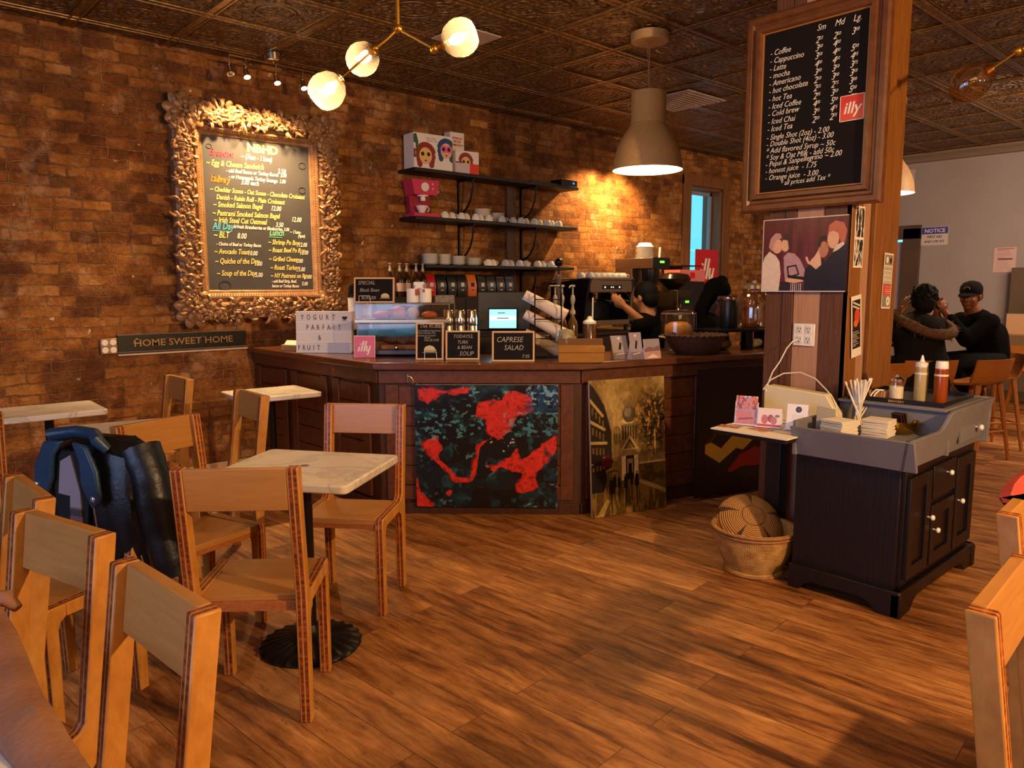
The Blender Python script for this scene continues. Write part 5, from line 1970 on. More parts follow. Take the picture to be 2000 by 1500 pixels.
def pastries():
    z = ZT
    AC = thin_glass('acrylic', (1, .97, .92), .35, .03)
    t = thing('pastry_case', 'two-tier clear acrylic pastry case on a dark base on the counter', 'display case', (2.93, 4.32, z), AD)
    L, D = .56, .34
    m = MB()
    m.span((-L / 2, -D / 2, .012), (L / 2, D / 2, .042))
    for sx in (-1, 1):
        for sy in (-1, 1):
            m.rod((sx * (L / 2 - .03), sy * (D / 2 - .03), 0), (sx * (L / 2 - .03), sy * (D / 2 - .03), .014), .012)
    m.build('base', mat('case_base', '#4a4048', .35), t, bevel=.004)
    g = .004

    def case(x0, x1, y0, y1, z0, z1, nm):
        m = MB()
        m.span((x0, y0, z0), (x1, y0 + g, z1)).span((x0, y1 - g, z0), (x1, y1, z1)).span((x0, y0, z0), (x0 + g, y1, z1)).span((x1 - g, y0, z0), (x1, y1, z1)).span((x0, y0, z1), (x1, y1, z1 + g))
        m.build(nm, AC, t)
        e = MB()
        for a, b in (((x0, y0, z1), (x1, y0, z1)), ((x0, y1, z1), (x1, y1, z1)), ((x0, y0, z1), (x0, y1, z1)), ((x1, y0, z1), (x1, y1, z1)), ((x0, y0, z0), (x0, y0, z1)), ((x1, y0, z0), (x1, y0, z1)), ((x0, y1, z0), (x0, y1, z1)), ((x1, y1, z0), (x1, y1, z1))):
            e.rod(a, b, .0022, 6)
        e.build('clear_edges', mat('acrylic_edge', '#a8977f', .2), t)
    case(-L / 2, L / 2, -D / 2, D / 2, .042, .215, 'lower_cover')
    MB().span((-L / 2 - .02, -D / 2, .222), (L / 2 + .05, D / 2, .245)).build('tray', mat('tray_silver', '#b9a68c', .25, metal=.6), t, bevel=.003)
    case(-L / 2 - .02, L / 2 + .05, -D / 2 + .02, D / 2, .246, .345, 'upper_cover')
    MB().ball((-.02, -D / 2 - .012, .06), .018, 12, 8).build('door_knob', CHROME, t)
    M = Matrix.Translation((2.93, 4.32, z)) @ Matrix.Rotation(AD, 4, 'Z')

    def put(name, lb, cat, x, y, zz, build, grp=None, rz=0):
        o = thing(name, lb, cat, M @ Vector((x, y, zz)), AD + rz, grp)
        build(o)
        return o
    BD = mat('board_wood', '#a8703c', .5, noise=(4, '#8a5626', .5), stretch=(3, 12, 12))
    put('cutting_board', 'wooden board inside the lower pastry case', 'board', .03, .0, .0425, lambda o: MB().span((-.17, -.11, 0), (.22, .11, .03)).build('board', BD, o, bevel=.004))
    CRO = mat('croissant_brown', '#7d4420', .5, noise=(14, '#4a220e', .5), bump=(40, .3))

    def roll(o):
        m = MB()
        for k in range(7):
            u = (k - 3) / 3
            m.ball((u * .055, .012 * u * u, .026), (.017, .03 * (1 - .5 * u * u), .026 * (1 - .35 * u * u)), 10, 7)
        m.build('pastry', CRO, o)
    spots = [(-.07, -.04), (.03, -.05), (.12, -.04), (-.02, .05), (.09, .05)]
    for k, (x, y) in enumerate(spots):
        put('croissant', 'dark glazed croissant on the board in the lower pastry case', 'croissant', x, y, .073, roll, 'croissants in the lower case', R(20 * k))
    GOLD = mat('golden_bun', '#c07a22', .45, noise=(10, '#8f4f12', .5), bump=(30, .3))
    ORG = mat('orange_pastry', '#b5622a', .5, noise=(12, '#8a3f14', .5), bump=(30, .3))

    def bun(mt, sx, sy, sz):
        def f(o):
            m = MB()
            m.ball((0, 0, sz * .8), (sx, sy, sz), 14, 9)
            m.ball((sx * .3, sy * .2, sz * 1.15), (sx * .55, sy * .6, sz * .6), 10, 7)
            m.build('pastry', mt, o)
        return f
    put('pastry', 'long orange-brown turnover at the left of the upper pastry tray', 'pastry', -.135, -.02, .247, bun(ORG, .075, .05, .030), None, R(30))
    put('pastry', 'round golden bun second from the left on the upper pastry tray', 'pastry', -.03, -.05, .247, bun(GOLD, .06, .05, .04), None)
    put('pastry', 'golden bun behind the others on the upper pastry tray', 'pastry', -.05, .07, .247, bun(GOLD, .055, .05, .045), None)
    put('pastry', 'domed yellow muffin third from the left on the upper pastry tray', 'pastry', .07, -.04, .247, bun(mat('muffin', '#b58a2a', .5, noise=(14, '#8a5f16', .5)), .045, .045, .042), None)
    put('pastry', 'crumbly brown scone at the right of the upper pastry tray', 'pastry', .18, -.04, .247, bun(ORG, .055, .045, .028), None)
    p = M @ Vector((-.19, -.05, .352))
    chalk_sign('chalk sign reading SPECIAL Black Bean Burger on top of the pastry case', p.x, p.y, p.z, AD, .275, .172,
               [('SPECIAL', .10, .72, .036), ('Black Bean', .14, .44, .034), ('BURGER', .18, .14, .03)], burger=(.075, .042, .028), lean=-8, clip=(-.10, .07))
    # boxes behind
    q = M @ Vector((.10, .06, .352))
    t = thing('white_tin', 'pair of white printed tins with a handled lid on the pastry case', 'tin', q, AD)
    MB().lathe([(0, 0), (.042, 0), (.042, .095), (0, .095)], (-.045, 0, 0), 24).lathe([(0, 0), (.042, 0), (.042, .095), (0, .095)], (.042, 0, 0), 24).build('cans', WHITEP, t)
    MB().prism([(-.028, .096), (.028, .096), (.022, .112), (.036, .125), (.034, .14), (-.034, .14), (-.036, .125), (-.022, .112)], -.03, .03, 'y').build('lid', WHITEP, t, bevel=.004)
    MB().span((-.02, -.044, .05), (.0, -.040, .09)).span((.03, -.044, .07), (.045, -.040, .09)).build('labels', mat('tin_red', '#b03a30', .6), t)
    q = M @ Vector((.28, .0, .352))
    t = thing('card_holder', 'small tilted sign holder at the right end of the pastry case', 'sign holder', q, AD, None)
    MB().prism([(0, 0), (.05, 0), (.03, .05), (.022, .05)], -.065, .065, 'x').build('card', mat('card_grey', '#8f8272', .6, noise=(60, '#5d5346', .4)), t)
    # airpot behind the case
    t = thing('coffee_airpot', 'tall white airpot with black top and bottom behind the pastry case', 'airpot', (2.83, 4.72, ZT + .0005), 0)
    MB().lathe([(0, 0), (.085, 0), (.085, .16), (.08, .165)], n=30).build('base', BLACKP, t)
    MB().lathe([(.08, .165), (.083, .17), (.083, .38), (.08, .385)], n=30).build('body', WHITEP, t)
    MB().lathe([(.08, .385), (.084, .39), (.084, .46), (.07, .485), (0, .488)], n=30).build('top', BLACKP, t)


pastries()


def till_and_rack():
    z = ZT + .0005
    t = thing('cash_till', 'black till with a glowing pale blue customer screen on the counter', 'till', (3.50, 3.93, z), AD)
    MB().span((-.17, -.11, 0), (.17, .14, .09)).build('base', BLACKP, t, bevel=.006)
    MB().prism([(-.02, .09), (.06, .09), (.05, .22), (.01, .22)], -.06, .06, 'x').build('neck', BLACKP, t)
    MB().box((0, -.02, .29), (.37, .04, .27), (R(-8), 0, 0)).build('back_panel', BLACKP, t, bevel=.008)
    s = MB().box((-.005, -.075, .24), (.20, .03, .145), (R(-8), 0, 0)).build('display_housing', mat('black_gloss', '#0b0a0c', .15), t, bevel=.004)
    M = Matrix.Translation((-.005, -.092, .24)) @ Matrix.Rotation(R(-8), 4, 'X')
    m = MB()
    m.M = M
    m.box((0, 0, 0), (.185, .002, .128))
    m.build('screen', mat('screen_glow', '#1a3a4a', .3, emit=('#86dcf2', 1.15)), s)
    m = MB()
    m.M = M
    m.box((0, -.0012, .005), (.183, .001, .03))
    m.build('screen_band', mat('screen_band', '#3a4a4a', .3, emit=('#cdeee0', 1.0)), s)
    m = MB()
    m.M = M
    m.box((-.01, -.002, .04), (.05, .001, .006)).box((0, -.002, .004), (.08, .001, .006))
    m.build('screen_text', mat('screen_text', '#20506a', .5), s)
    lamp('AREA', 'screen_light', (3.50 - .70 * .13, 3.93 - .714 * .13, z + .24), .5, (.35, .75, 1.0), .15, (3.50 - .70, 3.93 - .714, z + .1), size_y=.1)
    # chrome canisters
    t0 = None
    for k in range(3):
        p = (3.10 + .055 * k, 4.04 - .056 * k, ZT + .0005)
        lb = 'chrome canister in a row of three between pastry case and till'
        if t0 is None:
            t0 = thing('canister', lb, 'canister', p, 0, 'chrome canisters by the till')
            MB().lathe([(0, 0), (.034, 0), (.034, .30), (.030, .305), (.0, .305)], n=22).build('body', CHROME, t0)
            MB().lathe([(.0345, .20), (.036, .205), (.036, .25), (.0345, .255)], n=22).build('band', CHROME, t0)
        else:
            copy_tree(t0, p, 0, lb, 'chrome canisters by the till')
    # wire rack holding sleeves of paper cups
    rx, ry = 3.52, 3.52
    t = thing('cup_rack', 'black wire rack holding tilted sleeves of paper cups on the counter', 'rack', (rx, ry, z), AD)
    m = MB()
    for sx in (-.085, .085):
        for sy in (-.12, .12):
            m.rod((sx, sy, 0), (sx, sy, .42 + (.05 if sy > 0 else 0)), .005, 6)
        for k in range(4):
            m.rod((sx, -.14, .03 + .125 * k - .03), (sx, .14, .03 + .125 * k + .05), .004, 6)
    for k in range(4):
        for sy in (-.14, .14):
            m.rod((-.085, sy, .03 + .125 * k + (.05 if sy > 0 else -.03)), (.085, sy, .03 + .125 * k + (.05 if sy > 0 else -.03)), .004, 6)
    m.build('wire_frame', BLACKM, t)
    MB().span((-.11, -.13, 0), (.11, .1, .012)).build('base', BLACKP, t)
    PC = mat('paper_cup', '#d8c4b4', .6)
    M = Matrix.Translation((rx, ry, z)) @ Matrix.Rotation(AD, 4, 'Z')
    base = None
    for k in range(3):
        for j in range(1):
            p = M @ Vector((-.02, -.03, .085 + .125 * k))
            lb = ('lowest', 'middle', 'topmost')[k] + ' sleeve of paper cups lying tilted in the black rack'
            if base is None:
                base = thing('paper_cup_stack', lb, 'cups', p, 0, 'paper cup sleeves in the rack')
                base.rotation_euler = (Euler((R(0), R(118), 0)).to_matrix().to_4x4()).to_euler()
                base.rotation_euler = (Matrix.Rotation(AD, 4, 'Z') @ Matrix.Rotation(R(118), 4, 'Y')).to_euler()
                mm = MB()
                prof = [(.028, -.15), (.045, .10)]
                mm.lathe([(0, -.15), (.030, -.15)] + [(.032 + .001 * q, -.15 + .028 * q) for q in range(8)] + [(.043, .08), (.046, .15)], n=22)
                mm.build('cups', PC, base)
                MB().lathe([(.0445, .150), (.048, .149), (.048, .154), (.0445, .155), (.040, .12), (0, .12)], n=22).build('rim', mat('cup_rim', '#a8694c', .6), base)
            else:
                copy_tree(base, p, None, lb, 'paper cup sleeves in the rack')
    # mottled ceramic head
    t = thing('ceramic_head', 'mottled grey-green ceramic head beside the bamboo box', 'ornament', (3.445, 3.285, z), AD)
    m = MB()
    m.lathe([(0, 0), (.045, 0), (.04, .02), (.028, .05), (.032, .07), (.05, .10), (.058, .13), (.055, .16), (.04, .185), (.0, .195)], n=22)
    m.ball((0, -.055, .12), (.012, .016, .02), 8, 6)
    for s in (-1, 1):
        m.ball((s * .022, -.05, .14), (.012, .010, .009), 8, 6).ball((s * .056, 0, .125), (.010, .014, .022), 8, 6)
    m.ball((0, -.05, .09), (.022, .012, .008), 8, 6)
    m.build('head', mat('mottled_glaze', '#5d5a40', .35, noise=(30, '#b8aa80', .4)), t)
    # syrup bottles with pumps
    AM = mat('syrup_amber', '#6a4526', .15, noise=(6, '#3a2210', .5))
    PW = mat('pump_grey', '#9a9088', .35)
    t0 = None
    for k, (x, y, lb) in enumerate(((3.77, 3.70, 'leftmost syrup bottle with a tall pump behind the cup rack'), (3.83, 3.69, 'middle syrup bottle with a tall pump behind the cup rack'), (3.82, 3.58, 'rightmost syrup bottle with a tall pump in front of the espresso machine'))):
        if t0 is None:
            t0 = thing('syrup_bottle', lb, 'bottle', (x, y, z), AD, 'syrup bottles')
            MB().lathe([(0, 0), (.036, 0), (.038, .01), (.038, .19), (.030, .22), (.016, .245), (.016, .27), (0, .27)], n=20).build('bottle', AM, t0)
            m = MB()
            m.lathe([(.02, .268), (.02, .29), (.012, .30), (.008, .33), (.014, .345), (.018, .37), (.012, .395), (.006, .40), (.006, .45), (.016, .455), (.016, .468), (0, .47)], n=14)
            m.tube([(0, 0, .462), (-.03, -.01, .462), (-.05, -.02, .45)], .006, 6)
            m.build('pump', PW, t0)
        else:
            q = copy_tree(t0, (x, y, z - .03 * k), AD + R(20 * k), lb, 'syrup bottles')
            q.location.z = z
    t = thing('shaker_tin', 'brown-glass jar with a white straw lid behind the bamboo box', 'jar', (3.86, 3.46, z), 0)
    MB().lathe([(0, 0), (.045, 0), (.046, .2), (.04, .21), (0, .21)], n=22).build('jar', mat('brown_jar', '#5a3a20', .2), t)
    MB().lathe([(.046, .205), (.046, .22), (.02, .235), (.012, .255), (0, .256)], n=20).build('lid', WHITEP, t)
    MB().rod((.03, 0, .22), (.032, 0, .38), .005, 8).build('straw', WHITEP, t)


till_and_rack()


def right_end():
    z = ZT + .0005
    # cake stand under a glass dome
    t = thing('cake_stand', 'glass-domed cake stand with a pale foot on the counter', 'cake stand', (4.52, 3.20, z), 0)
    MB().lathe([(0, 0), (.06, 0), (.055, .012), (.02, .03), (.016, .07), (.03, .085), (.135, .092), (.14, .10), (.135, .103), (0, .10)], n=36).build('stand', mat('stand_cream', '#c9b08a', .3), t)
    MB().lathe([(.125, .104), (.127, .106), (.127, .25), (.118, .275), (.08, .288), (.02, .29), (.012, .30), (.018, .315), (.012, .33), (0, .332)], n=40).build('dome', CLEAR, t)
    MB().lathe([(.123, .104), (.1285, .104), (.1285, .109), (.123, .109)], n=40).lathe([(.121, .262), (.1245, .262), (.1245, .266), (.121, .266)], n=40).build('dome_rim', mat('rim_glint', '#b9a585', .15), t)
    l = thing('cake_loaf', 'golden loaf cake under the glass dome', 'cake', (4.52, 3.20, z + .1035), R(-40))
    m = MB()
    m.lathe([(0, 0), (.095, 0), (.10, .03), (.09, .075), (.06, .098), (0, .104)], n=26)
    m.build('loaf', mat('loaf_golden', '#b9782a', .55, noise=(9, '#8a5016', .6), bump=(30, .3)), l)
    # wide basket
    t = thing('wide_basket', 'wide low dark woven basket on the counter under the cake stand', 'basket', (4.40, 2.975, z), 0)
    BK = mat('dark_wicker', '#5a3620', .7, noise=(60, '#2a160c', .5), bump=(90, .6))
    m = MB()
    m.lathe([(0, 0), (.13, 0), (.16, .03), (.19, .08), (.205, .12), (.20, .128), (.185, .122), (.165, .075), (.14, .03), (0, .02)], n=40)
    m.build('bowl', BK, t)
    m = MB()
    for k in range(30):
        a = 2 * PI * k / 30
        m.ball((.202 * math.cos(a), .202 * math.sin(a), .124), (.022, .012, .012), 8, 5, rot=(0, 0, a + PI / 2 + .5))
    m.build('braided_rim', BK, t)
    # glass water jar on a black stand
    s = thing('jar_stand', 'black metal stand on the counter carrying the glass jar and black urn', 'stand', (4.96, 2.97, z), facing(-.268, -.963))
    MB().span((-.30, -.10, .13), (.30, .14, .15)).span((-.02, -.09, 0), (.04, -.03, .13)).span((-.29, -.09, 0), (-.25, .12, .13)).span((.25, -.09, 0), (.29, .12, .13)).build('frame', BLACKM, s, bevel=.003)
    t = thing('glass_water_jar', 'big clear glass jar with a lid standing by the pillar', 'jar', (5.12, 2.96, z + .1505), 0)
    MB().lathe([(0, 0), (.10, 0), (.115, .015), (.118, .05), (.118, .20), (.10, .25), (.085, .265), (.085, .285), (.088, .29)], n=34).build('jar', thin_glass('jar_glass', (.93, .86, .76), .6, .12), t)
    MB().lathe([(.09, .283), (.095, .285), (.095, .31), (.06, .325), (.02, .33), (.018, .345), (0, .35)], n=30).build('lid', mat('jar_lid', '#8a7356', .25, metal=.4), t)
    MB().lathe([(0, .004), (.098, .004), (.112, .02), (.114, .06), (.114, .15), (0, .15)], n=30).build('water', thin_glass('jar_water', (.85, .76, .64), .4, .1), t)
    m = MB().rod((-.08, -.09, .03), (-.10, -.12, .03), .012).rod((-.10, -.12, .045), (-.10, -.12, .02), .008)
    m.build('tap', CHROME, t)
    t = thing('black_urn', 'black cylindrical urn with a steel lid left of the glass jar', 'urn', (4.90, 3.03, z + .1505), 0)
    MB().lathe([(0, 0), (.06, 0), (.065, .01), (.065, .20), (.06, .21)], n=26).build('body', BLACKP, t)
    MB().lathe([(.066, .205), (.068, .21), (.068, .225), (.05, .235), (0, .237)], n=26).build('lid', CHROME, t)
    t0 = None
    for k, (a, lb) in enumerate(((-.17, 'left of two wrapped white bundles under the black stand'), (.13, 'right of two wrapped white bundles under the black stand'))):
        M = Matrix.Translation((4.96, 2.97, z)) @ Matrix.Rotation(facing(-.268, -.963), 4, 'Z')
        p = M @ Vector((a, .02, 0))
        if t0 is None:
            t0 = thing('wrapped_bundle', lb, 'bundle', p, facing(-.268, -.963), 'wrapped bundles under the stand')
            m = MB()
            m.ball((0, 0, .035), (.10, .06, .035), 16, 8).ball((-.03, -.03, .05), (.04, .03, .02), 10, 6).ball((.04, -.02, .045), (.04, .04, .025), 10, 6)
            m.build('wrap', mat('cling_wrap', '#b5a284', .3, noise=(20, '#5a4634', .45)), t0)
        else:
            copy_tree(t0, p, None, lb, 'wrapped bundles under the stand')


right_end()
# ------------------------------------------------------------------ back bar along the brick wall
def back_bar():
    zb = .95
    t = thing('back_counter', 'dark back counter along the brick wall behind the bar', 'counter', (0, 0, 0))
    MB().span((3.2, 5.12, 0), (8.25, 5.74, zb - .03)).build('body', mat('back_counter_wood', '#2a1810', .6), t)
    MB().span((3.18, 5.08, zb - .03), (8.27, 5.745, zb)).build('top', mat('back_counter_top', '#2f2018', .4), t, bevel=.004)
    z = zb + .0005
    t = thing('bottle_cabinet', 'dark low cabinet on the back counter under the coffee bags', 'cabinet', (4.33, 5.55, z), 0)
    MB().span((-.80, -.16, 0), (.80, .17, .375)).build('body', mat('cabinet_dark', '#1a100c', .5), t, bevel=.004)
    m = MB()
    for k in range(4):
        m.span((-.77 + .39 * k, -.168, .03), (-.41 + .39 * k, -.158, .35))
    m.build('door', mat('cabinet_door_dark', '#24160f', .4), t, bevel=.003)
    zt = z + .3755
    # coffee bags in a row
    LB = mat('label_white', '#d8cfc4', .6)
    cols = [('red', '#b0151c'), ('black', '#151012'), ('black', '#151012'), ('black', '#17110f'), ('orange', '#c8641e'), ('black', '#151012'), ('black', '#14100f'), ('black', '#151012'), ('dark blue', '#182238')]
    firsts = {}
    for k, (nm, cc) in enumerate(cols):
        x = 4.02 + .118 * k
        lb = {'red': 'bright red coffee bag at the left end of the bag row', 'orange': 'orange coffee bag in the middle of the bag row', 'dark blue': 'dark blue coffee bag at the right end of the bag row'}.get(nm, 'black coffee bag with a small white label in the bag row')
        if nm in firsts:
            copy_tree(firsts[nm], (x, 5.52, zt), R(4 * ((k * 7) % 3 - 1)), lb, 'coffee bags under the shelf')
            continue
        o = thing('coffee_bag', lb, 'bag', (x, 5.52, zt), 0, 'coffee bags under the shelf')
        h = .20
        m = MB()
        m.loft([[(-.05, -.035, 0), (.05, -.035, 0), (.05, .035, 0), (-.05, .035, 0)], [(-.053, -.04, h * .5), (.053, -.04, h * .5), (.053, .04, h * .5), (-.053, .04, h * .5)],
                [(-.052, -.02, h * .85), (.052, -.02, h * .85), (.052, .02, h * .85), (-.052, .02, h * .85)], [(-.052, -.003, h), (.052, -.003, h), (.052, .003, h), (-.052, .003, h)]], smooth=False)
        m.build('bag', mat('bag_' + nm.replace(' ', '_'), cc, .35), o, bevel=.003)
        MB().span((-.018, -.0425, .09), (.018, -.039, .125)).span((-.015, -.042, .055), (.015, -.039, .062)).build('label', LB if nm != 'orange' else mat('label_dark', '#3a1a0c', .6), o)
        firsts[nm] = o
    # bottles with pale pourers at the left end
    b0 = None
    for k in range(5):
        x = 3.60 + .085 * k
        lb = 'dark syrup bottle with a pale pourer left of the red coffee bag'
        if b0 is None:
            b0 = thing('pourer_bottle', lb, 'bottle', (x, 5.50, zt), 0, 'pourer bottles on the back bar')
            MB().lathe([(0, 0), (.034, 0), (.036, .01), (.036, .14), (.026, .18), (.013, .20), (.013, .225), (0, .226)], n=18).build('bottle', mat('bottle_brown', '#2c1810', .12), b0)
            MB().lathe([(.013, .22), (.014, .24), (.008, .255), (.007, .275), (.018, .285), (.018, .29), (0, .29)], n=14).build('pourer', mat('pourer_grey', '#a89c90', .35), b0)
            MB().lathe([(.0365, .05), (.0368, .052), (.0368, .12), (.0365, .122)], n=18).build('label', mat('label_pink', '#b89a90', .6), b0)
        else:
            copy_tree(b0, (x, 5.50 - .02 * (k % 2), zt), R(30 * k), lb, 'pourer bottles on the back bar')
    b0.location.x = 3.60
    # espresso machine
    x0, x1, y0, y1 = 5.73, 6.42, 5.14, 5.68
    t = thing('espresso_machine', 'black and steel two-group espresso machine with cups on top', 'espresso machine', (x0, y0, z), 0)
    W, D = x1 - x0, y1 - y0
    ST = mat('brushed_steel', '#9c8a74', .3, metal=.85, noise=(3, '#7d6c58', .5), stretch=(1, 1, 60))
    for a in (.05, W - .05):
        for b in (.05, D - .05):
            MB().rod((a, b, 0), (a, b, .06), .02).build('foot', BLACKM, t)
    for xx in (0, W):
        MB().prism([(0, .06), (D, .06), (D, .50), (.10, .54), (-.02, .54), (.04, .30), (.05, .12), (0, .10)], xx - .012, xx + .012, 'x').build('side_panel', mat('machine_black', '#151012', .3), t, bevel=.004)
    MB().span((.012, .26, .06), (W - .012, D, .50)).build('body', mat('machine_black', '#151012', .3), t)
    MB().span((.012, .0, .40), (W - .012, .28, .53)).build('head', ST, t, bevel=.008)
    MB().span((.012, .02, .06), (W - .012, .27, .115)).build('drip_tray', ST, t, bevel=.004)
    m = MB()
    for k in range(16):
        m.span((.03 + .04 * k, .03, .115), (.05 + .04 * k, .26, .12))
    m.build('drip_grid', BLACKM, t)
    MB().span((.2, -.006, .435), (.5, .002, .475)).build('control_panel', mat('black_gloss', '#0b0a0c', .15), t)
    m = MB()
    for k, xx in enumerate((.23, .33, .36, .46)):
        m.ball((xx, -.007, .455), .008 if k in (0, 3) else .006, 8, 6)
    m.build('lights', mat('machine_lights', '#ffffff', .4, emit=('#ffe8c8', 2)), t)
    for a in (.20, .49):
        g = MB().lathe([(0, .40), (.045, .40), (.045, .35), (.038, .34), (.038, .315), (.03, .30), (0, .30)], (a, .12, 0), 20).build('group_head', CHROME, t)
        MB().tube([(a, .12, .325), (a, .03, .325), (a, -.06, .31), (a, -.11, .30)], [.012, .012, .015, .016], 10).build('portafilter', mat('black_handle', '#120e0e', .3), g)
    MB().tube([(.63, .06, .40), (.63, .0, .36), (.62, -.03, .28), (.60, -.02, .20)], .006, 8).build('steam_wand', CHROME, t)
    m = MB()
    m.rod((.01, 0, .55), (W, 0, .55), .005).rod((.01, 0, .55), (.01, D, .52), .005).rod((W, 0, .55), (W, D, .52), .005)
    m.build('cup_rail', CHROME, t)
    MB().span((.012, .0, .53), (W - .012, D, .537)).build('cup_shelf', ST, t)
    c0 = make_cup('cappuccino_cup', 1.15)
    c0.location = (x0 + .08, y0 + .07, z + .538)
    tag(c0, 'white cup upside down on top of the espresso machine', 'cup', 'cups on the espresso machine')
    for k in range(1, 13):
        r, q = divmod(k, 7)
        copy_tree(c0, (x0 + .08 + .088 * q, y0 + .07 + .12 * r, z + .538), R(50 * k), 'white cup upside down on top of the espresso machine', 'cups on the espresso machine')
    # tap handle in front of the wall
    t = thing('draught_tap', 'clear-bodied draught tap with a black ball handle beside the espresso machine', 'tap', (5.45, 5.30, z), 0)
    MB().lathe([(0, 0), (.05, 0), (.05, .02), (.025, .04), (.022, .50), (.03, .52), (.03, .58), (.0, .585)], n=20).build('column', mat('tap_column', '#b09a80', .15, metal=.3), t)
    MB().rod((0, 0, .58), (0, 0, .68), .01).ball((0, 0, .70), .042, 16, 10).build('handle', BLACKP, t)
    # jugs between machine and till
    j0 = None
    for k, (x, y, lb) in enumerate(((6.05, 4.95, 'steel milk jug left of three in front of the espresso machine'), (6.2, 4.95, 'steel milk jug in the middle of three in front of the espresso machine'), (6.34, 4.96, 'copper-toned milk jug right of three in front of the espresso machine'))):
        pass
    # coffee brewer
    x0, y0 = 6.815, 5.19
    t = thing('coffee_brewer', 'steel coffee brewer with a green display and white filters on top', 'coffee brewer', (x0, y0, z), 0)
    MB().span((0, 0, .66), (.31, .53, .775)).build('head', ST, t, bevel=.004)
    MB().span((.0, -.012, .655), (.31, .0, .78)).build('control_panel', BLACKP, t, bevel=.003)
    MB().span((.12, -.015, .72), (.2, -.011, .745)).build('display', mat('green_display', '#1a3a10', .4, emit=('#6ae03a', 1.4)), t)
    MB().span((.0, .28, .04), (.31, .53, .66)).build('back', ST, t, bevel=.004)
    MB().span((.0, 0, 0), (.31, .53, .04)).build('base', ST, t, bevel=.004)
    MB().lathe([(.06, .45), (.095, .54), (.10, .655), (0, .655)], (.155, .14, 0), 24).build('brew_basket', BLACKP, t)
    MB().lathe([(0, .041), (.07, .041), (.085, .08), (.085, .20), (.06, .27), (.045, .30), (.05, .33), (0, .33)], (.155, .14, 0), 24).build('carafe', mat('carafe_dark', '#1a0f0a', .08), t)
    f = thing('paper_filters', 'stack of white paper coffee filters on top of the brewer', 'filters', (x0 + .12, y0 + .2, z + .7755), 0)
    m = MB()
    for k in range(9):
        m.lathe([(.115 - .001 * k, .0 + .016 * k), (.10 - .001 * k, .006 + .016 * k), (.065, .045 + .016 * k), (0, .045 + .016 * k)], n=26)
    m.build('filters', mat('filter_white', '#f2e6d2', .8), f)
    MB().rod((x0 + .26, y0 + .1, z + .7755), (x0 + .27, y0 + .1, z + .90), .014, 10).build('scoop_bottle', WHITEP)
    tag(bpy.data.objects['scoop_bottle'], 'thin white squeeze bottle on the brewer beside the filters', 'bottle')
    # grinder with a dark hopper
    t = thing('coffee_grinder', 'black grinder with a wide dark hopper and a small green display', 'grinder', (7.45, 5.36, z), 0)
    MB().span((-.14, -.16, 0), (.14, .2, .42)).build('body', mat('grinder_body', '#3a2a1c', .35, metal=.4), t, bevel=.006)
    MB().span((-.10, -.172, .24), (.12, -.158, .34)).build('panel', BLACKP, t)
    MB().span((-.0, -.176, .27), (.07, -.171, .295)).build('display', mat('green_display', '#1a3a10', .4, emit=('#6ae03a', 1.4)), t)
    MB().lathe([(.06, .42), (.10, .46), (.19, .52), (.20, .55), (.17, .60), (.06, .62), (0, .62)], n=28).build('hopper', mat('hopper_dark', '#1c1410', .2), t)
    t = thing('pink_carton', 'pink carton on the back counter under a thin black shelf', 'carton', (7.95, 5.55, z), 0)
    MB().span((-.28, -.1, .0), (.28, .12, .52)).build('support', mat('cabinet_dark', '#1a100c', .5), t)
    MB().span((-.27, -.11, .522), (.27, .12, .66)).build('carton', mat('carton_pink', '#d87878', .5), t, bevel=.003)
    MB().span((-.05, -.112, .56), (.05, -.109, .63)).build('red_print', REDP, t)
    tag(MB().span((7.72, 5.45, 1.655), (8.14, 5.76, 1.668)).build('small_shelf', SH), 'thin black shelf over the pink carton beside the window', 'shelf')
    # window sill
    t = thing('window_sign', 'red sign with white brush lettering standing in the small window', 'sign', (8.70, 5.735, 1.3605), 0)
    MB().span((-.26, 0, 0), (.26, .008, .53)).build('panel', REDP, t)
    m = MB()
    illy(m, .52, -.001)
    m.build('lettering', CHALK_W, t)
    w0 = None
    for k, x in enumerate((8.42, 8.54)):
        lb = ('left', 'right')[k] + ' of two pale bottles on the window sill before the red sign'
        if w0 is None:
            w0 = thing('sill_bottle', lb, 'bottle', (x, 5.69, 1.3605), 0, 'bottles on the window sill')
            MB().lathe([(0, 0), (.035, 0), (.036, .14), (.02, .17), (.018, .21), (.024, .22), (0, .225)], n=18).build('bottle', mat('pale_bottle', '#e6dcd0', .25), w0)
        else:
            copy_tree(w0, (x, 5.70, 1.3605), None, lb, 'bottles on the window sill')


back_bar()


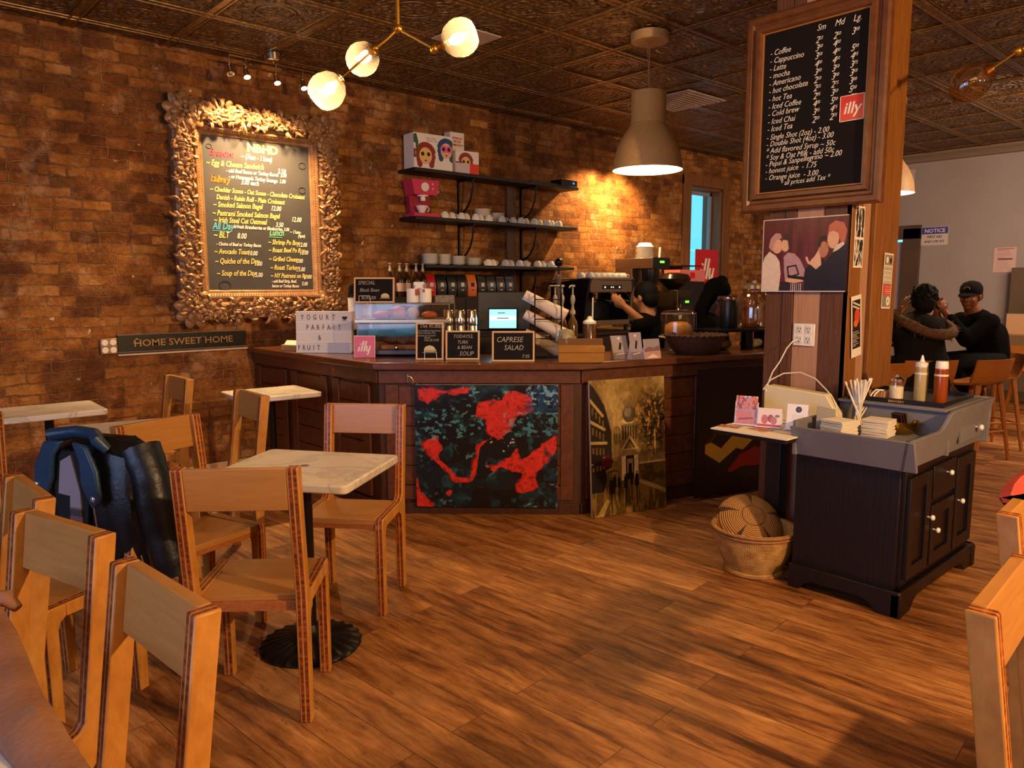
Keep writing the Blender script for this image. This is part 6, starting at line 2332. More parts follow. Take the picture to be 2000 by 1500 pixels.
# ------------------------------------------------------------------ condiments on the dry sink
def condiments():
    z = .7305
    CL = thin_glass('jar_clear', (1, .97, .9), .55, .08)
    STRAW = mat('straw_white', '#f0e6d6', .5)
    t = thing('straw_jar', 'glass jar stuffed with white paper-wrapped straws on the grey tray', 'jar', (3.70, 1.555, z), 0)
    MB().lathe([(0, 0), (.048, 0), (.052, .008), (.054, .05), (.048, .085), (.042, .10), (.042, .115), (.046, .12)], n=28).build('jar', CL, t)
    rnd = random.Random(4)
    for k in range(20):
        a, q = rnd.uniform(0, 2 * PI), rnd.uniform(.3, 1)
        b = Vector((.03 * q * math.cos(a + 2.6), .03 * q * math.sin(a + 2.6), .006))
        e = Vector((.075 * q * math.cos(a), .075 * q * math.sin(a), .225 + rnd.uniform(-.012, .012)))
        MB().tube([b, e], .0048, 6).build('straw', STRAW, t)
    for k in range(2):
        m = MB()
        m.tube([(-.02, .0 + .012 * k, .01), (.055, -.055 + .016 * k, .16), (.065, -.068 + .016 * k, .178), (.078, -.082 + .016 * k, .176)], .0035, 6)
        m.build('bent_straw', STRAW, t)
    # napkin stacks
    t0 = thing('napkin_stack', 'stack of white napkins at the front of the grey tray beside the brass bowl', 'napkins', (3.52, 1.385, z), R(4))
    m = MB()
    for k in range(14):
        m.box((rnd.uniform(-.003, .003), rnd.uniform(-.003, .003), .003 + .0056 * k), (.11, .115, .0042), (0, 0, rnd.uniform(-.04, .04)))
    m.build('napkins', mat('napkin_white', '#e6d8c2', .8), t0, bevel=.001)
    copy_tree(t0, (3.375, 1.50, z), R(-14), 'stack of white napkins in the left corner of the grey tray')
    t = thing('napkin_divider', 'grey clear divider standing in the left corner of the grey tray', 'divider', (3.42, 1.58, z), R(-50))
    MB().prism([(-.05, 0), (.05, 0), (.035, .11), (-.045, .125)], -.003, .003, 'y').build('sheet', mat('grey_acrylic', '#8d8880', .2), t)
    # brass bowl with tea bags
    t = thing('brass_bowl', 'brass bowl holding dark tea sachets at the front of the tray', 'bowl', (3.655, 1.335, z), 0)
    MB().lathe([(0, 0), (.045, 0), (.062, .012), (.072, .04), (.073, .06), (.070, .06), (.068, .04), (.055, .016), (0, .01)], n=36).build('bowl', mat('polished_brass', '#b98a35', .22, metal=1), t)
    p0 = None
    for k in range(6):
        x, y = -.03 + .011 * k, .01 + .004 * (k % 2)
        lb = 'dark tea sachet standing in the brass bowl'
        if p0 is None:
            p0 = thing('tea_sachet', lb, 'sachet', (3.655 + x, 1.335 + y, z + .02), R(60), 'tea sachets in the brass bowl')
            MB().box((0, 0, .038), (.06, .006, .072), (R(-12), 0, 0)).build('sachet', mat('sachet_dark', '#2c0f10', .4), p0, bevel=.001)
        else:
            copy_tree(p0, (3.655 + x, 1.335 + y, z + .02), R(60 + 3 * k), lb, 'tea sachets in the brass bowl')
    # stirrers
    t = thing('stirrer_cup', 'cup of flat wooden stirrers behind the brass bowl', 'cup', (3.79, 1.50, z), 0)
    MB().lathe([(0, 0), (.030, 0), (.036, .10), (.034, .10), (.028, .006), (0, .005)], n=24).build('cup', CL, t)
    WD = mat('stirrer_wood', '#c08a4c', .6)
    for k in range(22):
        a, q = rnd.uniform(0, 2 * PI), rnd.uniform(.2, 1)
        m = MB()
        b = Vector((.018 * q * math.cos(a), .018 * q * math.sin(a), .008))
        e = Vector((.052 * q * math.cos(a), .052 * q * math.sin(a), .172 + rnd.uniform(-.004, .004)))
        m.tube([b, e], .0046, 4, flat=.3)
        m.build('stirrer', WD, t)
    # handled cup of sweetener packets, glass of creamers
    t = thing('sweetener_cup', 'white handled cup of sweetener packets right of the tea sachets', 'cup', (3.79, 1.37, z), R(-40))
    MB().lathe([(0, 0), (.028, 0), (.042, .03), (.046, .07), (.043, .07), (.038, .03), (0, .01)], n=26).build('cup', CERAM, t)
    MB().tube([(.042 + .026 * math.sin(R(a)), 0, .038 + .022 * math.cos(R(a))) for a in range(0, 181, 20)], .006, 8).build('handle', CERAM, t)
    for k in range(5):
        MB().box((-.02 + .01 * k, .004 * k - .01, .07), (.035, .004, .05), (R(8 * k - 16), 0, R(20 * k))).build('packet', mat('packet_pink', '#dcb8b0', .6), t)
    t = thing('creamer_glass', 'low glass of wrapped creamers at the right of the tray', 'glass', (3.83, 1.275, z), 0)
    MB().lathe([(0, 0), (.035, 0), (.045, .05), (.043, .05), (.034, .005), (0, .005)], n=24).build('glass', CL, t)
    for k in range(12):
        MB().box((rnd.uniform(-.03, .03), rnd.uniform(-.03, .03), .03 + .0045 * k), (.024, .018, .014), (rnd.uniform(0, 3), rnd.uniform(0, 3), rnd.uniform(0, 3))).build('packet', mat('creamer_cream', '#e0cda8', .6), t)
    # black tray with bottles on the raised end
    zz = .8565
    t = thing('serving_tray', 'black lettered serving tray on the raised end of the grey sink top', 'tray', (3.93, 1.40, zz), R(2))
    MB().span((-.20, -.2, 0), (.26, .22, .008)).build('tray', mat('tray_black', '#1a1110', .25), t, bevel=.003)
    m = MB()
    m.span((-.205, -.205, 0), (.265, -.197, .022)).span((-.205, .217, 0), (.265, .225, .022)).span((-.205, -.2, 0), (-.197, .22, .022)).span((.257, -.2, 0), (.265, .22, .022))
    m.build('rim', mat('tray_black', '#1a1110', .25), t, bevel=.002)
    m = MB()
    M0 = m.M
    m.M = Matrix.Translation((-.206, .0, .004)) @ Matrix.Rotation(R(-90), 4, 'Z')
    text_bm(m, 'BREWERY', 0, 0, .016, y=0, align='CENTER')
    m.build('lettering', mat('tray_gold', '#c09050', .5), t)
    zz += .0085
    s0 = None
    for k, (x, y, lb, liq, cap) in enumerate(((3.83, 1.325, 'clear squeeze bottle of pale syrup with a pointed white tip', '#a89468', 1), (3.82, 1.235, 'squeeze bottle of amber honey with a flat white cap', '#8a3c10', 0))):
        t = thing('squeeze_bottle', lb, 'bottle', (x, y, zz), 0)
        MB().lathe([(0, 0), (.027, 0), (.029, .006), (.029, .14), (.0275, .146), (.029, .152), (.026, .165), (0, .165)], n=26).build('bottle', mat('squeeze_plastic_%d' % k, liq, .2, spec=.6), t)
        MB().lathe([(.0295, .128), (.0298, .129), (.0298, .136), (.0295, .137)], n=26).build('clear_band', mat('clear_band', '#e0d0b8', .2), t)
        if cap:
            MB().lathe([(.027, .163), (.028, .165), (.028, .182), (.012, .188), (.008, .20), (.004, .218), (0, .22)], n=22).build('nozzle_cap', WHITEP, t)
        else:
            MB().lathe([(.027, .163), (.028, .165), (.026, .192), (.024, .197), (0, .197)], n=22).build('flat_cap', WHITEP, t)
    t = thing('sugar_shaker', 'glass sugar shaker with a metal lid left of the squeeze bottles', 'shaker', (3.82, 1.43, zz), 0)
    MB().lathe([(0, 0), (.032, 0), (.034, .006), (.034, .08), (.031, .09)], n=22).build('glass', CL, t)
    MB().lathe([(0, .004), (.031, .004), (.031, .062), (0, .066)], n=22).build('sugar', mat('sugar', '#f0e2c8', .8), t)
    MB().lathe([(.031, .088), (.034, .09), (.034, .098), (.022, .108), (.014, .11), (.014, .118), (0, .118)], n=22).build('lid', CHROME, t)


condiments()


def leaflet_table_items():
    z = .7285
    fz = facing(-.96, -.28)
    # cream router-like box with rounded top
    t = thing('cream_wall_box', 'cream plastic box with cables looping over it on the leaflet table', 'box', (3.60, 1.80, z), facing(-1, -.05))
    m = MB()
    m.prism([(-.19, 0), (.19, 0), (.19, .06), (.13, .155), (-.17, .175), (-.19, .17)], -.02, .05, 'y')
    m.build('case', mat('cream_plastic', '#d6c8a6', .45), t, bevel=.006)
    m = MB()
    m.tube([(3.565, 1.99, z + .15), (3.60, 1.97, z + .20), (3.64, 1.92, z + .235), (3.66, 1.84, z + .245), (3.66, 1.76, z + .22), (3.64, 1.69, z + .17), (3.63, 1.655, z + .14), (3.62, 1.63, z + .10), (3.61, 1.62, z + .05), (3.58, 1.63, z + .02), (3.55, 1.64, z + .004)], .0035, 6)
    m.tube([(3.60, 1.66, z + .10), (3.63, 1.625, z + .09), (3.64, 1.61, z + .05), (3.62, 1.62, z + .02), (3.60, 1.64, z + .03)], .003, 6)
    tag(m.build('white_cables', mat('cable_white', '#d8cdbc', .5)), 'white cables looping over and behind the cream plastic box', 'cable')
    specs = [('pink and orange flyer in the tall clear holder at the left of the leaflet table', 3.325, 1.945, .105, .145, 0),
             ('low leaflet with red lettering in the clear holder in the middle of the leaflet table', 3.345, 1.83, .112, .095, 1),
             ('white card with a round black emblem at the right of the leaflet table', 3.375, 1.705, .095, .125, 2)]
    for lb, x, y, w, h, k in specs:
        t = thing('leaflet_holder', lb, 'leaflet', (x, y, z), 0, rot=(R(-10), 0, fz))
        c = Canvas(w, h, 100, '#e2cfc6')
        X, Y = c.X, c.Y
        if k == 0:
            c.rect(.04, .02, .96, .96, '#b88a9a')
            c.put((fbm(X, Y, 7) > .5) & (Y > .6), '#d8702a', .9)
            c.put((fbm(X, Y + 3, 10) > .56) & (Y > .55), '#7a2018', .8)
            c.put((fbm(X + 3, Y, 6) > .5) & (Y < .5), '#c86a5a', .7)
            c.line(.2, .2, .8, .26, .004, '#8a3a30')
        elif k == 1:
            c.ell(.3, .42, .14, .24, '#b86a6a')
            c.ell(.55, .48, .13, .2, '#9a4a50')
            c.ell(.68, .38, .14, .2, '#b87068')
            c.ell(.82, .62, .10, .07, '#6a7a5a')
            c.rect(0, .02, 1, .17, '#c0382c')
        else:
            c.rect(0, 0, 1, 1, '#e6dcd8')
            c.ell(.55, .80, .15, .115, '#1a1414')
            c.ell(.55, .80, .07, .05, '#5a4a48')
            for j in range(4):
                c.rect(.25, .38 + .06 * j, .85, .40 + .06 * j, '#c8b8b4')
            c.rect(.68, .06, .86, .19, '#c8383a')
            c.rect(.73, .09, .81, .16, '#e6dcd8')
            c.rect(.2, .09, .26, .16, '#5a5252')
        c.build('sheet', t, .002, edge=mat('paper_edge', '#e0d6cc', .7), rough=.4)
        m = MB()
        m.span((-w / 2 - .004, .003, 0), (w / 2 + .004, .006, h * .8)).span((-w / 2 - .004, -.022, 0), (w / 2 + .004, .006, .006))
        m.build('clear_holder', mat('clear_holder', '#cfc4c0', .2), t)
    rnd = random.Random(9)
    for k, (x, y, a, cc, lb) in enumerate(((3.20, 1.97, 10, '#a0503a', 'reddish flyer lying flat at the left edge of the leaflet table'), (3.235, 1.84, -20, '#b8685a', 'pink flyer lying flat at the front of the leaflet table'), (3.255, 1.72, 5, '#e6d8c6', 'blank white sheet lying at the front right of the leaflet table'))):
        c = Canvas(.11, .075, 60, cc)
        c.put(fbm(c.X, c.Y, 6) > .52, '#d8a070' if k < 2 else '#d8ccbc', .7)
        o = thing('loose_flyer', lb, 'flyer', (x, y, z), 0, rot=(R(-90), 0, facing(-1, 0) + R(a)))
        o.location.z = z + .0014
        c.build('sheet', o, .001, edge=mat('paper_edge', '#e0d6cc', .7), rough=.5)


leaflet_table_items()


def coil_basket():
    CO = NT('coiled_straw')
    tc = CO.n('TexCoord')
    sp = CO.n('SeparateXYZ')
    CO.set(sp, 0, tc.outputs['Object'])
    rr = CO.math('SQRT', CO.math('ADD', CO.math('MULTIPLY', sp.outputs[0], sp.outputs[0]), CO.math('MULTIPLY', sp.outputs[1], sp.outputs[1])))
    an = CO.math('ARCTAN2', sp.outputs[1], sp.outputs[0])
    coil = CO.math('SINE', CO.math('MULTIPLY', rr, 2 * PI / .0085))
    c = CO.ramp(CO.math('ADD', CO.math('MULTIPLY', coil, .5), .5), [(.1, '#6e4018'), (.45, '#b5793a'), (.9, '#cf9850')])
    # dark wedges pointing to the centre
    wd = CO.math('ABSOLUTE', CO.math('SUBTRACT', CO.math('FRACT', CO.math('ADD', CO.math('MULTIPLY', an, 5 / (2 * PI)), .12)), .5))
    wedge = CO.math('MULTIPLY', CO.math('LESS_THAN', wd, CO.math('MULTIPLY', CO.math('SUBTRACT', rr, .058), .95)), CO.math('GREATER_THAN', rr, .062))
    ring = CO.math('MULTIPLY', CO.math('GREATER_THAN', rr, .054), CO.math('LESS_THAN', rr, .060))
    c = CO.mix(CO.math('MAXIMUM', wedge, ring), c, (*lin('#4a2a1c'), 1))
    CO.set(CO.b, 'Base Color', c)
    CO.set(CO.b, 'Roughness', .7)
    CO.bump(coil, .6, .004)
    WV = NT('basket_weave')
    v = WV.mapping()
    sz = WV.n('SeparateXYZ')
    WV.set(sz, 0, v)
    ang = WV.math('ARCTAN2', sz.outputs[1], sz.outputs[0])
    row = WV.math('SINE', WV.math('MULTIPLY', sz.outputs[2], 900.0))
    stk = WV.math('SINE', WV.math('MULTIPLY', ang, 150.0))
    wv = WV.math('ADD', WV.math('MULTIPLY', row, .35), WV.math('MULTIPLY', stk, .3))
    tone = WV.math('ADD', WV.math('ADD', WV.math('MULTIPLY', wv, .3), .5), WV.math('SUBTRACT', WV.noise(v, 14, 4), .5))
    WV.set(WV.b, 'Base Color', WV.ramp(tone, [(.2, '#6e4418'), (.5, '#b98a45'), (.8, '#d6aa64')]))
    WV.set(WV.b, 'Roughness', .6)
    WV.bump(wv, .6, .004)
    WV = WV.m
    x, y = 3.345, 1.885
    t = thing('coil_basket', 'round straw basket standing on the floor under the leaflet table', 'basket', (x, y, 0), 0)
    MB().lathe([(0, .0), (.135, 0), (.14, .012), (.135, .02), (.16, .07), (.185, .12), (.197, .17), (.20, .215), (.205, .225), (.19, .228), (.18, .16), (.12, .03), (0, .02)], n=48).build('bowl', WV, t)
    m = MB()
    for zz, r in ((.006, .142), (.205, .203), (.222, .206)):
        m.tube([(r * math.cos(2 * PI * k / 48), r * math.sin(2 * PI * k / 48), zz) for k in range(48)], .0075, 8, closed=True)
    m.build('rolled_rims', mat('basket_rim', '#7a4a22', .6, noise=(30, '#a8743a', .5)), t)
    l = thing('coiled_dome', 'domed coiled straw lid with dark wedges tipped into the round basket', 'lid', (x + .02, y + .02, .20), 0)
    l.rotation_euler = (Matrix.Rotation(math.atan2(-.78, -.62), 4, 'Z') @ Matrix.Rotation(R(43), 4, 'Y')).to_euler()
    l.location = (x + .055, y + .05, .235)
    MB().lathe([(.165, -.055), (.168, -.045), (.155, -.012), (.12, .018), (.07, .036), (0, .042), (0, .036), (.07, .030), (.12, .010), (.15, -.018), (.16, -.05), (.165, -.055)], n=48).build('lid', CO.m, l)


coil_basket()
# ------------------------------------------------------------------ stools, high table and far wall things
def stools():
    SW = mat('stool_wood', '#a8662a', .45, noise=(4, '#8a4f1c', .6), stretch=(3, 3, 14))

    def make():
        t = thing('bar_stool', 'x', 'stool')
        zs = .64
        m = MB()
        # bent-ply seat curling up into a low back
        prof = [(.19, zs - .01), (.10, zs - .018), (0, zs - .02), (-.10, zs - .01), (-.155, zs + .03), (-.185, zs + .10), (-.205, zs + .19)]
        rings = []
        for i, (y, z) in enumerate(prof):
            hw = .20 + .012 * (i > 3) - .02 * (i == 0)
            cu = .045 if i >= 4 else .0
            row = []
            for k in range(9):
                u = (k - 4) / 4
                row.append((u * hw, y + cu * u * u, z + .012 * u * u * (i < 4)))
            rings.append(row + [(p[0], p[1] - (.014 if i >= 4 else 0), p[2] - (.016 if i < 5 else .0)) for p in row[::-1]])
        m.loft(rings)
        m.build('seat', SW, t)
        for sx in (-1, 1):
            for sy in (-1, 1):
                m = MB()
                m.tube([(sx * .13, sy * .12, zs - .02), (sx * .20, sy * .19, 0)], [.022, .013], 8)
                m.build('leg', SW, t)
        m = MB()
        for a, b in (((-.172, .162, .24), (.172, .162, .24)), ((-.172, -.162, .24), (.172, -.162, .24)), ((-.172, -.162, .24), (-.172, .162, .24)), ((.172, -.162, .24), (.172, .162, .24))):
            m.rod(a, b, .009)
        m.build('foot_rest', SW, t)
        return t
    s = make()
    spec = [(5.98, 2.44, 55, 'empty bar stool beside the pillar, left of the fur-hooded coat'), (6.50, 2.27, 50, 'bar stool under the person in the fur-hooded coat'),
            (6.90, 1.98, 70, 'empty bar stool, curved back to us, between fur-hooded coat and black cap'), (7.47, 2.03, 138, 'bar stool the man in the black cap is sitting on'),
            (8.25, 1.85, 60, 'bar stool at the right picture edge behind the man in the cap')]
    for k, (x, y, a, lb) in enumerate(spec):
        if k == 0:
            s.location = (x, y, 0)
            s.rotation_euler.z = R(a - 90)
            tag(s, lb, 'stool', 'bar stools at the high table')
        else:
            copy_tree(s, (x, y, 0), R(a - 90), lb, 'bar stools at the high table')
    t = thing('high_table', 'dark high table between the two customers', 'table', (6.92, 2.78, 0), R(45))
    MB().prism(rrect(.75, .62, .03), .90, .93).build('table_top', mat('dark_table', '#221511', .35), t, bevel=.004)
    MB().lathe([(.22, 0), (.22, .015), (.04, .03), (.035, .05), (.035, .9)], n=24).build('pedestal', IRON, t)
    g = thing('drinking_glass', 'clear drinking glass on the high table beside the pillar', 'glass', (6.62, 2.86, .9305), 0)
    MB().lathe([(0, 0), (.03, 0), (.038, .13), (.035, .13), (.028, .006), (0, .005)], n=22).build('glass', thin_glass('jar_clear', (1, .97, .9), .55, .08), g)
    MB().lathe([(0, .007), (.028, .007), (.033, .06), (0, .06)], n=20).build('tea', mat('tea_brown', '#8a4a1c', .1), g)


stools()


def far_wall():
    x = XB - .004
    t = thing('notice_sign', 'NOTICE first aid sign on the far grey wall right of the service door', 'sign', (x, 3.67, 1.93), facing(-1, 0))
    MB().span((-.16, -.0, 0), (.16, .003, .235)).build('plate', mat('notice_white', '#c8bcb4', .5), t)
    MB().span((-.155, -.001, .145), (.155, .0, .23)).build('blue_band', mat('notice_blue', '#3a3a8c', .5), t)
    m = MB()
    text_bm(m, 'NOTICE', 0, .163, .068, y=-.0015, align='CENTER', bold=.001)
    m.build('white_lettering', mat('letter_white', '#e0d8d4', .6), t)
    m = MB()
    text_bm(m, 'FIRST AID', 0, .095, .042, y=-.0012, align='CENTER', bold=.0006)
    text_bm(m, 'AND CPR KIT', 0, .035, .040, y=-.0012, align='CENTER', bold=.0006)
    m.build('black_lettering', mat('letter_black', '#2a2224', .6), t)
    t = thing('wall_notice', 'pinkish printed paper notice on the far wall near the right edge', 'notice', (x, 2.86, 1.57), facing(-1, 0))
    c = Canvas(.24, .30, 80, '#c9a8a0')
    for j in range(16):
        c.rect(.15, .06 + .055 * j, .5 + .35 * ((j * 29) % 10) / 10, .075 + .055 * j, '#a88880')
    c.rect(.2, .5, .85, .56, '#6a3a40')
    c.rect(.15, .93, .9, .95, '#7a3a40')
    c.build('sheet', t, .0015, rough=.6)
    v = thing('wall_vent', 'white louvred vent high on the far wall behind the second pendant', 'vent', (XB - .001, 4.15, 2.62), facing(-1, 0))
    MB().span((-.19, -.012, 0), (.19, .0, .30)).build('frame', mat('vent_white', '#b9a79c', .5), v, bevel=.003)
    m = MB()
    for k in range(8):
        m.box((0, -.014, .04 + .031 * k), (.32, .012, .006), (R(35), 0, 0))
    m.build('slats', mat('vent_slat', '#a5948a', .5), v)
    # low bench with pictures at the right edge
    t = thing('wooden_sideboard', 'honey-coloured wooden sideboard by the far wall at the right edge', 'sideboard', (10.35, 2.35, 0), 0)
    SW = mat('stool_wood', '#a8662a', .45)
    MB().span((-.32, -.55, .55), (.36, .52, .72)).build('top', SW, t, bevel=.005)
    for a in (-.28, .3):
        for b in (-.5, .46):
            MB().span((a - .03, b - .03, 0), (a + .03, b + .03, .55)).build('leg', SW, t)
    t = thing('leaning_panel', 'tall olive-brown panel standing behind the sideboard pictures', 'panel', (10.62, 2.38, .7205), 0)
    MB().span((-.02, -.36, 0), (.02, .36, .90)).build('panel', mat('olive_panel', '#5a4a34', .6), t)
    t = thing('sand_picture', 'sand-coloured landscape picture leaning on the sideboard', 'picture', (10.30, 2.42, .7205), facing(-1, -.1))
    c = Canvas(.5, .36, 60, '#b8906a')
    c.rect(0, 0, 1, .3, '#6a5236')
    c.line(0, .33, 1, .30, .008, '#8a6a40')
    c.build('picture', t, .02, rough=.5)
    t = thing('yellow_box', 'yellow box printed with red dots on top of the sand-coloured picture', 'box', (10.45, 2.30, 1.081), facing(-1, -.1))
    MB().span((-.12, 0, -.36), (.12, .12, -.001)).build('stand', mat('olive_panel', '#5a4a34', .6), t)
    MB().span((-.13, 0, 0), (.13, .12, .24)).build('box', mat('box_yellow', '#b8901e', .5), t)
    m = MB()
    for a in (-.06, .05):
        for b in (.05, .12, .19):
            m.lathe([(0, .001), (.028, .001), (.028, 0)], (a, -.0005, b), 16, Matrix.Rotation(R(90), 4, 'X'))
    m.build('red_dots', mat('dot_red', '#8a2a14', .5), t)


far_wall()

# ------------------------------------------------------------------ people
SKIN1 = mat('skin_brown', '#7c4528', .5, noise=(12, '#6d3a20', .5))
SKIN2 = mat('skin_dark', '#4a281a', .5, noise=(12, '#3f2014', .5))
SKIN3 = mat('skin_light', '#b0784e', .5, noise=(12, '#a06a42', .5))
HAIR = mat('black_hair', '#080505', .7, bump=(120, .6), spec=.2)


class Body(MB):
    def limb(self, pts):
        """tapered chain of (point, radius)"""
        for (a, ra), (b, rb) in zip(pts, pts[1:]):
            a, b = Vector(a), Vector(b)
            d = b - a
            q = Vector((0, 0, 1)).rotation_difference(d.normalized()).to_matrix().to_4x4()
            L = d.length
            prof = [(ra * math.sin(R(t)), -ra * math.cos(R(t))) for t in (0, 30, 60, 90)] + [(rb * math.cos(R(t)), L + rb * math.sin(R(t))) for t in (0, 30, 60, 90)]
            prof[0] = (0, -ra)
            prof[-1] = (0, L + rb)
            self.lathe(prof, a, 14, q)
        return self

    def egg(self, c, s, rot=None):
        return self.ball(c, s, 18, 12, rot)

    def fuse(self, name, m, parent, vox=.008, smooth=4):
        o = self.build(name, m, parent, smooth_angle=None)
        for p in o.data.polygons:
            p.use_smooth = True
        r = o.modifiers.new('fuse', 'REMESH')
        r.mode = 'VOXEL'
        r.voxel_size = vox
        r.use_smooth_shade = True
        s = o.modifiers.new('relax', 'SMOOTH')
        s.factor = .5
        s.iterations = smooth
        return o


def head_shape(b, c, face, up=(0, 0, 1), s=1.0):
    """skull, jaw, nose, brow, lips, chin and ears; face = direction looked at"""
    f = Vector(face).normalized()
    u = Vector(up)
    u = (u - f * u.dot(f)).normalized()
    r = f.cross(u)
    old = b.M
    b.M = old @ Matrix(((r.x, f.x, u.x, c[0]), (r.y, f.y, u.y, c[1]), (r.z, f.z, u.z, c[2]), (0, 0, 0, 1))) @ Matrix.Scale(s, 4)
    b.egg((0, -.012, .035), (.075, .094, .085))
    b.egg((0, .022, -.02), (.063, .070, .090))
    b.egg((0, .055, -.085), (.030, .030, .026))
    b.egg((0, .072, .028), (.048, .018, .012))
    b.egg((0, .088, -.012), (.012, .018, .028), (R(-14), 0, 0))
    b.egg((0, .098, -.027), (.017, .013, .010))
    b.egg((0, .083, -.055), (.024, .012, .007)).egg((0, .080, -.066), (.021, .012, .008))
    for k in (-1, 1):
        b.egg((k * .038, .062, -.025), (.022, .022, .022))
        b.egg((k * .076, -.005, -.005), (.010, .020, .032))
    b.limb([((0, -.02, -.05), .052), ((0, -.035, -.15), .056)])
    b.M = old
    return Matrix(((r.x, f.x, u.x, c[0]), (r.y, f.y, u.y, c[1]), (r.z, f.z, u.z, c[2]), (0, 0, 0, 1))) @ Matrix.Scale(s, 4)


def eyes(M, parent):
    for nm, mt, rr, dy in (('eye_white', mat('eye_white', '#b8a89c', .3), .0105, 0), ('iris', mat('iris_dark', '#150c0a', .2), .0062, .0062)):
        m = MB()
        m.M = M
        for k in (-1, 1):
            m.ball((k * .030, .074 + dy, .008), rr, 10, 7)
        m.build('eyes' if nm == 'eye_white' else 'irises', mt, parent)
    m = MB()
    m.M = M
    for k in (-1, 1):
        m.tube([(k * .014, .087, .030), (k * .032, .085, .034), (k * .048, .074, .029)], .0035, 6)
    m.build('eyebrows', HAIR, parent)


def hand(b, w, d, n, s=1.0, curl=.8, side=1):
    """palm and five bent fingers; w wrist, d pointing direction, n palm-back normal"""
    d = Vector(d).normalized()
    n = Vector(n)
    n = (n - d * n.dot(d)).normalized()
    r = d.cross(n) * side
    w = Vector(w)
    b.limb([(w, .024 * s), (w + d * .035 * s, .027 * s)])
    for k in range(4):
        o = (k - 1.5) * .0195 * s
        base = w + d * (.075 - .006 * abs(k - 1.2)) * s + r * o
        b.limb([(w + d * .03 * s + r * o * .7, .014 * s), (base, .0115 * s)])
        L = (.036, .042, .039, .030)[k] * s
        p, q, a = base, d, 0
        seg = [(base, .0100 * s)]
        for j in range(3):
            a += curl * (.55 + .12 * k)
            q = (d * math.cos(a) - n * math.sin(a))
            p = p + q * L * (1, .75, .6)[j]
            seg.append((p, (.0092, .0086, .0076)[j] * s))
        b.limb(seg)
    t0 = w + d * .025 * s - r * .024 * s
    t1 = t0 + (d * .7 - r * .6 - n * .25).normalized() * .036 * s
    t2 = t1 + (d * .9 - n * .45).normalized() * .032 * s
    b.limb([(w + d * .015 * s - r * .01 * s, .015 * s), (t0, .013 * s), (t1, .0108 * s), (t2, .009 * s)])


def V(*a):
    return Vector(a)


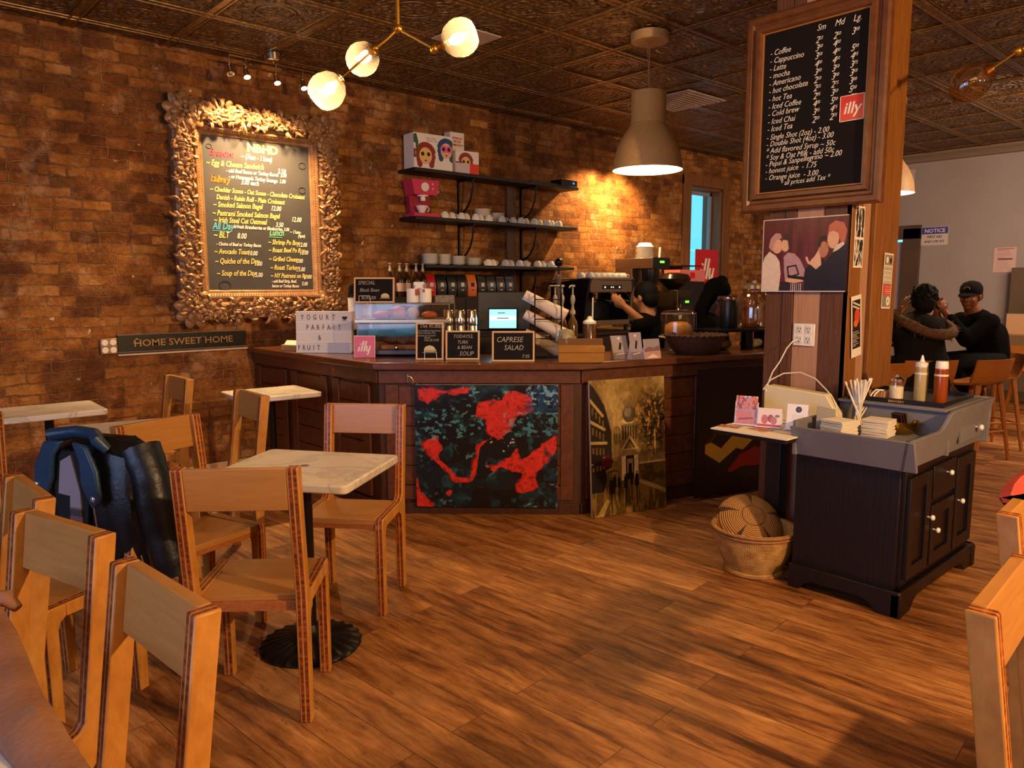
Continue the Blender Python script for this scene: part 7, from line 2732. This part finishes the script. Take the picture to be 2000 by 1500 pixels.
def seated_man():
    root = V(7.46, 2.05, 0)
    t = thing('person', 'man in a black cap and black sweater sitting on a bar stool with clasped hands', 'person', root)
    f, l, up = V(-.74, .67, 0).normalized(), V(-.67, -.74, 0).normalized(), V(0, 0, 1)
    P = lambda a, b, z: f * a + l * b + up * z
    hip, chest, neck = P(0, 0, .76), P(.07, 0, 1.0), P(.13, 0, 1.155)
    head = P(.20, .01, 1.315)
    look = V(-.93, .05, -.08)
    sL, sR = P(.13, .185, 1.10), P(.15, -.185, 1.10)
    eL, eR = P(.33, .21, .955), P(.40, -.16, .955)
    wL, wR = P(.44, .05, 1.195), P(.46, -.02, 1.195)
    kL, kR = P(.42, .13, .74), P(.42, -.13, .74)
    aL, aR = P(.16, .13, .40), P(.40, -.13, .34)
    b = Body()
    M = head_shape(b, head, look)
    b.limb([(head + V(.01, 0, -.08), .056), (neck, .062)])
    b.limb([(hip, .125), (chest, .135), (neck - up * .05, .09)])
    for s, e, w_ in ((sL, eL, wL), (sR, eR, wR)):
        b.limb([(s, .055), (e, .042), (w_, .029)])
    for k, a, sg in ((kL, aL, 1), (kR, aR, -1)):
        b.limb([(hip + l * .09 * sg, .095), (k, .062), (a, .042)])
    # clasped hands: two fists folded into each other
    hand(b, wL, up + f * .15, f * -.2 - l * -1, 1.0, 1.0, 1)
    hand(b, wR, up + f * .15, -l * 1.0 + f * .3, 1.0, 1.0, -1)
    b.fuse('body', SKIN3 if False else SKIN1, t, .0065, 3)
    eyes(M, t)
    c = Body()
    c.limb([(hip - up * .03, .15), (P(.02, 0, .88), .15), (chest, .165), (P(.11, 0, 1.09), .125), (P(.13, 0, 1.135), .082)])
    c.limb([(P(-.03, 0, .80), .14), (P(-.01, 0, .98), .13)])
    for s, e, w_ in ((sL, eL, wL), (sR, eR, wR)):
        c.limb([(s, .082), (e, .064), (e.lerp(w_, .72), .048)])
    c.limb([(sL, .08), (chest + up * .06, .12), (sR, .08)])
    c.fuse('sweater', mat('black_wool', '#060404', .95, bump=(60, .3), spec=.1), t, .012, 5)
    c = Body()
    for k, a, sg in ((kL, aL, 1), (kR, aR, -1)):
        c.limb([(hip + l * .085 * sg - up * .01, .112), (k, .078), (a + up * .04, .060)])
    c.fuse('trousers', mat('dark_denim', '#0a0a0e', .85, spec=.15), t, .014, 4)
    for a in (aL, aR):
        m = Body()
        m.limb([(a - up * .05 - f * .02, .045), (a - up * .06 + f * .12, .036)])
        m.fuse('shoe', mat('brown_shoe', '#5a3620', .5), t, .01, 3)
    h = MB()
    h.M = M
    h.lathe([(.083, .02), (.088, .05), (.084, .085), (.062, .118), (.025, .133), (0, .136)], (0, -.012, 0), 24, Matrix.Diagonal((1, 1.12, 1, 1)))
    h.lathe([(0, .02), (.083, .02)], (0, -.012, 0), 24, Matrix.Diagonal((1, 1.12, 1, 1)))
    rings = []
    for y, hw, z in ((.06, .072, .040), (.10, .068, .036), (.135, .052, .027), (.155, .025, .020)):
        rings.append([(hw * u, y - .015 * u * u, z - .012 * u * u) for u in (-1, -.6, -.2, .2, .6, 1)] + [(hw * u, y - .015 * u * u, z - .012 * u * u - .006) for u in (1, .6, .2, -.2, -.6, -1)])
    h.loft(rings)
    cap = h.build('cap', mat('black_cap', '#070506', .85, spec=.15), t)
    e = MB()
    e.M = M
    for k in range(7):
        a = PI * k / 6
        e.ball((.022 * math.cos(a), .083 - .006 * math.sin(a), .073 + .016 * math.sin(a)), .005, 6, 4)
    e.build('cap_emblem', mat('emblem_tan', '#8a5a3c', .6), cap)
    m = MB()
    m.M = M
    for k in (-1, 1):
        m.ball((k * .068, -.03, .0), (.012, .05, .035), 10, 7)
    m.ball((0, -.085, -.01), (.06, .03, .05), 12, 8)
    m.build('hair', HAIR, t)


seated_man()


def seated_woman():
    root = V(6.48, 2.26, 0)
    t = thing('person', 'person seen from behind in a dark fur-hooded coat, hand raised to the head', 'person', root)
    f, l, up = V(.66, .75, 0).normalized(), V(-.75, .66, 0).normalized(), V(0, 0, 1)
    P = lambda a, b, z: f * a + l * b + up * z
    hip, chest, neck = P(0, 0, .76), P(.05, 0, 1.0), P(.09, -.04, 1.15)
    head = P(.12, -.06, 1.285)
    look = V(.66, .75, -.12) - l * .25
    sL, sR = P(.08, .19, 1.08), P(.08, -.17, 1.08)
    eL, eR = P(.24, .22, .985), P(.30, -.25, .985)
    wL, wR = P(.17, .085, 1.19), P(.48, -.06, .995)
    b = Body()
    M = head_shape(b, head, look)
    b.limb([(head - up * .08, .05), (neck, .058)])
    b.limb([(hip, .125), (chest, .125), (neck - up * .05, .085)])
    b.limb([(sL, .05), (eL, .04), (wL, .028)]).limb([(sR, .05), (eR, .04), (wR, .028)])
    for sg in (1, -1):
        k, a = P(.42, .12 * sg, .74), P(.38, .12 * sg, .30)
        b.limb([(hip + l * .09 * sg, .095), (k, .06), (a, .042)])
    hand(b, wL, up * .9 + f * .1 - l * .35, l * 1.0 - f * .4, 1.0, .35, 1)
    hand(b, wR, f, up, 1.0, .5, 1)
    b.fuse('body', SKIN1, t, .0065, 3)
    eyes(M, t)
    h = Body()
    h.M = M
    h.egg((0, -.025, .045), (.092, .105, .098))
    h.egg((0, -.06, -.015), (.082, .075, .095))
    rnd = random.Random(2)
    for k in range(90):
        a, z = rnd.uniform(PI, 2 * PI) if k < 60 else rnd.uniform(0, 2 * PI), rnd.uniform(-.08, .12)
        if z < .05 and math.sin(a) > .1:
            continue
        q = math.sqrt(max(.05, 1 - ((z - .03) / .115) ** 2))
        h.ball((.092 * q * math.cos(a), -.028 + .108 * q * math.sin(a), z), rnd.uniform(.012, .02), 6, 4)
    h.fuse('hair', HAIR, t, .007, 1)
    coat = mat('dark_parka', '#0f0b07', .85, bump=(25, .4), spec=.15)
    c = Body()
    c.limb([(P(-.04, 0, .60), .185), (P(-.02, 0, .80), .185), (chest, .185), (P(.08, 0, 1.09), .125)])
    c.limb([(P(-.06, .09, .56), .12), (P(-.02, .1, .8), .12)]).limb([(P(-.06, -.09, .56), .12), (P(-.02, -.1, .8), .12)])
    c.limb([(sL, .085), (chest + up * .05, .15), (sR, .085)])
    c.limb([(sL, .088), (eL, .072), (eL.lerp(wL, .55), .055)]).limb([(sR, .088), (eR, .07), (eR.lerp(wR, .8), .05)])
    # hood lying on the back
    c.egg(P(-.07, .0, 1.07), (.15, .13, .10))
    c.fuse('coat', coat, t, .013, 4)
    m = MB()
    pts = []
    for k in range(21):
        a = PI * (k / 20 * 1.3 - .15)
        pts.append(P(.02 - .20 * math.sin(a), .21 * math.cos(a) - .02, 1.125 - .085 * math.sin(a) + .035 * math.cos(a)))
    m.tube(pts, [.03 + .014 * math.sin(PI * k / 20) for k in range(21)], 9)
    for k in range(1100):
        q = rnd.randrange(20)
        p = pts[q].lerp(pts[q + 1], rnd.random()) + V(rnd.gauss(0, .017), rnd.gauss(0, .017), rnd.gauss(0, .017))
        d = V(rnd.gauss(0, 1), rnd.gauss(0, 1), rnd.gauss(0, 1)).normalized()
        m.rod(p, p + d * .034, .0042, 3, .0008)
    m.build('fur_trim', mat('brown_fur', '#6a4420', .8, noise=(60, '#2c190c', .5)), t, smooth_angle=None)
    c = Body()
    for sg in (1, -1):
        k, a = P(.42, .12 * sg, .74), P(.38, .12 * sg, .30)
        c.limb([(hip + l * .09 * sg, .105), (k, .072), (a, .055)])
    c.fuse('trousers', mat('dark_denim', '#0a0a0e', .85, spec=.15), t, .014, 4)
    for sg in (1, -1):
        m = Body()
        m.limb([(P(.36, .12 * sg, .265), .045), (P(.50, .12 * sg, .262), .036)])
        m.fuse('shoe', mat('black_shoe', '#100c0b', .5), t, .01, 3)


seated_woman()


def barista(label, base, f, head, skin, arm, wrap, look):
    t = thing('person', label, 'person', base)
    f = V(*f).normalized()
    up = V(0, 0, 1)
    l = up.cross(f)
    base = V(*base)
    P = lambda a, b, z: f * a + l * b + up * z
    head = V(*head) - base
    neck = head - up * .165 - f * .035
    hip = P(-.06, 0, .80)
    chest = hip.lerp(neck, .62)
    sL, sR = neck - up * .055 + l * .165, neck - up * .055 - l * .165
    b = Body()
    M = head_shape(b, head, look, s=.96)
    b.limb([(head - up * .07, .048), (neck, .055)])
    b.limb([(hip, .12), (chest, .12), (neck - up * .05, .08)])
    hands = []
    for s, sg in ((sL, 1), (sR, -1)):
        if arm and arm[0] == sg:
            w_ = V(*arm[1]) - base
            e = V(*arm[2]) - base
        else:
            e = s + l * .05 * sg - up * .24 + f * .06
            w_ = e + f * .20 - up * .03
        b.limb([(s, .048), (e, .038), (w_, .027)])
        hand(b, w_, (w_ - e).normalized(), up if not (arm and arm[0] == sg) else l * sg, .95, .7, sg)
        hands.append((s, e, w_))
    for sg in (1, -1):
        b.limb([(hip + l * .085 * sg, .09), (P(.04, .09 * sg, .44), .06), (P(-.04, .09 * sg, .08), .04)])
        b.limb([(P(-.05, .09 * sg, .045), .04), (P(.10, .09 * sg, .04), .034)])
    b.fuse('body', skin, t, .0075, 3)
    eyes(M, t)
    c = Body()
    c.limb([(hip - up * .05, .14), (chest, .145), (neck - up * .045, .085)])
    c.limb([(sL, .068), (chest + up * .1, .11), (sR, .068)])
    for s, e, w_ in hands:
        c.limb([(s, .066), (s.lerp(e, .75), .056)] if arm else [(s, .066), (e, .054), (e.lerp(w_, .8), .042)])
    c.fuse('shirt', mat('black_shirt', '#060404', .9, spec=.1), t, .012, 4)
    c = Body()
    for sg in (1, -1):
        c.limb([(hip + l * .085 * sg, .102), (P(.04, .09 * sg, .44), .07), (P(-.04, .09 * sg, .12), .055)])
    c.fuse('trousers', mat('dark_denim', '#0a0a0e', .85, spec=.15), t, .014, 4)
    h = Body()
    h.M = M
    if wrap:
        h.egg((0, -.035, .06), (.098, .115, .10)).egg((0, -.02, .14), (.05, .05, .045)).egg((0, -.085, -.02), (.10, .07, .09))
        for k in range(11):
            a = R(200 + 14 * k)
            p = (.10 * math.cos(a), -.04 + .09 * math.sin(a), 0)
            h.limb([(p, .016), ((p[0] * 1.15, p[1] * 1.12 - .01, -.12), .015), ((p[0] * 1.2, p[1] * 1.1, -.22), .011)])
        h.fuse('head_wrap', mat('black_wrap', '#060404', .9, bump=(60, .4), spec=.1), t, .008, 2)
    else:
        h.egg((0, -.02, .042), (.086, .104, .092)).egg((0, -.06, -.01), (.078, .065, .085))
        h.fuse('hair', HAIR, t, .007, 2)


barista('barista with short black hair reaching an arm up to the espresso machine', (4.80, 3.78, 0), (-.25, .97, 0), (4.765, 3.70, 1.325), SKIN3, (1, (4.545, 3.71, 1.255), (4.66, 3.62, 1.13)), False, (-.1, .99, -.1))
barista('barista in a black head wrap and black top looking down behind the basket', (5.36, 3.52, 0), (.35, -.94, 0), (5.36, 3.41, 1.32), SKIN2, None, True, (.62, -.74, -.28))
# ------------------------------------------------------------------ things on the front chairs and tables
def jacket():
    a = R(207 - 90 + 180)
    base = Matrix.Translation((.495, 2.84, 0)) @ Matrix.Rotation(a, 4, 'Z') @ Vector((0, .455, 0))
    t = thing('leather_jacket', 'dark teal-black leather biker jacket hung over a chair back with its collar open', 'jacket', base, a)
    LE = mat('black_leather', '#10151d', .4, noise=(5, '#090a0e', .6), bump=(70, .15))
    TE = mat('teal_leather', '#22405a', .4, noise=(6, '#162c40', .6), bump=(70, .12))
    rnd = random.Random(8)
    # shell draped over the chair back, open at the front (towards local -y)
    rings = []
    N = 40
    for i in range(15):
        u = i / 14
        z = .885 - .56 * u
        hw = .205 + .02 * math.sin(PI * u) + .01 * u
        yb, yf = -.165 - .02 * u, -.30 - .035 * math.sin(PI * min(1, u * 1.3))
        if i == 0:
            hw, yb, yf = .15, -.20, -.255
        row = []
        for k in range(N):
            th = 2 * PI * k / N
            cx, cy = math.cos(th), math.sin(th)
            sx = math.copysign(abs(cx) ** .6, cx)
            sy = math.copysign(abs(cy) ** .7, cy)
            fold = 1 + .035 * math.sin(9 * th + 5 * u) * u + .02 * math.sin(23 * th + 9 * u)
            row.append((hw * sx * fold, (yb + yf) / 2 - (yf - yb) / 2 * -sy * fold * -1 if False else (yb + yf) / 2 + (yb - yf) / 2 * sy * fold, z + .012 * math.sin(3 * th + 2 * u)))
        rings.append(row)
    m = MB()
    m.loft(rings)
    m.build('shell', LE, t)
    # right sleeve and left sleeve
    for s, pts, nm in ((1, [(.17, -.225, .85), (.222, -.235, .76), (.25, -.24, .62), (.275, -.235, .50), (.295, -.225, .40)], 'sleeve'), (-1, [(-.17, -.225, .85), (-.215, -.215, .74), (-.23, -.20, .6), (-.232, -.19, .47)], 'sleeve')):
        m = MB()
        fine = []
        rr = []
        for p, q in zip(pts, pts[1:]):
            for k in range(6):
                v = Vector(p).lerp(Vector(q), k / 6)
                fine.append(v)
                rr.append(.070 - .014 * len(fine) / (6 * len(pts)) + .0012 * math.sin(len(fine) * 1.9) + .002 * math.sin(len(fine) * .7))
        m.tube(fine, rr, 16)
        m.build(nm, LE, t)
    # open front: dark inside, lining strip, lapels, collar
    m = MB().prism([(-.075, .855), (.045, .855), (.06, .70), (.03, .50), (-.04, .36), (-.085, .55), (-.10, .72)], -.348, -.337, 'y')
    m.build('dark_inside', mat('jacket_inside', '#0a0607', .8), t)
    li = NT('jacket_lining')
    v = li.mapping()
    sp = li.n('SeparateXYZ')
    li.set(sp, 0, v)
    st = li.math('GREATER_THAN', li.math('SINE', li.math('MULTIPLY', sp.outputs[2], 120.0)), .2)
    lo = li.math('LESS_THAN', sp.outputs[2], .66)
    c = li.mix(li.math('MULTIPLY', st, lo), (*lin('#6a4a48'), 1), (*lin('#38302e'), 1))
    c = li.mix(lo, (*lin('#8e7f82'), 1), c)
    li.set(li.b, 'Base Color', c)
    li.set(li.b, 'Roughness', .7)
    MB().prism([(-.055, .82), (-.005, .845), (.028, .72), (.030, .60), (.012, .46), (-.012, .44), (-.030, .60), (-.020, .70), (-.075, .705)], -.355, -.347, 'y').build('lining', li.m, t)
    m = MB()
    for s in (-1, 1):
        pts = [(.0 + s * .02, .895), (s * .085, .885), (s * .125, .80), (s * .135, .695), (s * .095, .665), (s * .052, .75), (s * .05, .83)] if s > 0 else [(-.02, .895), (-.11, .89), (-.165, .80), (-.175, .70), (-.125, .68), (-.085, .76), (-.07, .84)]
        m.prism(pts, -.372, -.352, 'y')
    m.build('lapels', TE, t, bevel=.008)
    m = MB()
    m.tube([(-.13, -.30, .875), (-.11, -.33, .905), (-.03, -.30, .915), (.05, -.30, .912), (.10, -.33, .895), (.115, -.31, .865)], [.024, .028, .026, .026, .028, .022], 12, flat=.8)
    m.build('collar', TE, t)
    MB().ball((.108, -.374, .705), (.011, .005, .011), 14, 8).ball((-.155, -.374, .735), (.010, .005, .010), 14, 8).ball((.078, -.366, .565), .006, 10, 6).build('snaps', mat('snap_silver', '#b8c4c8', .2, metal=.8), t)
    MB().tube([(.104, -.368, .675), (.112, -.368, .60), (.125, -.366, .52), (.148, -.362, .44), (.178, -.355, .36)], .0032, 6).tube([(.195, -.335, .51), (.225, -.33, .50), (.245, -.325, .485)], .0025, 6).tube([(.25, -.322, .51), (.255, -.32, .485)], .0025, 6).build('zips', mat('zip_brass', '#b09a80', .3, metal=.8), t)
    m = MB()
    m.tube([(.065, -.36, .60), (.085, -.368, .575), (.06, -.372, .53), (.035, -.37, .485)], .010, 8, flat=.4)
    m.build('belt_end', LE, t)
    MB().ball((.030, -.374, .475), (.010, .004, .018), 12, 8).build('zip_pull', mat('pull_white', '#d8ccd0', .3), t)


jacket()


def front_left():
    # brown cloth laid along the edge of the front table
    t = thing('brown_cloth', 'brown suede cloth draped along the edge of the marble table at the bottom left', 'cloth', (0, 0, 0))
    rings = []
    n = 26
    for i in range(n):
        u = i / (n - 1)
        y = 1.86 - .92 * u
        xe = .208 + .005 * math.sin(9 * u) - .004 * u
        h = .004 * math.sin(14 * u) + .003 * math.sin(31 * u + 1)
        wv = .012 * math.sin(7 * u + 2)
        prof = [(xe - .068 + wv, .7335), (xe - .064 + wv, .740 + h), (xe - .045, .748 + h), (xe - .012, .757 + h * 1.5), (xe + .012, .748 + h), (xe + .016, .735), (xe + .015, .70 + .008 * math.sin(8 * u)),
                (xe + .010, .70 + .008 * math.sin(8 * u)), (xe + .006, .727), (xe, .7335)]
        rings.append([(p[0], y, p[1]) for p in prof])
    m = MB()
    m.loft(rings)
    m.tube([(.15, 1.885, .752), (.19, 1.875, .764), (.235, 1.85, .760), (.25, 1.83, .74)], [.010, .018, .018, .010], 10)
    m.build('cloth', mat('brown_suede', '#9a6a4c', .85, noise=(9, '#7f5238', .6), bump=(70, .3)), t)
    b = thing('tote_bag', 'cream canvas tote bag standing on the hidden chair at the left edge', 'bag', (.115, 2.43, .4325), R(86))
    m = MB()
    rg = []
    for z, w, d in ((0, .14, .07), (.02, .15, .085), (.12, .155, .085), (.22, .15, .07), (.29, .145, .05)):
        rg.append([(w * math.copysign(abs(math.cos(a)) ** .5, math.cos(a)), d * math.copysign(abs(math.sin(a)) ** .6, math.sin(a)) + .008 * math.sin(5 * a + z * 20), z + .008 * math.sin(3 * a)) for a in [2 * PI * k / 32 for k in range(32)]])
    m.loft(rg)
    m.build('bag', mat('cream_canvas', '#cdb493', .85, noise=(8, '#bda27e', .5), bump=(90, .3)), b)
    m = MB()
    rg = []
    for z, w, d in ((.285, .14, .046), (.31, .13, .045), (.325, .09, .03)):
        rg.append([(w * math.cos(a), d * math.sin(a), z + .008 * math.sin(4 * a)) for a in [2 * PI * k / 24 for k in range(24)]])
    m.loft(rg)
    m.build('purple_contents', mat('purple_cloth', '#5a3c62', .85), b)
    # coral cloth over a chair at the right edge
    t = thing('coral_cloth', 'coral red cloth corner hanging at the right picture edge above the chairs', 'cloth', (0, 0, 0))
    rings = []
    for i in range(9):
        u = i / 8
        x = 2.235 + .40 * u
        y = .53 + .006 * math.sin(9 * u)
        top = .868 + .05 * min(1, u * 2.2) + .004 * math.sin(12 * u)
        bot = .868 - .10 * min(1, u * 2.5 + .08)
        rings.append([(x, y + .03, bot), (x, y + .036, top - .01), (x, y + .01, top + .004), (x, y - .036, top - .012), (x + .03 * u, y - .05 - .01 * math.sin(7 * u), bot + .03), (x, y - .042, bot + .03), (x, y - .02, top - .02), (x, y + .026, top - .02)])
    m = MB()
    m.loft(rings)
    m.build('cloth', mat('coral_fabric', '#d0503c', .8, noise=(14, '#a83a2c', .5)), t)


front_left()
